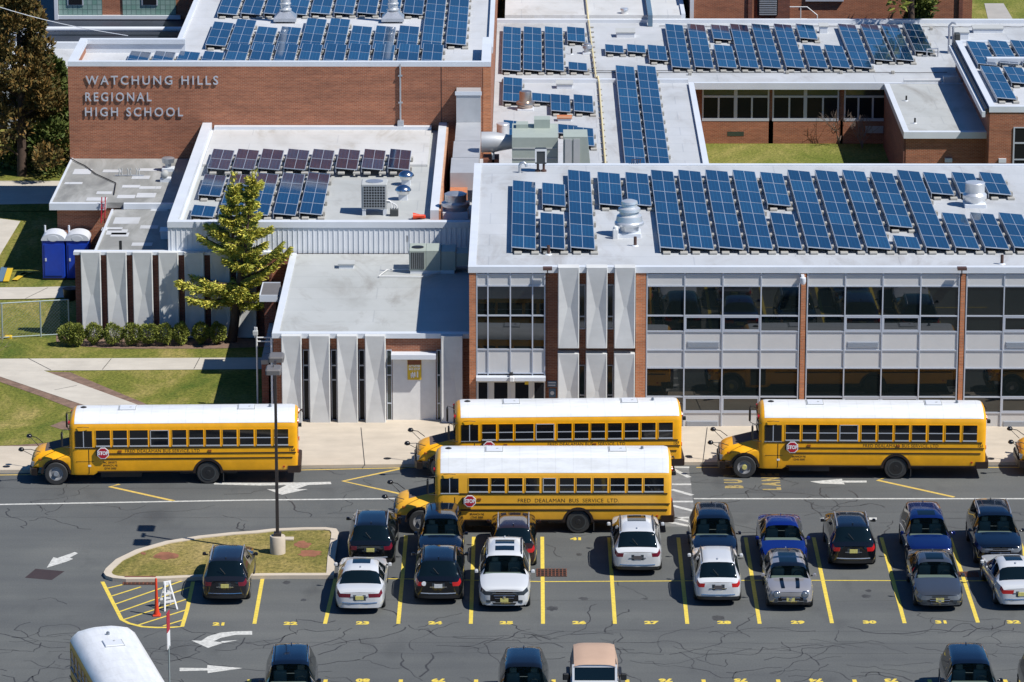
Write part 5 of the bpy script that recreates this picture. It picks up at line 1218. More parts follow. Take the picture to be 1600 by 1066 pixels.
        m = MB(); m.tube([(1.70, s*1.15, 2.42), (1.34, s*1.42, 2.46), (1.34, s*1.42, 1.74), (1.70, s*1.15, 1.62)], .016, 6); m.build('mirror_arm', 'black', root, local=True)
        m = MB(); m.box(1.362, 1.366, s*1.36, s*1.54, 1.84, 2.34); m.build('mirror_glass', 'chrome', root, local=True)
    # windshield, destination header
    m = MB(); m.add([(1.590, -1.02, 1.72), (1.590, 1.02, 1.72), (1.605, .98, 2.34), (1.605, -.98, 2.34)], [(0, 1, 2, 3)]); m.build('windshield', 'bus_glass', root, local=True)
    m = MB(); m.box(1.55, 1.589, -.02, .02, 1.70, 2.36); m.box(1.575, 1.62, -1.06, 1.06, 2.34, 2.40); m.box(1.57, 1.62, -1.08, 1.08, 1.64, 1.70); m.build('windshield_frame', 'bus_black', root, local=True)
    # side windows both sides
    z0, z1 = zwin
    wins = wins or [(2.73, 3.32), (3.44, 4.03), (4.14, 4.90), (5.0, 5.78), (5.92, 6.51), (6.63, 7.22), (7.33, 7.92), (8.04, 8.62), (8.75, 9.33), (9.46, 10.05), (10.19, 10.78)]
    for s in (-1, 1):
        yo = lambda d: s*(W+d)
        for j, (a, b) in enumerate(wins):
            m = MB(); m.box(a, b, yo(-.02), yo(.004), z0, z1); g = m.build('window', 'bus_glass', root, local=True)
            m = MB(); zm = z0+(z1-z0)*.47
            m.box(a, b, yo(.005), yo(.016), zm-.018, zm+.018); m.box(a, b, yo(.005), yo(.03), z0-.03, z0+.02)
            if j == (3 if not old else 4):
                for q in ((a, a+.03, z0, z1), (b-.03, b, z0, z1), (a, b, z1-.03, z1)): m.box(q[0], q[1], yo(.0165), yo(.024), q[2], q[3])
            m.build('window_bar', 'window_bar', g, local=True)
            m = MB()
            m.box(a-.025, a, yo(.0), yo(.014), z0-.02, z1+.01); m.box(b, b+.025, yo(.0), yo(.014), z0-.02, z1+.01); m.box(a, b, yo(.0), yo(.014), z1, z1+.02); m.build('window_frame', 'bus_black' if False else col, g, local=True)
        if s < 0:
            m = MB(); m.box(1.86, 2.57, yo(-.02), yo(.004), z0-.05, z1-.02); g = m.build('driver_window', 'bus_glass', root, local=True)
            m = MB(); m.box(2.19, 2.225, yo(.005), yo(.016), z0-.05, z1-.02); m.box(1.84, 2.59, yo(.005), yo(.02), z0-.09, z0-.05); m.build('window_bar', 'window_bar', g, local=True)
            m = MB(); m.box(2.40, 2.43, yo(.001), yo(.006), .5, 1.55); m.box(1.88, 2.62, yo(.001), yo(.006), 1.02, 1.035); m.build('panel_seam', 'bus_black', root, local=True)
            m = MB(); m.box(2.38, 2.50, yo(.001), yo(.008), .80, .88); m.build('decal', 'letter_white', root, local=True)
        else:
            m = MB(); m.box(1.86, 2.55, yo(-.02), yo(.006), .55, 2.35); m.build('door', 'bus_glass', root, local=True)
        segs = [(10.95, 6.78, 8.02)] 
        m = MB(); m.box(1.84 if not old else 2.6, 11.0, yo(.001), yo(.02), z0-.11, z0-.06); m.build('rub_rail', 'bus_black', root, local=True)
        m = MB(); m.box(2.95, 11.1, yo(.001), yo(.022), 1.34 if not old else 1.24, 1.385 if not old else 1.285); m.build('rub_rail', 'bus_black', root, local=True)
        if old:
            m = MB(); m.box(1.86, 11.0, yo(.001), yo(.022), .985, 1.04); m.build('rub_rail', 'bus_black', root, local=True)
        else:
            m = MB(); m.box(2.95, 10.95, yo(.001), yo(.022), 1.12, 1.165); m.build('rub_rail', 'bus_black', root, local=True)
        for (a, b) in ((2.77, 6.80), (8.0, 10.75)):
            m = MB(); m.box(a, b, yo(-.03), yo(.012), .548, .60); m.build('skirt_rail', 'bus_black', root, local=True)
        for x in (3.72, 7.48) if not old else (3.4,):
            m = MB(); m.cbox(x-.08, x+.08, yo(.002), yo(.03), 1.43, 1.51, .01); m.build('marker_light', 'lens_amber', root, local=True)
        m = MB(); m.box(10.55, 10.62, yo(.001), yo(.02), .72, .78); m.build('marker_light', 'light_red', root, local=True)
    yo = -(W+.004)
    zt_ = 1.465 if not old else 1.40
    if words:
        for s_, x, sz in words: text(s_, sz, 'lettering', 'letter_black', root, (x, yo, zt_), (math.pi/2, 0, 0), off=.0, sx=1.0, space=1.06)
    if number: text(number, .19, 'fleet_number', 'letter_black', root, (10.93 if not old else 3.9, yo, 1.47), (math.pi/2, 0, 0), off=.004, sx=.9)
    for k, s_ in enumerate(side_small): text(s_, .12, 'small_lettering', 'letter_black', root, (3.30, yo, .98-.13*k-(.15 if old else 0)), (math.pi/2, 0, 0), off=.002, sx=.9)
    # stop arm
    xs_, zs_ = 3.02, 1.42
    def octo(r, y0, y1, mat, nm, par):
        m = MB(); P = [(xs_+r*math.cos(R(22.5+45*k)), zs_+r*math.sin(R(22.5+45*k))) for k in range(8)]
        m.add([(x, y0, z) for x, z in P]+[(x, y1, z) for x, z in P], [tuple(range(8)), tuple(range(15, 7, -1))]+[(k, (k+1)%8, 8+(k+1)%8, 8+k) for k in range(8)]); return m.build(nm, mat, par, local=True)
    arm = octo(.26, -W-.13, -W-.10, 'letter_white', 'stop_arm', root); octo(.225, -W-.136, -W-.1305, 'stop_red', 'sign_face', arm)
    text('STOP', .21, 'sign_text', 'letter_white', arm, (xs_, -W-.139, zs_), (math.pi/2, 0, 0), off=.010, sx=.82)
    m = MB(); m.box(xs_-.3, xs_-.1, -W-.10, -W-.005, zs_-.13, zs_+.13); m.build('arm_hinge', 'bus_black', arm, local=True)
    # warning lights front and rear
    for x in (1.60, 11.17):
        for s in (-1, 1):
            for d, mt in ((.88, 'light_red'), (.66, 'lens_amber')):
                m = MB(); q = -1 if x < 2 else 1; m.lathe([(0, q*.05), (.08, q*.045), (.095, 0), (.095, -q*.05)], 14, (x, s*d, 2.62), 'x'); m.build('warning_light', mt, root, local=True)
    for s in (-1, 1):
        m = MB(); m.lathe([(0, .03), (.09, .03), (.09, -.02)], 14, (11.165, s*.95, 1.35), 'x'); m.build('taillight', 'light_red', root, local=True)
        m = MB(); m.box(11.161, 11.166, s*.45, s*.95, 1.75, 2.35); m.build('rear_window', 'bus_glass', root, local=True)
    m = MB(); m.box(11.161, 11.172, -.36, .36, .95, 2.42); m.box(11.173, 11.178, -.3, .3, 1.7, 2.35, 'bus_glass'); m.build('rear_door', 'bus_yellow_old', root, local=True)
    m = MB(); m.tube([(11.17, 1.1, 2.5), (11.32, 1.0, 2.62), (11.34, .9, 2.55)], .03, 6); m.cbox(11.2, 11.34, -1.12, -.98, 2.45, 2.6, .02); m.build('rear_camera', 'black', root, local=True)
    m = MB(); xk = 2.1; m.tube([(1.95, -W-.02, 2.52), (2.2, -W-.10, 2.56), (2.45, -W-.05, 2.52)], .012, 5); m.build('grab_wire', 'bus_black', root, local=True)
    return root
school_bus('yellow school bus parked at the kerb furthest left, its tail behind the lamp pole', 88, 758.5, .032, [('FRED DEALAMAN BUS SERVICE, LTD', 5.5, .185)], '164', side_small=('MC 2003572', 'BRANCH, NJ', 'GVW 5000'))
school_bus('yellow school bus at the kerb in the middle, half hidden behind another bus', 690, 748.5, .040, [('FRED DEALAMAN BUS', 6.45, .185), ('SERVICE, LTD', 8.2, .185)], '157')
school_bus('yellow school bus in the lane in front of another bus, nearest the parked cars', 657, 834.5, .008, [('FRED  DEALAMAN  BUS  SERVICE  LTD.', 7.0, .225)], '', H=3.22, zb_white=2.56, zwin=(1.78, 2.36), old=True, col='bus_yellow_old',
   wins=[(2.98, 3.76), (3.88, 4.43), (4.58, 5.14), (5.28, 5.83), (5.97, 6.50), (6.65, 7.22), (7.33, 7.90), (8.02, 8.57), (8.70, 9.27), (9.40, 9.96), (10.07, 10.85)])
school_bus('yellow school bus parked at the kerb at right, in front of the glazed wing', 1163, 748, -.012, [('FRED DEALAMAN', 6.75, .185), ('BUS SERVICE, LTD', 8.4, .185)], '151', hub='plate_yellow')
school_bus('yellow school bus at the right edge with only its nose in the picture', 1632, 747, 0, [], '')
# the bus at the bottom left, tail away from the camera
pr = G(160, 979, 3.0); rz5 = R(105.8); ca, sa = math.cos(rz5), math.sin(rz5)
ox, oy = pr.x-11.1*ca, pr.y-11.1*sa
school_bus('yellow school bus with white roof driving towards the camera at the bottom left corner', 0, 0, rz5, [], '', at=Vector((ox+(1.02*ca+1.21*sa), oy+(1.02*sa-1.21*ca), 0)), H=3.05, zb_white=2.6, old=True, col='bus_yellow_old')
# ================================================================ SOLAR ARRAYS
PW, PD, ZLo, ZHi = 1.08, 2.25, .22, .32
def _module(n_):
    m = MB(); f = .022; sl = (ZHi-ZLo)/PW
    def q(x0, x1, y0, y1, dz, mat): m.poly([(x0, y0, ZHi-sl*x0+dz), (x1, y0, ZHi-sl*x1+dz), (x1, y1, ZHi-sl*x1+dz), (x0, y1, ZHi-sl*x0+dz)], mat)
    D = PD-.02
    # aluminium frame slab with two glass halves seated in it
    vs = [(0, 0, ZHi-.04), (PW, 0, ZLo-.04), (PW, D, ZLo-.04), (0, D, ZHi-.04), (0, 0, ZHi), (PW, 0, ZLo), (PW, D, ZLo), (0, D, ZHi)]
    m.add(vs, [(0, 3, 2, 1), (4, 5, 6, 7), (0, 1, 5, 4), (1, 2, 6, 5), (2, 3, 7, 6), (3, 0, 4, 7)], 'panel_frame')
    for a, b in ((f, PW/2-.011), (PW/2+.011, PW-f)): q(a, b, .035, D-.035, .003, 'solar_cell')
    o = m.build('solar_panel', 'panel_frame', None); return o
_proto = _module(0); _pm = _proto.data; bpy.data.objects.remove(_proto)
def _rack(n):
    m = MB(); L = n*PD
    for x in (.06, PW-.10): m.box(x, x+.04, .02, L-.03, .04, ZLo-.05)
    m.box(0.0, .03, .03, L-.05, .06, ZHi-.06, 'galvanised')
    return m
def _clips(n):
    m = MB()
    for k in range(n): y = .55+PD*k; m.box(PW+.02, PW+.12, y, y+.35, .02, .20)
    return m
_cache = {}
def _part(kind, n, root):
    key = (kind, n)
    if key not in _cache:
        if kind == 'rack': o = _rack(n).build('racking', 'black', None)
        elif kind == 'ballast':
            mm = MB(); mm.cbox(0, .34, -.22, .10, .02, .11, .015); o = mm.build('ballast_block', 'ballast', None)
        else: o = _clips(n).build('clip_row', 'ballast', None)
        _cache[key] = o.data; bpy.data.objects.remove(o)
    o = bpy.data.objects.new({'rack': 'racking', 'ballast': 'ballast_block', 'clip': 'edge_ballast'}[kind], _cache[key]); C.objects.link(o); o.parent = root
    return o
ORD = ['', 'first', 'second', 'third', 'fourth', 'fifth', 'sixth', 'seventh', 'eighth', 'ninth', 'tenth', 'eleventh', 'twelfth', 'thirteenth', 'fourteenth', 'fifteenth', 'sixteenth', 'seventeenth', 'eighteenth', 'nineteenth', 'twentieth']
NUM = ['', 'one', 'two', 'three', 'four', 'five', 'six', 'seven', 'eight', 'nine', 'ten', 'eleven', 'twelve', 'thirteen']
def array(u, v, n, z, label, clips=True, Y=None):
    """u, v: pixel of the near left corner of the strip"""
    p = G(u, v, z+ZHi)
    if Y: p = Vector((WY(u, v, Y).x, Y, z))
    root = thing('solar_array', label, 'solar panels', (p.x, p.y, z), 0, 'solar panel strips on the roofs')
    for k in range(n):
        o = bpy.data.objects.new('solar_panel', _pm); C.objects.link(o); o.parent = root; o.location = (0, k*PD, 0)
        o.rotation_euler = (random.uniform(-.003, .003), random.uniform(-.004, .004), 0)
    _part('rack', n, root); 
    a = _part('ballast', 1, root); a.location = (.12, 0, 0); a = _part('ballast', 1, root); a.location = (PW-.2, 0, 0)
    if clips:
        for k in range(n): o = _part('clip', 1, root); o.location = (0, k*PD, 0)
    return root
def row(items, z, where, what='panel strip'):
    for i, it in enumerate(items):
        u, v, n = it[:3]
        array(u, v, n, z, Y=it[3] if len(it) > 3 else None, label='%s %s from left %s, %s panel%s long' % (ORD[i+1], what, where, NUM[n], 's' if n > 1 else ''))
RB = ZB-.03
row([(799, 385.5, 6), (844.5, 385.5, 3), (891.5, 385.5, 7), (1031.5, 385.5, 7), (1077.5, 385.5, 7), (1123.5, 385.5, 7), (1169.5, 385.5, 7), (1215.5, 385.5, 3), (1262, 385.5, 7), (1308.5, 385.5, 7), (1354.5, 385.5, 7), (1401, 385.5, 1), (1447, 385.5, 7), (1493, 385.5, 3), (1539, 385.5, 3), (1585, 385.5, 3)], RB, 'along the glazed wing front')
row([(847, 318.5, 2), (936.5, 318, 3), (981.5, 318, 3), (1199, 318, 3), (1389, 352, 5), (1455, 301, 2), (1500.5, 301, 2), (1544.5, 301, 2)], RB, 'in the back line of the glazed wing', 'short strip')
RH = ZI
row([(977, 258, 12), (1014.5, 258, 12)], RH, 'beside the yellowish conduit', 'long strip')
row([(785.5, 157, 3), (831, 157, 1), (860.8, 172, 2), (897, 172.5, 2)], RH, 'beyond the coppery ventilator', 'strip')
row([(785.8, 214, 2), (872, 207, 1), (897, 225, 2)], RH, 'near the pale green rooftop unit', 'strip')
RI = ZI-.02
row([(784, 108, 6), (817.5, 108, 6), (852, 108, 6), (888.5, 108, 1)], RI, 'at the west end of the courtyard wing', 'strip')
row([(886.5, 63, 2), (946, 80, 1), (980.5, 80, 1), (1014.5, 92, 2)], RI, 'by the conduit', 'small strip')
row([(1050, 103.5, 6), (1086, 103.5, 6), (1122.5, 103.5, 3), (1156.5, 103.5, 6), (1192, 103.5, 6), (1228.5, 103.5, 6), (1264.5, 103.5, 3), (1299.5, 103.5, 3), (1334, 103.5, 6), (1366, 92, 5), (1399.5, 92, 5), (1430, 79, 4)], RI, 'above the courtyard windows')
row([(1115, 59.5, 2), (1250, 58.5, 2)], RI, 'tucked behind the courtyard rows', 'short strip')
row([(1528, 99, 3), (1562.5, 97, 3), (1598, 97, 3)], ZL-.1, 'behind the curb on the corner block', 'strip')
row([(1557.5, 152, 4), (1580.5, 128, 2)], ZL-.1, 'at the front of the corner block', 'strip')
RF = ZF-.75
row([(u, 100, 2, YF+.8) for u in (193, 232, 271, 310)]+[(u, 100, 3, YF+.75) for u in (346.5, 385.5, 424, 463, 502, 540.5, 579.5, 619, 657)], RF, 'at the front edge above the lettering', 'strip')
row([(321, 69, 3), (353.5, 77, 4), (391.5, 77, 3), (429.5, 77, 3), (467.5, 75.5, 4), (505.5, 75.5, 4), (543.5, 75.5, 3), (581.5, 75.5, 3), (619, 75.5, 3), (657.5, 75.5, 8), (696.5, 67, 8)], RF, 'in the second line of the lettered block', 'strip')
row([(339.5, 20, 4), (376, 20, 4), (412, 20, 4), (448, 20, 4), (485, 19, 4), (521.5, 19, 4), (557.5, 19, 4), (594, 19, 4), (630, 20, 4)], RF, 'at the back of the lettered block', 'strip')
RG_ = zgr+.17
row([(323.5, 262, 2), (363, 262, 2), (402.5, 262, 2), (443, 262, 2), (483, 262, 2), (524, 262, 2), (564.5, 262, 2), (605.5, 262, 2)], RG_, 'right below the lettered wall', 'strip')
row([(297.5, 336, 1), (340.5, 334.5, 4), (383.5, 333, 4), (426.5, 333, 4), (467.5, 332, 4)], zgr+.03, 'behind the golden conifer', 'strip')
array(309.5, 303.5, 2, zgr+.03, 'two-panel strip above the single panel at the left parapet of the ribbed block')

# ================================================================ ROOF EQUIPMENT
def base_at(u, v, z): return G(u, v, z)
def spun(name, label, cat, u, v, z, prof, mat='bright_metal', curb=None, group=None):
    p = G(u, v, z); t = thing(name, label, cat, (p.x, p.y, z), 0, group)
    if curb: m = MB(); m.cbox(-curb[0]/2, curb[0]/2, -curb[0]/2, curb[0]/2, -.0, curb[1], .02); m.build('base', 'coping', t, local=True)
    m = MB(); m.lathe(prof, 28); m.build('cowl', mat, t, smooth=35, local=True); return t
spun('roof_ventilator', 'tall stacked spun-metal ventilator among the panels near the folded panels', 'roof vent', 983, 368, RB,
     [(.42, .2), (.44, .45), (.66, .52), (.66, .62), (.60, .68), (.56, .92), (.44, 1.0), (.43, 1.10), (.51, 1.14), (.49, 1.26), (.36, 1.34), (.34, 1.46), (.38, 1.48), (.36, 1.58), (.2, 1.64), (0, 1.66)], 'bright_metal', (1.05, .2))
t = [o for o in bpy.data.objects if o.name.startswith('roof_ventilator')][-1]
m = MB(); m.cbox(-.75, -.5, -.75, -.5, 0, .45, .03); m.lathe([(.12, .45), (.1, .55), (0, .6)], 12, (-.62, -.62, 0)); m.build('motor_cover', 'white_paint', t, local=True)
spun('roof_ventilator', 'cylindrical shiny ventilator near the right end of the glazed wing roof', 'roof vent', 1522.5, 322, RB,
     [(.46, .18), (.50, .30), (.56, .42), (.56, .55), (.46, .66), (.46, 1.08), (.47, 1.10), (.44, 1.13), (0, 1.16)], 'bright_metal', (1.0, .18))
spun('roof_ventilator', 'coppery reflecting ventilator in front of the small panels on the rear wing', 'roof vent', 821, 171, ZI,
     [(.40, .1), (.42, .22), (.52, .32), (.50, .44), (.34, .5), (.34, .98), (.32, 1.03), (0, 1.05)], 'vent_brown', (.9, .1))
spun('roof_ventilator', 'small ventilator left of the yellowish conduit', 'roof vent', 918, 84, RI, [(.22, .1), (.23, .3), (.3, .34), (.28, .5), (.2, .55), (.2, .62), (0, .65)], 'galvanised', (.6, .1))
spun('roof_ventilator', 'small bright ventilator right of the yellowish conduit', 'roof vent', 975.5, 31.5, RI, [(.25, .1), (.24, .3), (.20, .34), (.2, .62), (.26, .64), (.24, .74), (0, .78)], 'bright_metal', (.6, .1))
for lb, u, v in (('upper mushroom ventilator on the ribbed block roof', 634.5, 289), ('lower mushroom ventilator on the ribbed block roof', 630, 312)):
    p = G(u, v, zgr+.03); t = thing('mushroom_ventilator', lb, 'roof vent', (p.x, p.y, zgr+.03), 0, 'shiny mushroom ventilators')
    m = MB(); m.cbox(-.22, .22, -.22, .22, 0, .42, .02); m.build('base', 'coping', t, local=True)
    m = MB(); m.lathe([(.30, .30), (.33, .44), (.40, .46), (.40, .52), (.30, .64), (.16, .72), (0, .74)], 26); m.build('cap', 'chrome', t, local=True, smooth=40)
p = G(616, 337, zgr+.03); t = thing('pipe_curb', 'small roof curb with three hooked refrigerant pipes beside the tilted unit', 'pipe', (p.x, p.y, zgr+.03))
m = MB(); m.cbox(-.2, .2, -.2, .2, 0, .34, .03); m.build('base', 'coil', t, local=True)
for k in range(3):
    m = MB(); x = -.12+.12*k; m.tube([(x, 0, .3), (x, 0, .62-.07*k), (x-.1, 0, .72-.07*k), (x-.45+.1*k, .05, .72-.07*k)], .035, 7); m.build('pipe', 'white_paint', t, local=True, smooth=50)
# big fan unit with grille, standing on feet
p = G(585, 337, zgr+.03); t = thing('condenser_unit', 'tall condensing unit with a wire grille front on the ribbed block roof', 'air conditioner', (p.x, p.y, zgr+.03))
m = MB(); m.cbox(-.62, .62, 0, 1.15, .32, 1.55, .03); m.build('case', 'unit_grey', t, local=True)
m = MB(); m.box(-.52, .52, -.02, -.001, .40, 1.45); g = m.build('coil', 'coil', t, local=True)
m = MB()
for k in range(9): x = -.52+1.04*k/8; m.box(x-.01, x+.01, -.045, -.021, .40, 1.45)
for k in range(9): z = .40+1.05*k/8; m.box(-.53, .53, -.058, -.0455, z-.01, z+.01)
m.build('grille', 'galvanised', t, local=True)
for x in (-.5, .5):
    for y in (.08, 1.0): m = MB(); m.cbox(x-.09, x+.09, y-.08, y+.1, 0, .32, .01); m.build('foot', 'coping', t, local=True)
m = MB(); m.lathe([(.42, 0), (.42, .03), (.12, .05), (0, .05)], 22, (0, .55, 1.55)); m.build('fan_guard', 'galvanised', t, local=True)
# fallen orange cone
p = G(657, 341, zgr+.03); t = thing('traffic_cone', 'small orange cone and tarp heap near the front edge of the ribbed block', 'cone', (p.x, p.y, zgr+.03))
m = MB(); m.cbox(-.2, .2, -.2, .2, 0, .04, .01); m.build('base', 'black', t, local=True); m = MB(); m.lathe([(.17, -.25), (.16, -.22), (.03, .3), (0, .3)], 14, (-.1, -.3, .17), 'x'); m.cbox(-.35, .25, -.2, .15, .04, .16, .05); m.build('cone', 'cone_orange', t, local=True, smooth=40)
# round fan housing beside the parapet
p = G(712, 338, zgr); t = thing('exhaust_fan', 'large round dented metal exhaust fan between the two parapets', 'roof vent', (p.x, p.y, zgr-.02))
m = MB(); m.cbox(-.62, .62, -.55, .55, 0, .34, .02); m.build('base', 'coping', t, local=True)
m = MB(); m.lathe([(.55, .34), (.60, .45), (.68, .55), (.68, .70), (.52, .78), (.52, 1.05), (.54, 1.12), (.42, 1.18), (0, 1.20)], 28); m.build('cowl', 'galvanised', t, local=True, smooth=38)
# entrance wing rooftop unit
RC = ZC-.05
p = G(641, 428, RC); t = thing('rooftop_unit', 'grey-green packaged rooftop unit half in shadow on the entrance wing', 'air conditioner', (p.x, p.y, RC))
m = MB(); m.box(.0, 2.05, .02, 1.4, 0, .16); m.build('curb', 'coping', t, local=True)
m = MB(); m.cbox(-.05, .72, -.0, 1.45, .16, 1.12, .02); m.cbox(.725, 1.42, .0, 1.45, .16, 1.12, .02); m.cbox(1.425, 2.12, .04, 1.45, .16, 1.06, .02); m.build('case', 'unit_green', t, local=True)
m = MB(); m.box(.02, .64, -.02, -.001, .24, 1.02, 'coil'); 
for k in range(8): x = .02+.62*k/7; m.box(x-.006, x+.006, -.03, -.021, .24, 1.02, 'galvanised')
m.build('coil_guard', 'coil', t, local=True)
m = MB(); m.lathe([(.28, 0), (.28, .03), (.1, .04), (0, .04)], 20, (.34, .6, 1.12)); m.build('fan', 'black', t, local=True)
m = MB(); m.prism([(2.13, .1), (2.7, .15), (2.7, 1.3), (2.13, 1.35)], .35, .95); m.build('hood', 'unit_green', t, local=True)
m = MB(); m.tube([(-.06, .1, .9), (-.14, .1, 1.2), (-.14, .1, 1.55)], .02, 6); m.lathe([(.05, 0), (.05, .3), (0, .32)], 8, (-.14, .1, 1.5)); m.build('mast', 'galvanised', t, local=True)
t = thing('condensate_pipe', 'white pipe loop lying on the entrance wing roof before the unit', 'pipe', (G(620, 432, RC).x, G(620, 432, RC).y, RC))
P = [G(*q, RC+.08) for q in ((641, 421), (605, 421.5), (592, 431.5), (660, 432.5), (693, 424), (693, 419))]
m = MB(); m.tube(P, .03, 6); m.build('pipe', 'white_paint', t)
def hatch(name, label, u, v, z, w_, d, h, mat='unit_grey', cat='roof hatch', group=None):
    p = G(u, v, z); t = thing(name, label, cat, (p.x, p.y, z), 0, group)
    m = MB(); m.cbox(-w_/2, w_/2, 0, d, 0, h*.8, .02); m.build('base', 'coping', t, local=True)
    m = MB(); m.add([(-w_/2-.04, -.04, h*.8), (w_/2+.04, -.04, h*.8), (w_/2+.04, d+.04, h), (-w_/2-.04, d+.04, h), (-w_/2-.04, -.04, h*.8+.06), (w_/2+.04, -.04, h*.8+.06), (w_/2+.04, d+.04, h+.06), (-w_/2-.04, d+.04, h+.06)], [(0, 3, 2, 1), (4, 5, 6, 7), (0, 1, 5, 4), (1, 2, 6, 5), (2, 3, 7, 6), (3, 0, 4, 7)]); m.build('lid', mat, t, local=True); return t
hatch('roof_hatch', 'low grey vent box alone on the entrance wing roof', 541, 420, RC, .7, .5, .22)
hatch('roof_hatch', 'pale hatch with a sloped lid behind the coppery ventilator', 882, 139, ZI, .9, .7, .3)
hatch('roof_hatch', 'large bluish hatch right of the yellowish conduit at the top', 977.5, 59, RI, 1.1, .9, .35)
hatch('roof_hatch', 'long low hatch on the courtyard wing at upper right', 1544, 52, RI, 1.8, .8, .3)
hatch('roof_hatch', 'small grey hatch behind the corner block panels', 1502, 62, RI, .9, .9, .5)
hatch('roof_hatch', 'orange-lidded box on the rear wing roof', 882, 190, ZI, .75, .5, .2, 'brick_orange')
hatch('roof_hatch', 'square ventilation box on the courtyard wing above the small tree', 1287, 52.5, RI, .5, .5, .5)
def pipe_vent(u, v, z, h, label, mat='pipe_brown', r=.07):
    p = G(u, v, z); t = thing('vent_pipe', label, 'vent pipe', (p.x, p.y, z), 0, 'plumbing vent pipes')
    m = MB(); m.lathe([(r*1.5, 0), (r*1.4, .03), (r, .04), (r, h), (r*.75, h), (r*.7, h-.1), (0, h-.1)], 12); m.build('pipe', mat, t, local=True, smooth=40)
    m = MB(); m.lathe([(r*2.4, .0), (r*2.2, .02), (r*1.55, .05), (r*1.5, .05)], 12); m.build('flashing', 'coping', t, local=True)
pipe_vent(857, 398, RB, .42, 'brown vent pipe in front of the leftmost panel strips')
pipe_vent(992.5, 384.5, RB, .42, 'brown vent pipe in front of the stacked ventilator')
pipe_vent(1565.5, 413, RB, .42, 'brown vent pipe near the front edge at the right')
pipe_vent(188.5, 392.5, zdr, .5, 'dark vent pipe behind the left folded panels', 'black')
pipe_vent(1416, 158, ZI-.03, .3, 'dark vent pipe on the small projecting roof, further back', 'black', .05)
pipe_vent(1429.5, 193, ZI-.03, .3, 'dark vent pipe on the small projecting roof, nearer', 'black', .05)
pipe_vent(1024.5, 28, RI, .35, 'small vent pipe on the pale roof at top', 'black', .05)
pipe_vent(893, 85, RI, .35, 'small vent pipe between the panels and the round vent', 'black', .05)
for i, (u, v, lb) in enumerate(((791, 113, 'left'), (983, 114, 'middle'), (1078, 113, 'right'))): pass
# camera-like exhaust box on two legs at the back of the glazed wing
p = G(845, 268, RB); t = thing('exhaust_hood', 'dark box-shaped exhaust hood on two brown legs at the back of the roof', 'roof vent', (p.x, p.y, RB))
for x in (-.14, .14): m = MB(); m.lathe([(.14, 0), (.13, .08), (.06, .1), (.06, .45), (0, .45)], 12, (x, 0, 0)); m.build('leg', 'pipe_brown', t, local=True)
m = MB(); m.cbox(-.27, .27, -.25, .3, .42, 1.12, .03, 'coil'); m.build('box', 'coil', t, local=True)
m = MB(); m.box(-.28, -.2, -.28, -.251, .5, 1.14); m.box(.2, .28, -.28, -.251, .5, 1.14); m.box(-.2, .2, -.28, -.251, 1.04, 1.14); m.build('rim', 'white_paint', t, local=True)
p = G(812, 270, RB); t = thing('gooseneck_pipe', 'grey gooseneck vent pipe left of the exhaust hood', 'vent pipe', (p.x, p.y, RB))
m = MB(); m.tube([(0, 0, 0), (0, 0, .35), (.06, 0, .47), (.2, 0, .5), (.3, 0, .42), (.32, 0, .3)], .07, 10); m.build('pipe', 'galvanised', t, local=True, smooth=50)
p = G(995, 267, RB); t = thing('roof_ladder', 'top of a dark ladder at the back parapet of the glazed wing', 'ladder', (p.x, YBb+.02, RB))
m = MB()
for k in range(5): m.tube([(-.2+.1*k, 0, -.3), (-.2+.1*k, 0, .25), (-.16+.1*k, -.2, .28)], .02, 6)
m.tube([(-.22, 0, .02), (.22, 0, .02)], .02, 6); m.build('rail', 'pipe_brown', t, local=True)
# two flared exhaust stacks on the lettered block
for lb, u in (('left flared exhaust stack behind the panels of the lettered block', 446), ('right flared exhaust stack behind the panels of the lettered block', 614)):
    p = G(u, 34, RF); t = thing('exhaust_stack', lb, 'exhaust stack', (p.x, p.y, RF), 0, 'flared exhaust stacks')
    m = MB(); a, b = .62, .27; vs = [(-a, -a, .1), (a, -a, .1), (a, a, .1), (-a, a, .1), (-a, -a, .28), (a, -a, .28), (a, a, .28), (-a, a, .28), (-b, -b, .62), (b, -b, .62), (b, b, .62), (-b, b, .62)]
    m.add(vs, [(3, 2, 1, 0)]+[(k, (k+1)%4, 4+(k+1)%4, 4+k) for k in range(4)]+[(4+k, 4+(k+1)%4, 8+(k+1)%4, 8+k) for k in range(4)]+[(8, 9, 10, 11)]); m.build('base', 'galvanised', t, local=True)
    m = MB(); m.lathe([(.27, .62), (.35, .66), (.35, .74), (.28, .78), (.28, .98), (.33, 1.0), (.33, 1.06), (.27, 1.1), (.26, 2.6), (0, 2.6)], 22); m.build('stack', 'bright_metal', t, local=True, smooth=35)
# the ducts and units around the corner of the lettered block
dx0, dx1 = XY(713, 180, 219), XY(751, 180, 219); yd0 = 207.0
t = thing('air_duct', 'wide pale metal air duct coming out of the lettered brick wall', 'duct', ((dx0+dx1)/2, yd0, ZI))
m = MB(); m.box(dx0, dx1, YF-1.25, YF-.02, 5.0, 7.46); m.build('riser', 'duct_metal', t)
m = MB()
for k, (a, b) in enumerate(((yd0, 210.5), (210.53, 214.4), (214.43, YF-1.27))): m.box(dx0-.05*(2-k), dx1+.01, a, b, 4.95, 5.86-.05*(2-k)*.3)
m.build('trunk', 'duct_metal', t)
m = MB(); m.box(dx0-.1, dx0+.02, yd0, YF-1.3, 3.0, 4.94); m.box(dx0-.1, dx0+.75, yd0-1.2, yd0-.01, 3.0, 5.1); m.build('brick_base', 'brick_orange', t)
m = MB(); m.box(dx0-.06, dx1+.06, YF-1.3, YF-1.26, 7.3, 7.5); m.build('flange', 'coping', t)
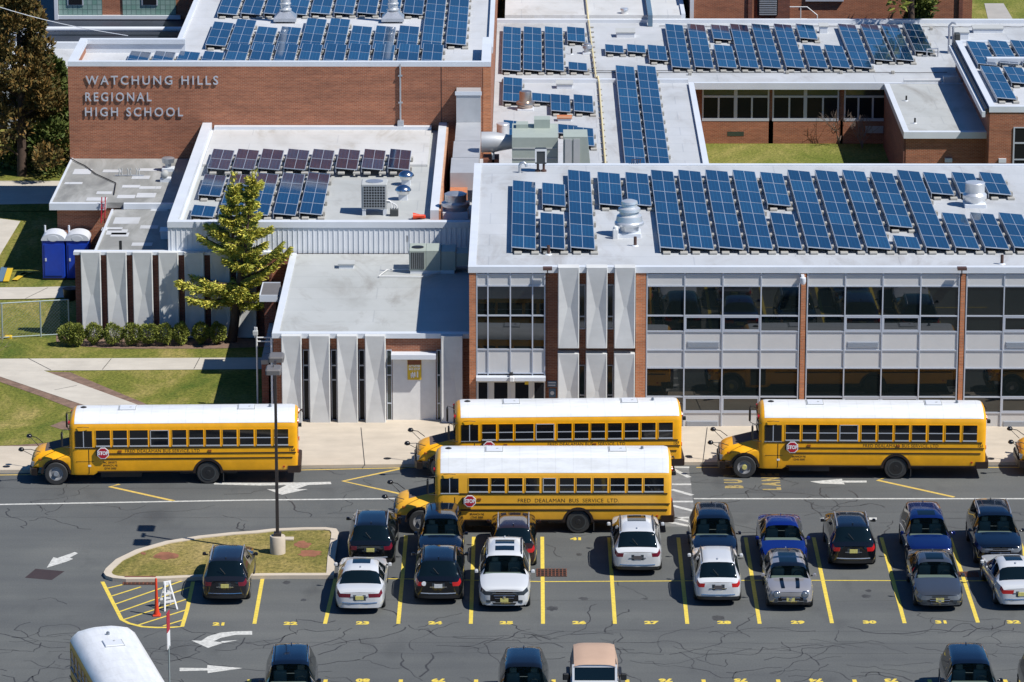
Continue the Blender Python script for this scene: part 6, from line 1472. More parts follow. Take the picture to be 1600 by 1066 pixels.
p0 = WY(752, 222, 212); t = thing('round_duct', 'reducing round duct joining the wide duct to the pale green unit', 'duct', (p0.x, 212, p0.z-.9))
xa, xb, xc = p0.x, XY(772, 222, 212), XY(802, 222, 212)
m = MB(); m.lathe([(.52, xa), (.52, xb), (.42, (xb+xc)/2), (.34, xc), (0, xc)], 24, (0, 212, p0.z), 'x'); m.build('duct', 'duct_metal', t, smooth=35)
m = MB(); m.box(xa+.1, xa+.9, 211.3, 212.6, ZI, p0.z-.75); m.box(xb-.1, xb+.02, 211.3, 212.6, ZI, p0.z-.5, 'unit_grey'); m.build('stand', 'rust', t)
spun('exhaust_drum', 'short shiny drum cap behind the round duct', 'roof vent', 786, 222, ZI, [(.34, 0), (.34, .95), (.36, .97), (.33, 1.02), (0, 1.04)], 'bright_metal')
ux0, ux1, uy = XY(800, 220, 209), XY(872, 220, 209), 209.0
t = thing('air_handler', 'large pale green air handler with bowed ribbed front on the rear wing', 'air conditioner', ((ux0+ux1)/2, uy, ZI))
zt_a = ZY(215, uy)
m = MB(); m.box(ux0, ux1, uy, uy+3.4, ZI+.15, zt_a); m.build('case', 'unit_green', t)
m = MB()
for k in range(6): z = ZI+.35+k*(zt_a-ZI-.4)/6; m.box(ux0+.03, ux1-.03, uy-.03, uy-.001, z, z+.05)
m.build('ribs', 'unit_grey', t)
m = MB(); m.box(ux0+1.1, ux0+1.9, uy+2.2, uy+3.1, zt_a, zt_a+.45); m.box(ux0+.2, ux0+.8, uy+2.2, uy+3.0, zt_a, zt_a+.2); m.build('top_box', 'unit_green', t)
m = MB(); m.box(ux0+.1, ux1-.1, uy+.2, uy+3.2, ZI, ZI+.149); m.build('curb', 'coping', t)
vx0, vx1 = XY(874, 230, 208), XY(918, 230, 208); zv = ZY(214, 208)
t = thing('air_handler', 'smaller pale green unit with a sloped right side beside the large one', 'air conditioner', ((vx0+vx1)/2, 208, ZI))
m = MB(); m.add([(vx0+.2, 208, ZI+.1), (vx1+.35, 208, ZI+.1), (vx1, 208, zv), (vx0+.2, 208, zv), (vx0+.2, 209.8, ZI+.1), (vx1+.35, 209.8, ZI+.1), (vx1, 209.8, zv), (vx0+.2, 209.8, zv)], [(0, 1, 2, 3), (7, 6, 5, 4), (0, 4, 5, 1), (1, 5, 6, 2), (2, 6, 7, 3), (3, 7, 4, 0)]); m.build('case', 'unit_green', t)
m = MB()
for a, b in ((.28, .62), (.70, 1.02)): m.box(vx0+a, vx0+b, 207.96, 207.999, ZI+.25, zv-.1)
m.build('door', 'unit_grey', t)
t = thing('gas_pipe', 'bright yellow gas pipe beside the pale green units', 'pipe', (XY(876, 248, 207.4), 207.4, ZI))
m = MB(); m.tube([(XY(872, 247, 207.4), 207.4, ZI+.45), (XY(884, 247, 207.4), 207.4, ZI+.45), (XY(886, 247, 207.4), 207.4, ZI+.40), (XY(886, 256, 207.4), 207.4, ZI)], .045, 7); m.build('pipe', 'sign_yellow', t)
# long conduit run
t = thing('conduit_run', 'long yellowish conduit on little blocks running down the rear roofs', 'pipe', (G(940, 180, ZI).x, 225, ZI))
P1, P2 = G(945.5, 252, ZI+.12), G(937, 0, ZI+.12)
P2 = Vector((P2.x, YIb+10, ZI+.5))
m = MB(); xq = P1.x; m.tube([(xq, YBb+.2, ZI+.12), (xq, YI-.6, ZI+.12), (xq-.05, YI-.3, ZI+.35), (xq-.15, YI+.2, ZI+.14), (xq-.35, YIb-.2, ZI+.14), (xq-.4, YIb+.2, ZI+.55), (xq-.5, YIb+14, ZI+.55)], .055, 6); m.build('pipe', 'conduit', t)
y = YBb+1; k = 0
while y < YIb-1:
    if abs(y-YI+.4) > .6:
        m = MB(); xx = xq if y < YI else xq-.2; m.box(xx-.14, xx+.14, y, y+.12, ZI-.0, ZI+.065); m.build('support_block', 'ballast', t)
    y += 1.6
t = thing('roof_duct', 'dark blue metal flue lying across the pale roof at the top', 'duct', (G(1013, 30, ZI+.4).x, YIb-.5, ZI))
a, b = G(1016, 41, ZI), G(1010, -5, ZI+.4)
m = MB(); m.box(a.x-.14, a.x+.14, YIb-1.2, YIb+13, ZI+.41, ZI+.72); m.box(a.x-.14, a.x+.14, YIb-1.55, YIb-1.21, ZI, ZI+.7); m.build('flue', 'sign_blue', t)
t = thing('cable_run', 'thin dark cables along the seam between the rear roofs', 'cable', (G(900, 112, ZI).x, YI+.6, ZI))
rr = random.Random(5)
for dz, v, u0, u1 in ((0, 110.5, 780, 1180), (0, 41, 1030, 1330), (0, 42, 1440, 1600), (0, 113.5, 900, 1480)):
    pa = [G(u0+(u1-u0)*i/24, v+rr.uniform(-.35, .35), ZI+.06) for i in range(25)]; m = MB(); m.tube(pa, .02, 5); m.build('cable', 'black', t)
for k, (u, v) in enumerate(((983, 117), (1078, 117), (1230, 115), (1314, 115), (1395, 115), (1455, 46.5), (1502, 46.5))):
    m = MB(); p = G(u, v, ZI); m.cbox(p.x-.1, p.x+.1, p.y-.1, p.y+.1, ZI, ZI+.16, .02); m.build('cable_block', 'ballast', t)
# antennas/ducts at right of courtyard wing
p = G(1489, 84, RI); t = thing('duct_frame', 'tall grey duct frame at the corner of the raised block', 'duct', (p.x, p.y, RI))
m = MB(); m.tube([(-.25, 0, 0), (-.25, 0, 1.7), (-.1, 0, 1.85), (.15, 0, 1.8)], .07, 8); m.tube([(.0, .2, 0), (.0, .2, 1.6)], .07, 8); m.build('pipe', 'galvanised', t, local=True, smooth=50)
m = MB(); m.cbox(.1, .4, -.1, .5, .2, 1.2, .03); m.build('box', 'coil', t, local=True)
p = G(1456, 89, RI); t = thing('pipe_bridge', 'pair of small caps casting a dark shadow beyond the last courtyard strip', 'roof vent', (p.x, p.y, RI))
m = MB(); m.tube([(-.3, 0, .0), (-.3, 0, .45), (.35, 0, .5), (.35, 0, 0)], .05, 7); m.build('pipe', 'galvanised', t, local=True)
t = thing('flashing_box', 'whitish duct end on the small projecting roof near its back', 'duct', (G(1475, 130, ZI).x, G(1475, 130, ZI).y, ZI))
m = MB(); a = G(1412, 129, ZI); b = G(1474, 129, ZI); m.tube([(a.x, a.y, ZI+.12), (b.x-.1, b.y, ZI+.12)], .13, 10); m.box(b.x, b.x+.85, b.y-.2, b.y+.35, ZI, ZI+.35); m.build('duct', 'duct_metal', t)
hatch('roof_hatch', 'small white cap box in the shade beside the ribbed siding on the patched roof', 257.5, 374, zdr, .4, .4, .45, 'coping')
# louvre vents on the annex roof
p = G(263, 266, ZE); t = thing('roof_ventilator', 'squat round exhaust fan on the patched annex roof', 'roof vent', (p.x, p.y, ZE-.02))
m = MB(); m.cbox(-.32, .32, -.3, .3, 0, .18, .02); m.build('base', 'coping', t, local=True); m = MB(); m.lathe([(.16, .18), (.16, .36), (.30, .42), (.34, .66), (.26, .7), (0, .68)], 20); m.build('cowl', 'rust' if False else 'galvanised', t, local=True, smooth=35)
t = thing('roof_ventilator', 'small skewed fan with dark housing just in front of the squat fan', 'roof vent', (G(259, 283, ZE).x, G(259, 283, ZE).y, ZE-.02))
m = MB(); m.cbox(-.28, .28, -.2, .2, 0, .22, .02); m.build('base', 'coping', t, local=True); m = MB(); m.lathe([(.1, -.26), (.19, -.2), (.19, .2), (.1, .26)], 16, (-.05, 0, .38), 'y'); m.build('housing', 'unit_grey', t, local=True, smooth=35)
p = G(202, 275, ZE); t = thing('antenna_frame', 'low row of three small forked brackets on a bar on the annex roof', 'bracket', (p.x, p.y, ZE-.02))
m = MB(); m.tube([(-.75, 0, .05), (.75, 0, .05)], .03, 6); m.build('bar', 'galvanised', t, local=True)
for x in (-.45, .0, .45):
    m = MB(); m.tube([(x-.08, 0, .05), (x-.05, 0, .3), (x-.1, 0, .42)], .03, 6); m.tube([(x+.08, 0, .05), (x+.05, 0, .3), (x+.1, 0, .42)], .03, 6); m.build('bracket', 'unit_grey', t, local=True)
t = thing('roof_cable', 'black cable running down from the wall corner over the annex roof', 'cable', (G(150, 270, ZE).x, G(150, 270, ZE).y, ZE))
m = MB(); m.tube([WY(108, 246, YF-.05)]+[G(*q, ZE+.03) for q in ((122, 254), (133, 259), (150, 272), (181, 286), (178, 304))], .028, 5); m.build('cable', 'black', t)
# red ladder at the annex corner
q = WY(160, 330, YE-.15); t = thing('ladder', 'red ladder leaning at the annex roof corner above the toilets', 'ladder', (q.x, YE-.2, 0))
m = MB()
for u in (157.5, 163): 
    xx = XY(u, 320, YE-.15)
    m.tube([(xx, YE-.25, 2.7), (xx+.05, YE-.05, ZE+.35)], .03, 6)
for k in range(4): z = 2.85+.3*k; m.tube([(XY(157.5, 320, YE), YE-.22+.03*k, z), (XY(163, 320, YE), YE-.22+.03*k, z)], .02, 6)
m.build('frame', 'stop_red', t)

# ================================================================ SMALL STRUCTURES NEAR THE ENTRANCE
t = thing('canopy', 'small flat canopy on a dark pillar between the conifer and the entrance wing', 'canopy', (G(422, 500, 0).x, 190.0, 0))
yc_ = 189.3; zc_ = ZY(463, yc_); a, b = XY(407, 460, yc_), XY(433.5, 460, yc_); yb_ = G(420, 443, zc_).y
m = MB(); m.box(a, b, yc_, yb_, zc_-.02, zc_+.02, 'lamp_head'); m.box(a-.05, b, yc_-.06, yc_-.001, zc_-.26, zc_+.05); m.box(a-.05, a-.001, yc_, yb_, zc_-.26, zc_+.05); m.box(a-.05, b, yb_+.001, yb_+.05, zc_-.2, zc_+.05); m.build('roof', 'coping', t)
m = MB(); m.box(a+.15, b-.1, yc_+.3, yb_-.2, 0, zc_-.03); m.build('pillar', 'brick_dark', t)
# white H-frame utility meter rack
t = thing('utility_rack', 'white pipe rack with meter box standing in the shade left of the entrance wing', 'utility rack', (XY(402, 530, 184.5), 184.5, 0))
y = 184.3; zz = lambda v: ZY(v, y); xx = lambda u: XY(u, 525, y)
m = MB(); m.tube([(xx(398.3), y, zz(528)), (xx(398.3), y, zz(511.5))], .03, 6); m.tube([(xx(401), y, zz(541)), (xx(401), y, zz(512))], .04, 6); m.tube([(xx(401), y, zz(528)), (xx(429), y, zz(528))], .035, 6); m.tube([(xx(401), y, zz(534)), (xx(429), y, zz(534))], .035, 6); m.tube([(xx(401), y, zz(541)), (xx(401), y, 0)], .04, 6); m.build('frame', 'white_paint', t)
m = MB(); m.cbox(xx(395), xx(403), y-.08, y+.1, zz(524), zz(517), .02); m.build('meter_box', 'unit_grey', t)
m = MB(); q = WY(420, 503, 188); m.cbox(q.x-.14, q.x+.14, 187.8, 188.1, q.z-.1, q.z+.2, .04); 
# parking lot lamp
p = G(434, 864, .11); lp = p; zt_ = ZY(569, p.y)
t = thing('street_lamp', 'tall bronze twin-head lot lamp on a concrete drum in the island', 'street lamp', (p.x, p.y, .1))
m = MB(); m.lathe([(.31, 0), (.31, .70), (.29, .73), (0, .73)], 26); m.build('concrete_base', 'concrete', t, local=True, smooth=35)
m = MB(); m.box(-.15, .15, -.15, .15, .73, .86); m.add([(-.065, -.065, .86), (.065, -.065, .86), (.065, .065, .86), (-.065, .065, .86), (-.05, -.05, zt_), (.05, -.05, zt_), (.05, .05, zt_), (-.05, .05, zt_)], [(0, 1, 5, 4), (1, 2, 6, 5), (2, 3, 7, 6), (3, 0, 4, 7), (4, 5, 6, 7)]); m.build('pole', 'lamp_bronze', t, local=True)
for s, dy in ((1, -.95), (-1, .95)):
    m = MB(); m.box(-.05, .05, min(0, dy*.3), max(0, dy*.3), zt_-.12, zt_-.02); a = m.build('arm', 'lamp_bronze', t, local=True)
    m = MB(); m.cbox(-.30, .30, dy-.42, dy+.42, zt_-.20, zt_+.02, .05); h = m.build('lamp_head', 'lamp_head', t, local=True)
    m = MB(); m.box(-.24, .24, dy-.34, dy+.34, zt_-.215, zt_-.201); m.build('lens', 'lens', h, local=True)
    if s > 0: m = MB(); m.tube([(0, dy, zt_+.02), (0, dy, zt_+.14)], .03, 8); m.build('photocell', 'lamp_head', h, local=True)
# things in the hatched corner
p = G(245, 962); t = thing('channelizer_cone', 'tall slim bright orange channelizer cone on the hatched yellow corner', 'cone', (p.x, p.y, 0))
m = MB(); m.cbox(-.15, .15, -.15, .15, 0, .06, .02); m.build('base', 'cone_orange', t, local=True)
m = MB(); m.lathe([(.12, .06), (.075, .35), (.05, 1.0), (.045, 1.45), (.02, 1.5), (0, 1.5)], 16); m.build('cone', 'cone_orange', t, local=True, smooth=40)
p = G(262, 950); t = thing('a_frame_barricade', 'white folding A-frame barricade beside the orange cone', 'barricade', (p.x, p.y, 0), .5)
for y0 in (-.32, .32):
    m = MB()
    for x in (-.26, .26): m.add([(x-.03, y0-.02, 0), (x+.03, y0-.02, 0), (x*.35+.03, -.02, 1.05), (x*.35-.03, -.02, 1.05), (x-.03, y0+.02, 0), (x+.03, y0+.02, 0), (x*.35+.03, .02, 1.05), (x*.35-.03, .02, 1.05)], [(0, 1, 2, 3), (7, 6, 5, 4), (0, 4, 5, 1), (1, 5, 6, 2), (2, 6, 7, 3), (3, 7, 4, 0)])
    m.box(-.22, .22, y0*.66-.02, y0*.66+.02, .28, .36); m.box(-.16, .16, y0*.4-.02, y0*.4+.02, .58, .66)
    m.build('frame', 'white_paint', t, local=True)
m = MB(); m.cbox(-.16, .16, -.02, .02, .92, 1.08, .01); m.build('top_plate', 'white_paint', t, local=True)
p = G(265, 1075); zs_ = ZY(957, p.y); zs0 = ZY(1013, p.y); t = thing('sign_post', 'thin post with a narrow red and white sign seen edge-on at the bottom left', 'sign', (p.x, p.y, 0))
m = MB(); m.tube([(0, 0, 0), (0, 0, zs0+.1)], .03, 8); m.build('post', 'fence_metal', t, local=True)
m = MB(); c_, s_ = math.cos(1.45), math.sin(1.45)
def rotbox(z0, z1, mat, d=.0): 
    w2 = .24; pts = [(-w2, -.012-d), (w2, -.012-d), (w2, .012+d), (-w2, .012+d)]; m.prism([(x*c_-y*s_, x*s_+y*c_) for x, y in pts], z0, z1, mat)
rotbox(zs0, zs0+(zs_-zs0)*.45, 'letter_white'); rotbox(zs0+(zs_-zs0)*.46, zs_, 'stop_red'); m.build('sign_plate', 'letter_white', t, local=True)
p = G(394, 888, .12); t = thing('brick_stack', 'small orange and cream striped block lying on the island beside the SUV', 'block', (p.x, p.y, .11), .15)
m = MB(); m.cbox(-.16, .10, -.2, .25, 0, .09, .01, 'conduit'); m.cbox(-.14, .12, -.18, .22, .091, .16, .01, 'brick_orange'); m.build('block', 'conduit', t, local=True)
p = G(448, 843, .12); t = thing('ground_cover_plate', 'pale plate on the grass behind the lamp base', 'cover', (p.x, p.y, .11))
m = MB(); m.cbox(-.28, .28, -.12, .22, .008, .06, .01); m.build('plate', 'concrete', t, local=True)

# portable toilets
def potty(u, v, label):
    p = G(u, v); t = thing('portable_toilet', label, 'portable toilet', (p.x, p.y+.58, 0), 0, 'blue portable toilets')
    m = MB(); m.cbox(-.57, .57, -.55, .58, .08, 2.02, .04); b = m.build('cabin', 'potty_blue', t, local=True)
    m = MB(); m.box(-.58, .58, -.6, .6, 0, .079); m.build('skid', 'black', t, local=True)
    m = MB(); pts = [(-.60, 2.0)]+[(math.sin(a)*.60, 2.02+.34*math.cos(a)) for a in [R(x) for x in range(-80, 81, 16)]]+[(.60, 2.0)]
    n = len(pts); m.add([(x, -.60, z) for x, z in pts]+[(x, .62, z) for x, z in pts], [tuple(range(n)), tuple(range(2*n-1, n-1, -1))]+[(k+1, k, n+k, n+k+1) for k in range(n-1)]+[(0, n-1, 2*n-1, n)]); m.build('roof', 'potty_white', t, local=True, smooth=35)
    m = MB(); m.lathe([(0, -.012), (.20, -.01), (.21, 0), (0, 0)], 22, (0, -.601, 2.05), 'y'); 
    for i in range(len(m.v)): x, y, z = m.v[i]; m.v[i] = (x*1.35, y, 2.12+(z-2.05)*.75)
    m.build('vent_oval', 'potty_white', t, local=True)
    m = MB(); m.box(-.44, .44, -.585, -.552, .2, 1.82); d = m.build('door', 'potty_blue', t, local=True)
    m = MB(); m.box(-.42, -.34, -.61, -.586, .95, 1.1); m.build('latch', 'potty_white', d, local=True)
    m = MB(); m.tube([(-.5, .45, 2.0), (-.5, .45, 2.55)], .05, 8); m.build('vent_stack', 'potty_white', t, local=True)
potty(84.5, 437, 'left blue portable toilet with a white domed roof, in sunlight')
potty(122, 437, 'right blue portable toilet, partly hidden by the folded panel wall')
# chain-link fence
def fence_seg(pts, h, label):
    t = thing('chain_link_fence', label, 'fence', (pts[0][0], pts[0][1], 0))
    for x, y in pts: m = MB(); m.tube([(x, y, 0), (x, y, h)], .04, 6); m.build('post', 'fence_metal', t)
    m = MB(); m.tube([(x, y, h) for x, y in pts], .03, 6); m.build('top_rail', 'fence_metal', t); m = MB(); m.tube([(x, y, .08) for x, y in pts], .025, 6); m.build('bottom_rail', 'fence_metal', t)
    m = MB(); seg = []
    for (xa, ya), (xb, yb) in zip(pts[:-1], pts[1:]):
        L = math.hypot(xb-xa, yb-ya); n = int(L/.16)
        for k in range(-int(h/.16), n+1):
            for s in (1, -1):
                a0, a1 = k*.16, k*.16+h
                lo, hi = max(0, a0), min(L, a1)
                if hi <= lo: continue
                z0, z1 = (lo-a0), (hi-a0)
                if s < 0: z0, z1 = h-z0, h-z1
                dx, dy = (xb-xa)/L, (yb-ya)/L; w_ = .004
                m.add([(xa+dx*lo-w_*dx, ya+dy*lo, z0), (xa+dx*lo+w_*dx, ya+dy*lo, z0), (xa+dx*hi+w_*dx, ya+dy*hi, z1), (xa+dx*hi-w_*dx, ya+dy*hi, z1)], [(0, 1, 2, 3)])
    m.build('mesh', 'fence_metal', t); return t
a, b, c = G(4, 530), G(64, 526.5), G(118, 524); fence_seg([(a.x-5, a.y-.05), (a.x, a.y), (b.x, b.y), (c.x-.3, c.y)], 1.75, 'chain-link fence with tall posts left of the folded panel wall')
a, b, c = G(78, 345), G(52, 330), G(20, 330)
p = G(13, 528.5); t = thing('valve_marker', 'bright yellow curb-stop block lying on the lawn by the fence', 'marker', (p.x, p.y, 0))
m = MB(); m.cbox(-.19, .19, -.12, .14, 0, .14, .04); m.build('block', 'yellow_line' if False else 'sign_yellow', t, local=True)
# yellow and blue banner lying at the left edge
m = MB(); p = G(12, 433); 
t = thing('ground_banner', 'yellow and pale blue striped wooden sign lying flat on the lawn at the left edge', 'sign', (p.x, p.y, 0))
for k, (u0, u1, u2, u3, v0, v1, mt) in enumerate(((-6, 4, 12, 2, 441, 419, 'sign_blue'), (5, 14, 21, 12, 441, 419, 'sign_yellow'))):
    mm = MB(); P = px([(u0, v0), (u1, v0), (u2, v1), (u3, v1)]); mm.prism([(q.x, q.y) for q in P], .03, .06); mm.build('stripe', mt, t)
for a in ((23, 439, 40, 427), (30, 431, 50, 425)):
    mm = MB(); p0, p1 = G(a[0], a[1]), G(a[2], a[3]); mm.strip([(p0.x, p0.y), (p1.x, p1.y)], .3, .05); mm.build('stripe', 'sign_yellow', t)
# overhead wire
t = thing('overhead_wire', 'thin pale overhead wire crossing the top left corner', 'wire', (-35, 235, 0))
a = WY(-60, -8, 228); b = WY(200, 56, 228)
m = MB(); m.tube([a+(b-a)*k/10-Vector((0, 0, .25*math.sin(math.pi*k/10))) for k in range(11)], .022, 5); m.build('wire', 'potty_white', t)

# ================================================================ TREES AND SHRUBS
def leaf_mesh(pts, size, rr, elong=1.0, droop=0.0):
    """pts: (position, direction) -> small pointed quads"""
    m = MB()
    for P, D in pts:
        s = size*rr.uniform(.6, 1.35); d = Vector(D)+Vector((rr.gauss(0, .45), rr.gauss(0, .45), rr.gauss(0, .35)-droop))
        if d.length < .01: d = Vector((1, 0, 0))
        d.normalize(); q = d.cross(Vector((rr.gauss(0, 1), rr.gauss(0, 1), rr.gauss(0, 1)))).normalized()
        P = Vector(P); a = P-q*s*.28; b = P+q*s*.28; c = P+d*s*elong
        m.add([a, P+d*s*elong*.45-q*s*.32, c, P+d*s*elong*.45+q*s*.32, b], [(0, 1, 2, 3, 4)])
    return m
def golden_conifer(x, y, h):
    rr = random.Random(21); t = thing('conifer_tree', 'golden green conifer with long drooping boughs before the folded panels', 'tree', (x, y, 0))
    lean = lambda z: Vector((-.62+1.15*(z/h), 0, z))
    m = MB(); m.tube([lean(0), lean(h*.3), lean(h*.65), lean(h*.98)], [.24, .19, .10, .015], 10); m.build('trunk', 'bark', t, local=True, smooth=50)
    m = MB(); m.tube([lean(h*.5), lean(h*.6)+Vector((-.55, 0, 0)), lean(h*.78)+Vector((-.85, 0, 0)), lean(h*.97)+Vector((-.9, 0, 0))], [.09, .07, .05, .012], 7); m.build('leader', 'bark', t, local=True, smooth=50)
    mb_ = MB(); pts = []
    def bough(z, a, L, rise, base=None, tip=0.0, dens=1.0):
        base = base or lean(z); P = []; n = 10; A = Vector((math.cos(a), math.sin(a), 0)); S = Vector((-math.sin(a), math.cos(a), 0))
        for k in range(n):
            f = k/(n-1); P.append(base+A*L*f+Vector((0, 0, L*(rise*f*1.25-.55*rise*f*f+tip*f**3-.10*math.sin(f*3.1)))))
        mb_.tube(P, [.045*(1-k/n)+.008 for k in range(n)], 5)
        for k in range(1, n):
            f = k/(n-1); side = .10+.9*min(f*1.3, (1-f)*1.1+.10)*L*.30
            for j in range(int((34+62*L/3)*dens)):
                off = rr.uniform(-1, 1)*abs(rr.uniform(-1, 1))**.3
                q = P[k-1].lerp(P[k], rr.random())+S*side*off+Vector((0, 0, -abs(off)*.30*side-rr.random()**2*.30))
                pts.append((q, A+Vector((0, 0, .12))+S*off*.9))
    for i, (z, L, n) in enumerate([(2.2, 1.5, 4), (3.0, 1.7, 5), (3.8, 1.6, 5), (4.5, 1.45, 5), (5.1, 1.25, 5), (5.7, 1.0, 4), (6.3, .8, 4), (6.9, .6, 4), (7.4, .42, 4), (7.8, .25, 3)]):
        a0 = rr.uniform(0, 6.28)
        for k in range(n): bough(z*h/8.2+rr.uniform(-.25, .25), a0+k*6.283/n+rr.uniform(-.35, .35), L*rr.uniform(.6, 1.2), rr.uniform(.25, .6))
    for z, L in ((5.3, .8), (5.9, .75), (6.5, .6), (7.0, .45), (7.45, .3)):
        b0 = lean(z)+Vector((-.85, 0, 0))
        for k in range(4): bough(z, rr.uniform(0, 6.28), L*rr.uniform(.7, 1.2), .5, b0)
    for z, a, L, rise, tip in ((2.55, math.pi+.08, 2.9, .28, -.02), (2.3, math.pi+.45, 2.5, .10, 0), (2.7, math.pi-.3, 2.5, .3, 0), (4.3, math.pi+.1, 2.1, .55, .1), (4.6, math.pi-.35, 1.9, .6, .1),
                               (3.0, .05, 2.4, .62, .25), (3.5, -.35, 2.1, .75, .2), (2.4, -.5, 1.8, .25, 0), (2.6, -1.6, 1.9, .15, 0)):
        bough(z, a, L, rise, None, tip, 1.5)
    for dx in (0, -.9):
        for k in range(110): z = h*rr.uniform(.86, 1.02)-(.12 if dx else 0); pts.append((lean(z)+Vector((dx+rr.gauss(0, .08), rr.gauss(0, .08), 0)), Vector((0, 0, 1))))
    mb_.build('branches', 'bark', t, local=True)
    leaf_mesh(pts, .085, rr, 2.1, .05).build('crown', 'leaf_gold', t, local=True)
    return t
pt_ = G(383, 534); golden_conifer(pt_.x, pt_.y, ZY(273, pt_.y))
def dense_tree(x, y, h, r, name, label, mat, seed, n=9000, size=.28, lobes=60, zlow=.1, spread=1.0):
    rr = random.Random(seed); t = thing(name, label, 'tree', (x, y, 0))
    m = MB(); m.tube([(0, 0, 0), (.1, 0, h*.4), (0, .1, h*.9)], [.28, .2, .05], 9); m.build('trunk', 'bark', t, local=True, smooth=50)
    L = []
    for k in range(lobes):
        f = rr.random()**.8; z = h*(zlow+(1-zlow)*f); R_ = r*(1-f)**.62*spread+.12; a = rr.uniform(0, 6.28); d = R_*math.sqrt(rr.uniform(.15, 1))
        L.append((math.cos(a)*d, math.sin(a)*d, z, rr.uniform(.35, .8)*(.5+.6*(1-f))))
    mb_ = MB()
    for k in range(0, lobes, 2): mb_.tube([(0, 0, max(.3, L[k][2]-.9)), (L[k][0]*.5, L[k][1]*.5, L[k][2]-.35), L[k][:3]], [.06, .04, .015], 5)
    mb_.build('branches', 'bark', t, local=True)
    pts = []
    for i in range(n):
        lx, ly, lz, lr = rr.choice(L); v = Vector((rr.gauss(0, 1), rr.gauss(0, 1), rr.gauss(0, 1))).normalized()*lr*rr.uniform(.55, 1.08)
        pts.append((Vector((lx, ly, lz))+Vector((v.x, v.y, v.z*1.1)), v.normalized()+Vector((0, 0, .5))))
    leaf_mesh(pts, size, rr, 1.5).build('crown', mat, t, local=True); return t
p = G(34, 275); dense_tree(p.x, p.y, 11.8, 2.6, 'cedar_tree', 'tall brownish green cedar at the top left corner', 'leaf_cedar', 4, n=30000, size=.15, lobes=125, zlow=.09, spread=1.0)
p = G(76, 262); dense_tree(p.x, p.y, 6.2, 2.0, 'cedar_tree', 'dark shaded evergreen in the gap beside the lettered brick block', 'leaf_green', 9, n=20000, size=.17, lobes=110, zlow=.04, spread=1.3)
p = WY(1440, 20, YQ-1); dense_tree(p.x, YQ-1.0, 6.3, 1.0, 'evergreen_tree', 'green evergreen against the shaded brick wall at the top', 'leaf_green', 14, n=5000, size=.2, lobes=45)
p = WY(1475, -30, YQ-3); dense_tree(p.x-2.0, YQ-2.5, 9.5, 2.6, 'evergreen_tree', 'overhanging yellowish tree mostly above the picture, shading the brick wall', 'leaf_shrub', 15, n=3500, size=.28, lobes=60, zlow=.52)
shr = [(107, 540, .46), (121, 541, .40), (147, 539, .42), (177, 540, .47), (207, 540, .43), (232, 540, .43), (257, 539.5, .42), (283, 539, .40), (314, 538, .40), (340, 538, .38)]
names = ['leftmost', 'second', 'third', 'fourth', 'fifth', 'sixth', 'seventh', 'eighth', 'ninth', 'rightmost']
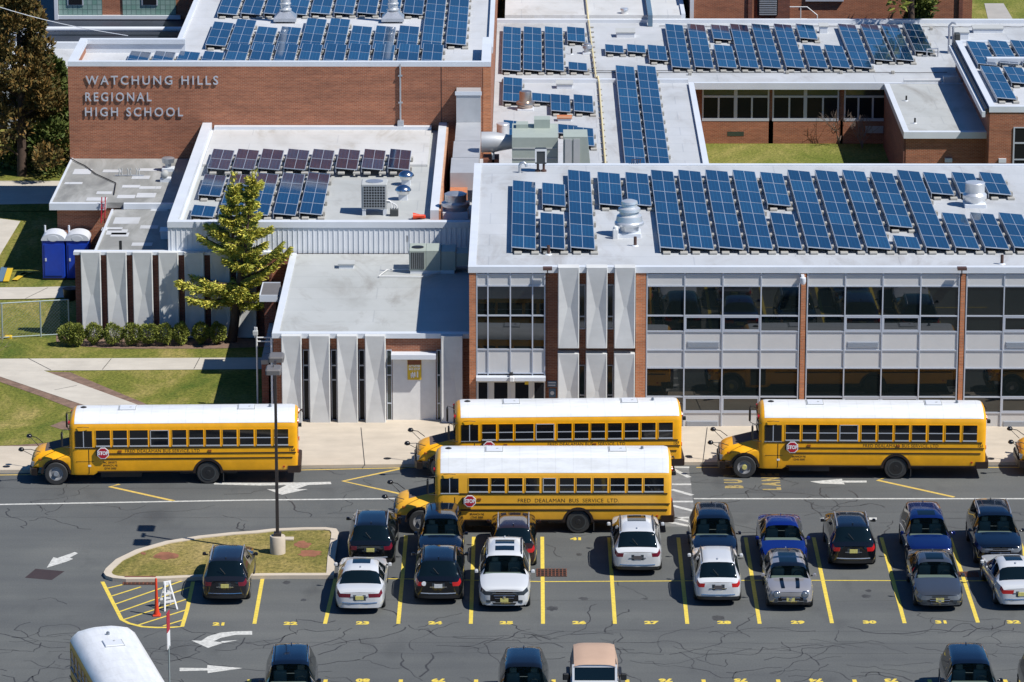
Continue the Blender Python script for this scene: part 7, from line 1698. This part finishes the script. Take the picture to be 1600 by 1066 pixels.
for i, (u, v, r_) in enumerate(shr):
    rr = random.Random(40+i); p = G(u, v); t = thing('round_shrub', '%s clipped round shrub in the mulch bed counting from the fence' % names[i], 'shrub', (p.x, p.y, 0), 0, 'clipped shrubs along the folded panels')
    m = MB()
    for k in range(7): a = rr.uniform(0, 6.28); m.tube([(0, 0, 0), (math.cos(a)*.08, math.sin(a)*.08, .3), (math.cos(a)*.25, math.sin(a)*.25, .6)], [.025, .018, .008], 5)
    m.build('stems', 'bark', t, local=True)
    pts = []
    for k in range(2400):
        v_ = Vector((rr.gauss(0, 1), rr.gauss(0, 1), rr.gauss(0, 1))).normalized(); q = rr.uniform(.72, 1.03)*(1+.09*math.sin(5*v_.x+i)+.06*math.sin(7*v_.z+2*i))
        pts.append((Vector((v_.x*r_*q, v_.y*r_*q, .58+v_.z*.48*q)), v_))
    leaf_mesh(pts, .062, rr, 1.2).build('crown', 'leaf_shrub', t, local=True)
def bare_shrub(x, y, h, label, seed, name='bare_shrub', z0=0):
    rr = random.Random(seed); t = thing(name, label, 'shrub', (x, y, z0)); m = MB()
    def br(p, d, L, r, dep):
        q = p+d*L; m.tube([p, p+d*L*.5+Vector((rr.gauss(0, .04), rr.gauss(0, .04), 0)), q], [r, r*.8, r*.55], 4)
        if dep:
            for k in range(rr.choice((2, 3))): br(q, (d+Vector((rr.gauss(0, .42), rr.gauss(0, .42), rr.uniform(0, .2)))).normalized(), L*rr.uniform(.6, .85), r*.6, dep-1)
    for k in range(7): a = rr.uniform(0, 6.28); br(Vector((0, 0, 0)), Vector((math.cos(a)*.45, math.sin(a)*.45, 1)).normalized(), h*.33, .035, 3)
    m.build('branches', 'twig', t, local=True); return t
p = G(1318, 246); bare_shrub(p.x, p.y+3.5, 2.6, 'bare brown shrub in the courtyard at the edge of the shadow', 3)
p = G(1345, 250); bare_shrub(p.x+.3, p.y+3, 2.2, 'second bare shrub deeper in the courtyard shadow', 5)
p = G(-28, 590); bare_shrub(p.x, p.y, 2.6, 'bare twigs reaching in at the left edge above the path', 8)
# dark boulder-like planter beside the wall at left
p = G(110, 468); t = thing('planter', 'dark planter in the shade beside the folded panel wall', 'planter', (p.x, p.y, 0)); m = MB(); m.lathe([(.22, 0), (.32, .1), (.36, .5), (.38, .56), (.32, .58), (0, .5)], 18); m.build('pot', 'black', t, local=True, smooth=40)
# storm covers on the pavement
for lb, u, v in (('dark manhole cover on the sidewalk near the middle bus', 605, 716.5), ('dark cover on the sidewalk left of the right-hand bus', 1076, 713), ('dark cover on the sidewalk at the right edge', 1548, 717), ('dark cover on the sidewalk by the leftmost bus', 10, 729)):
    p = G(u, v, CH); t = thing('utility_cover', lb, 'manhole cover', (p.x, p.y, CH), 0, 'round covers on the sidewalk'); m = MB(); m.lathe([(.16, -.003), (.16, .004), (.14, .008), (0, .006)], 18); m.build('lid', 'black', t, local=True)
# lone round objects
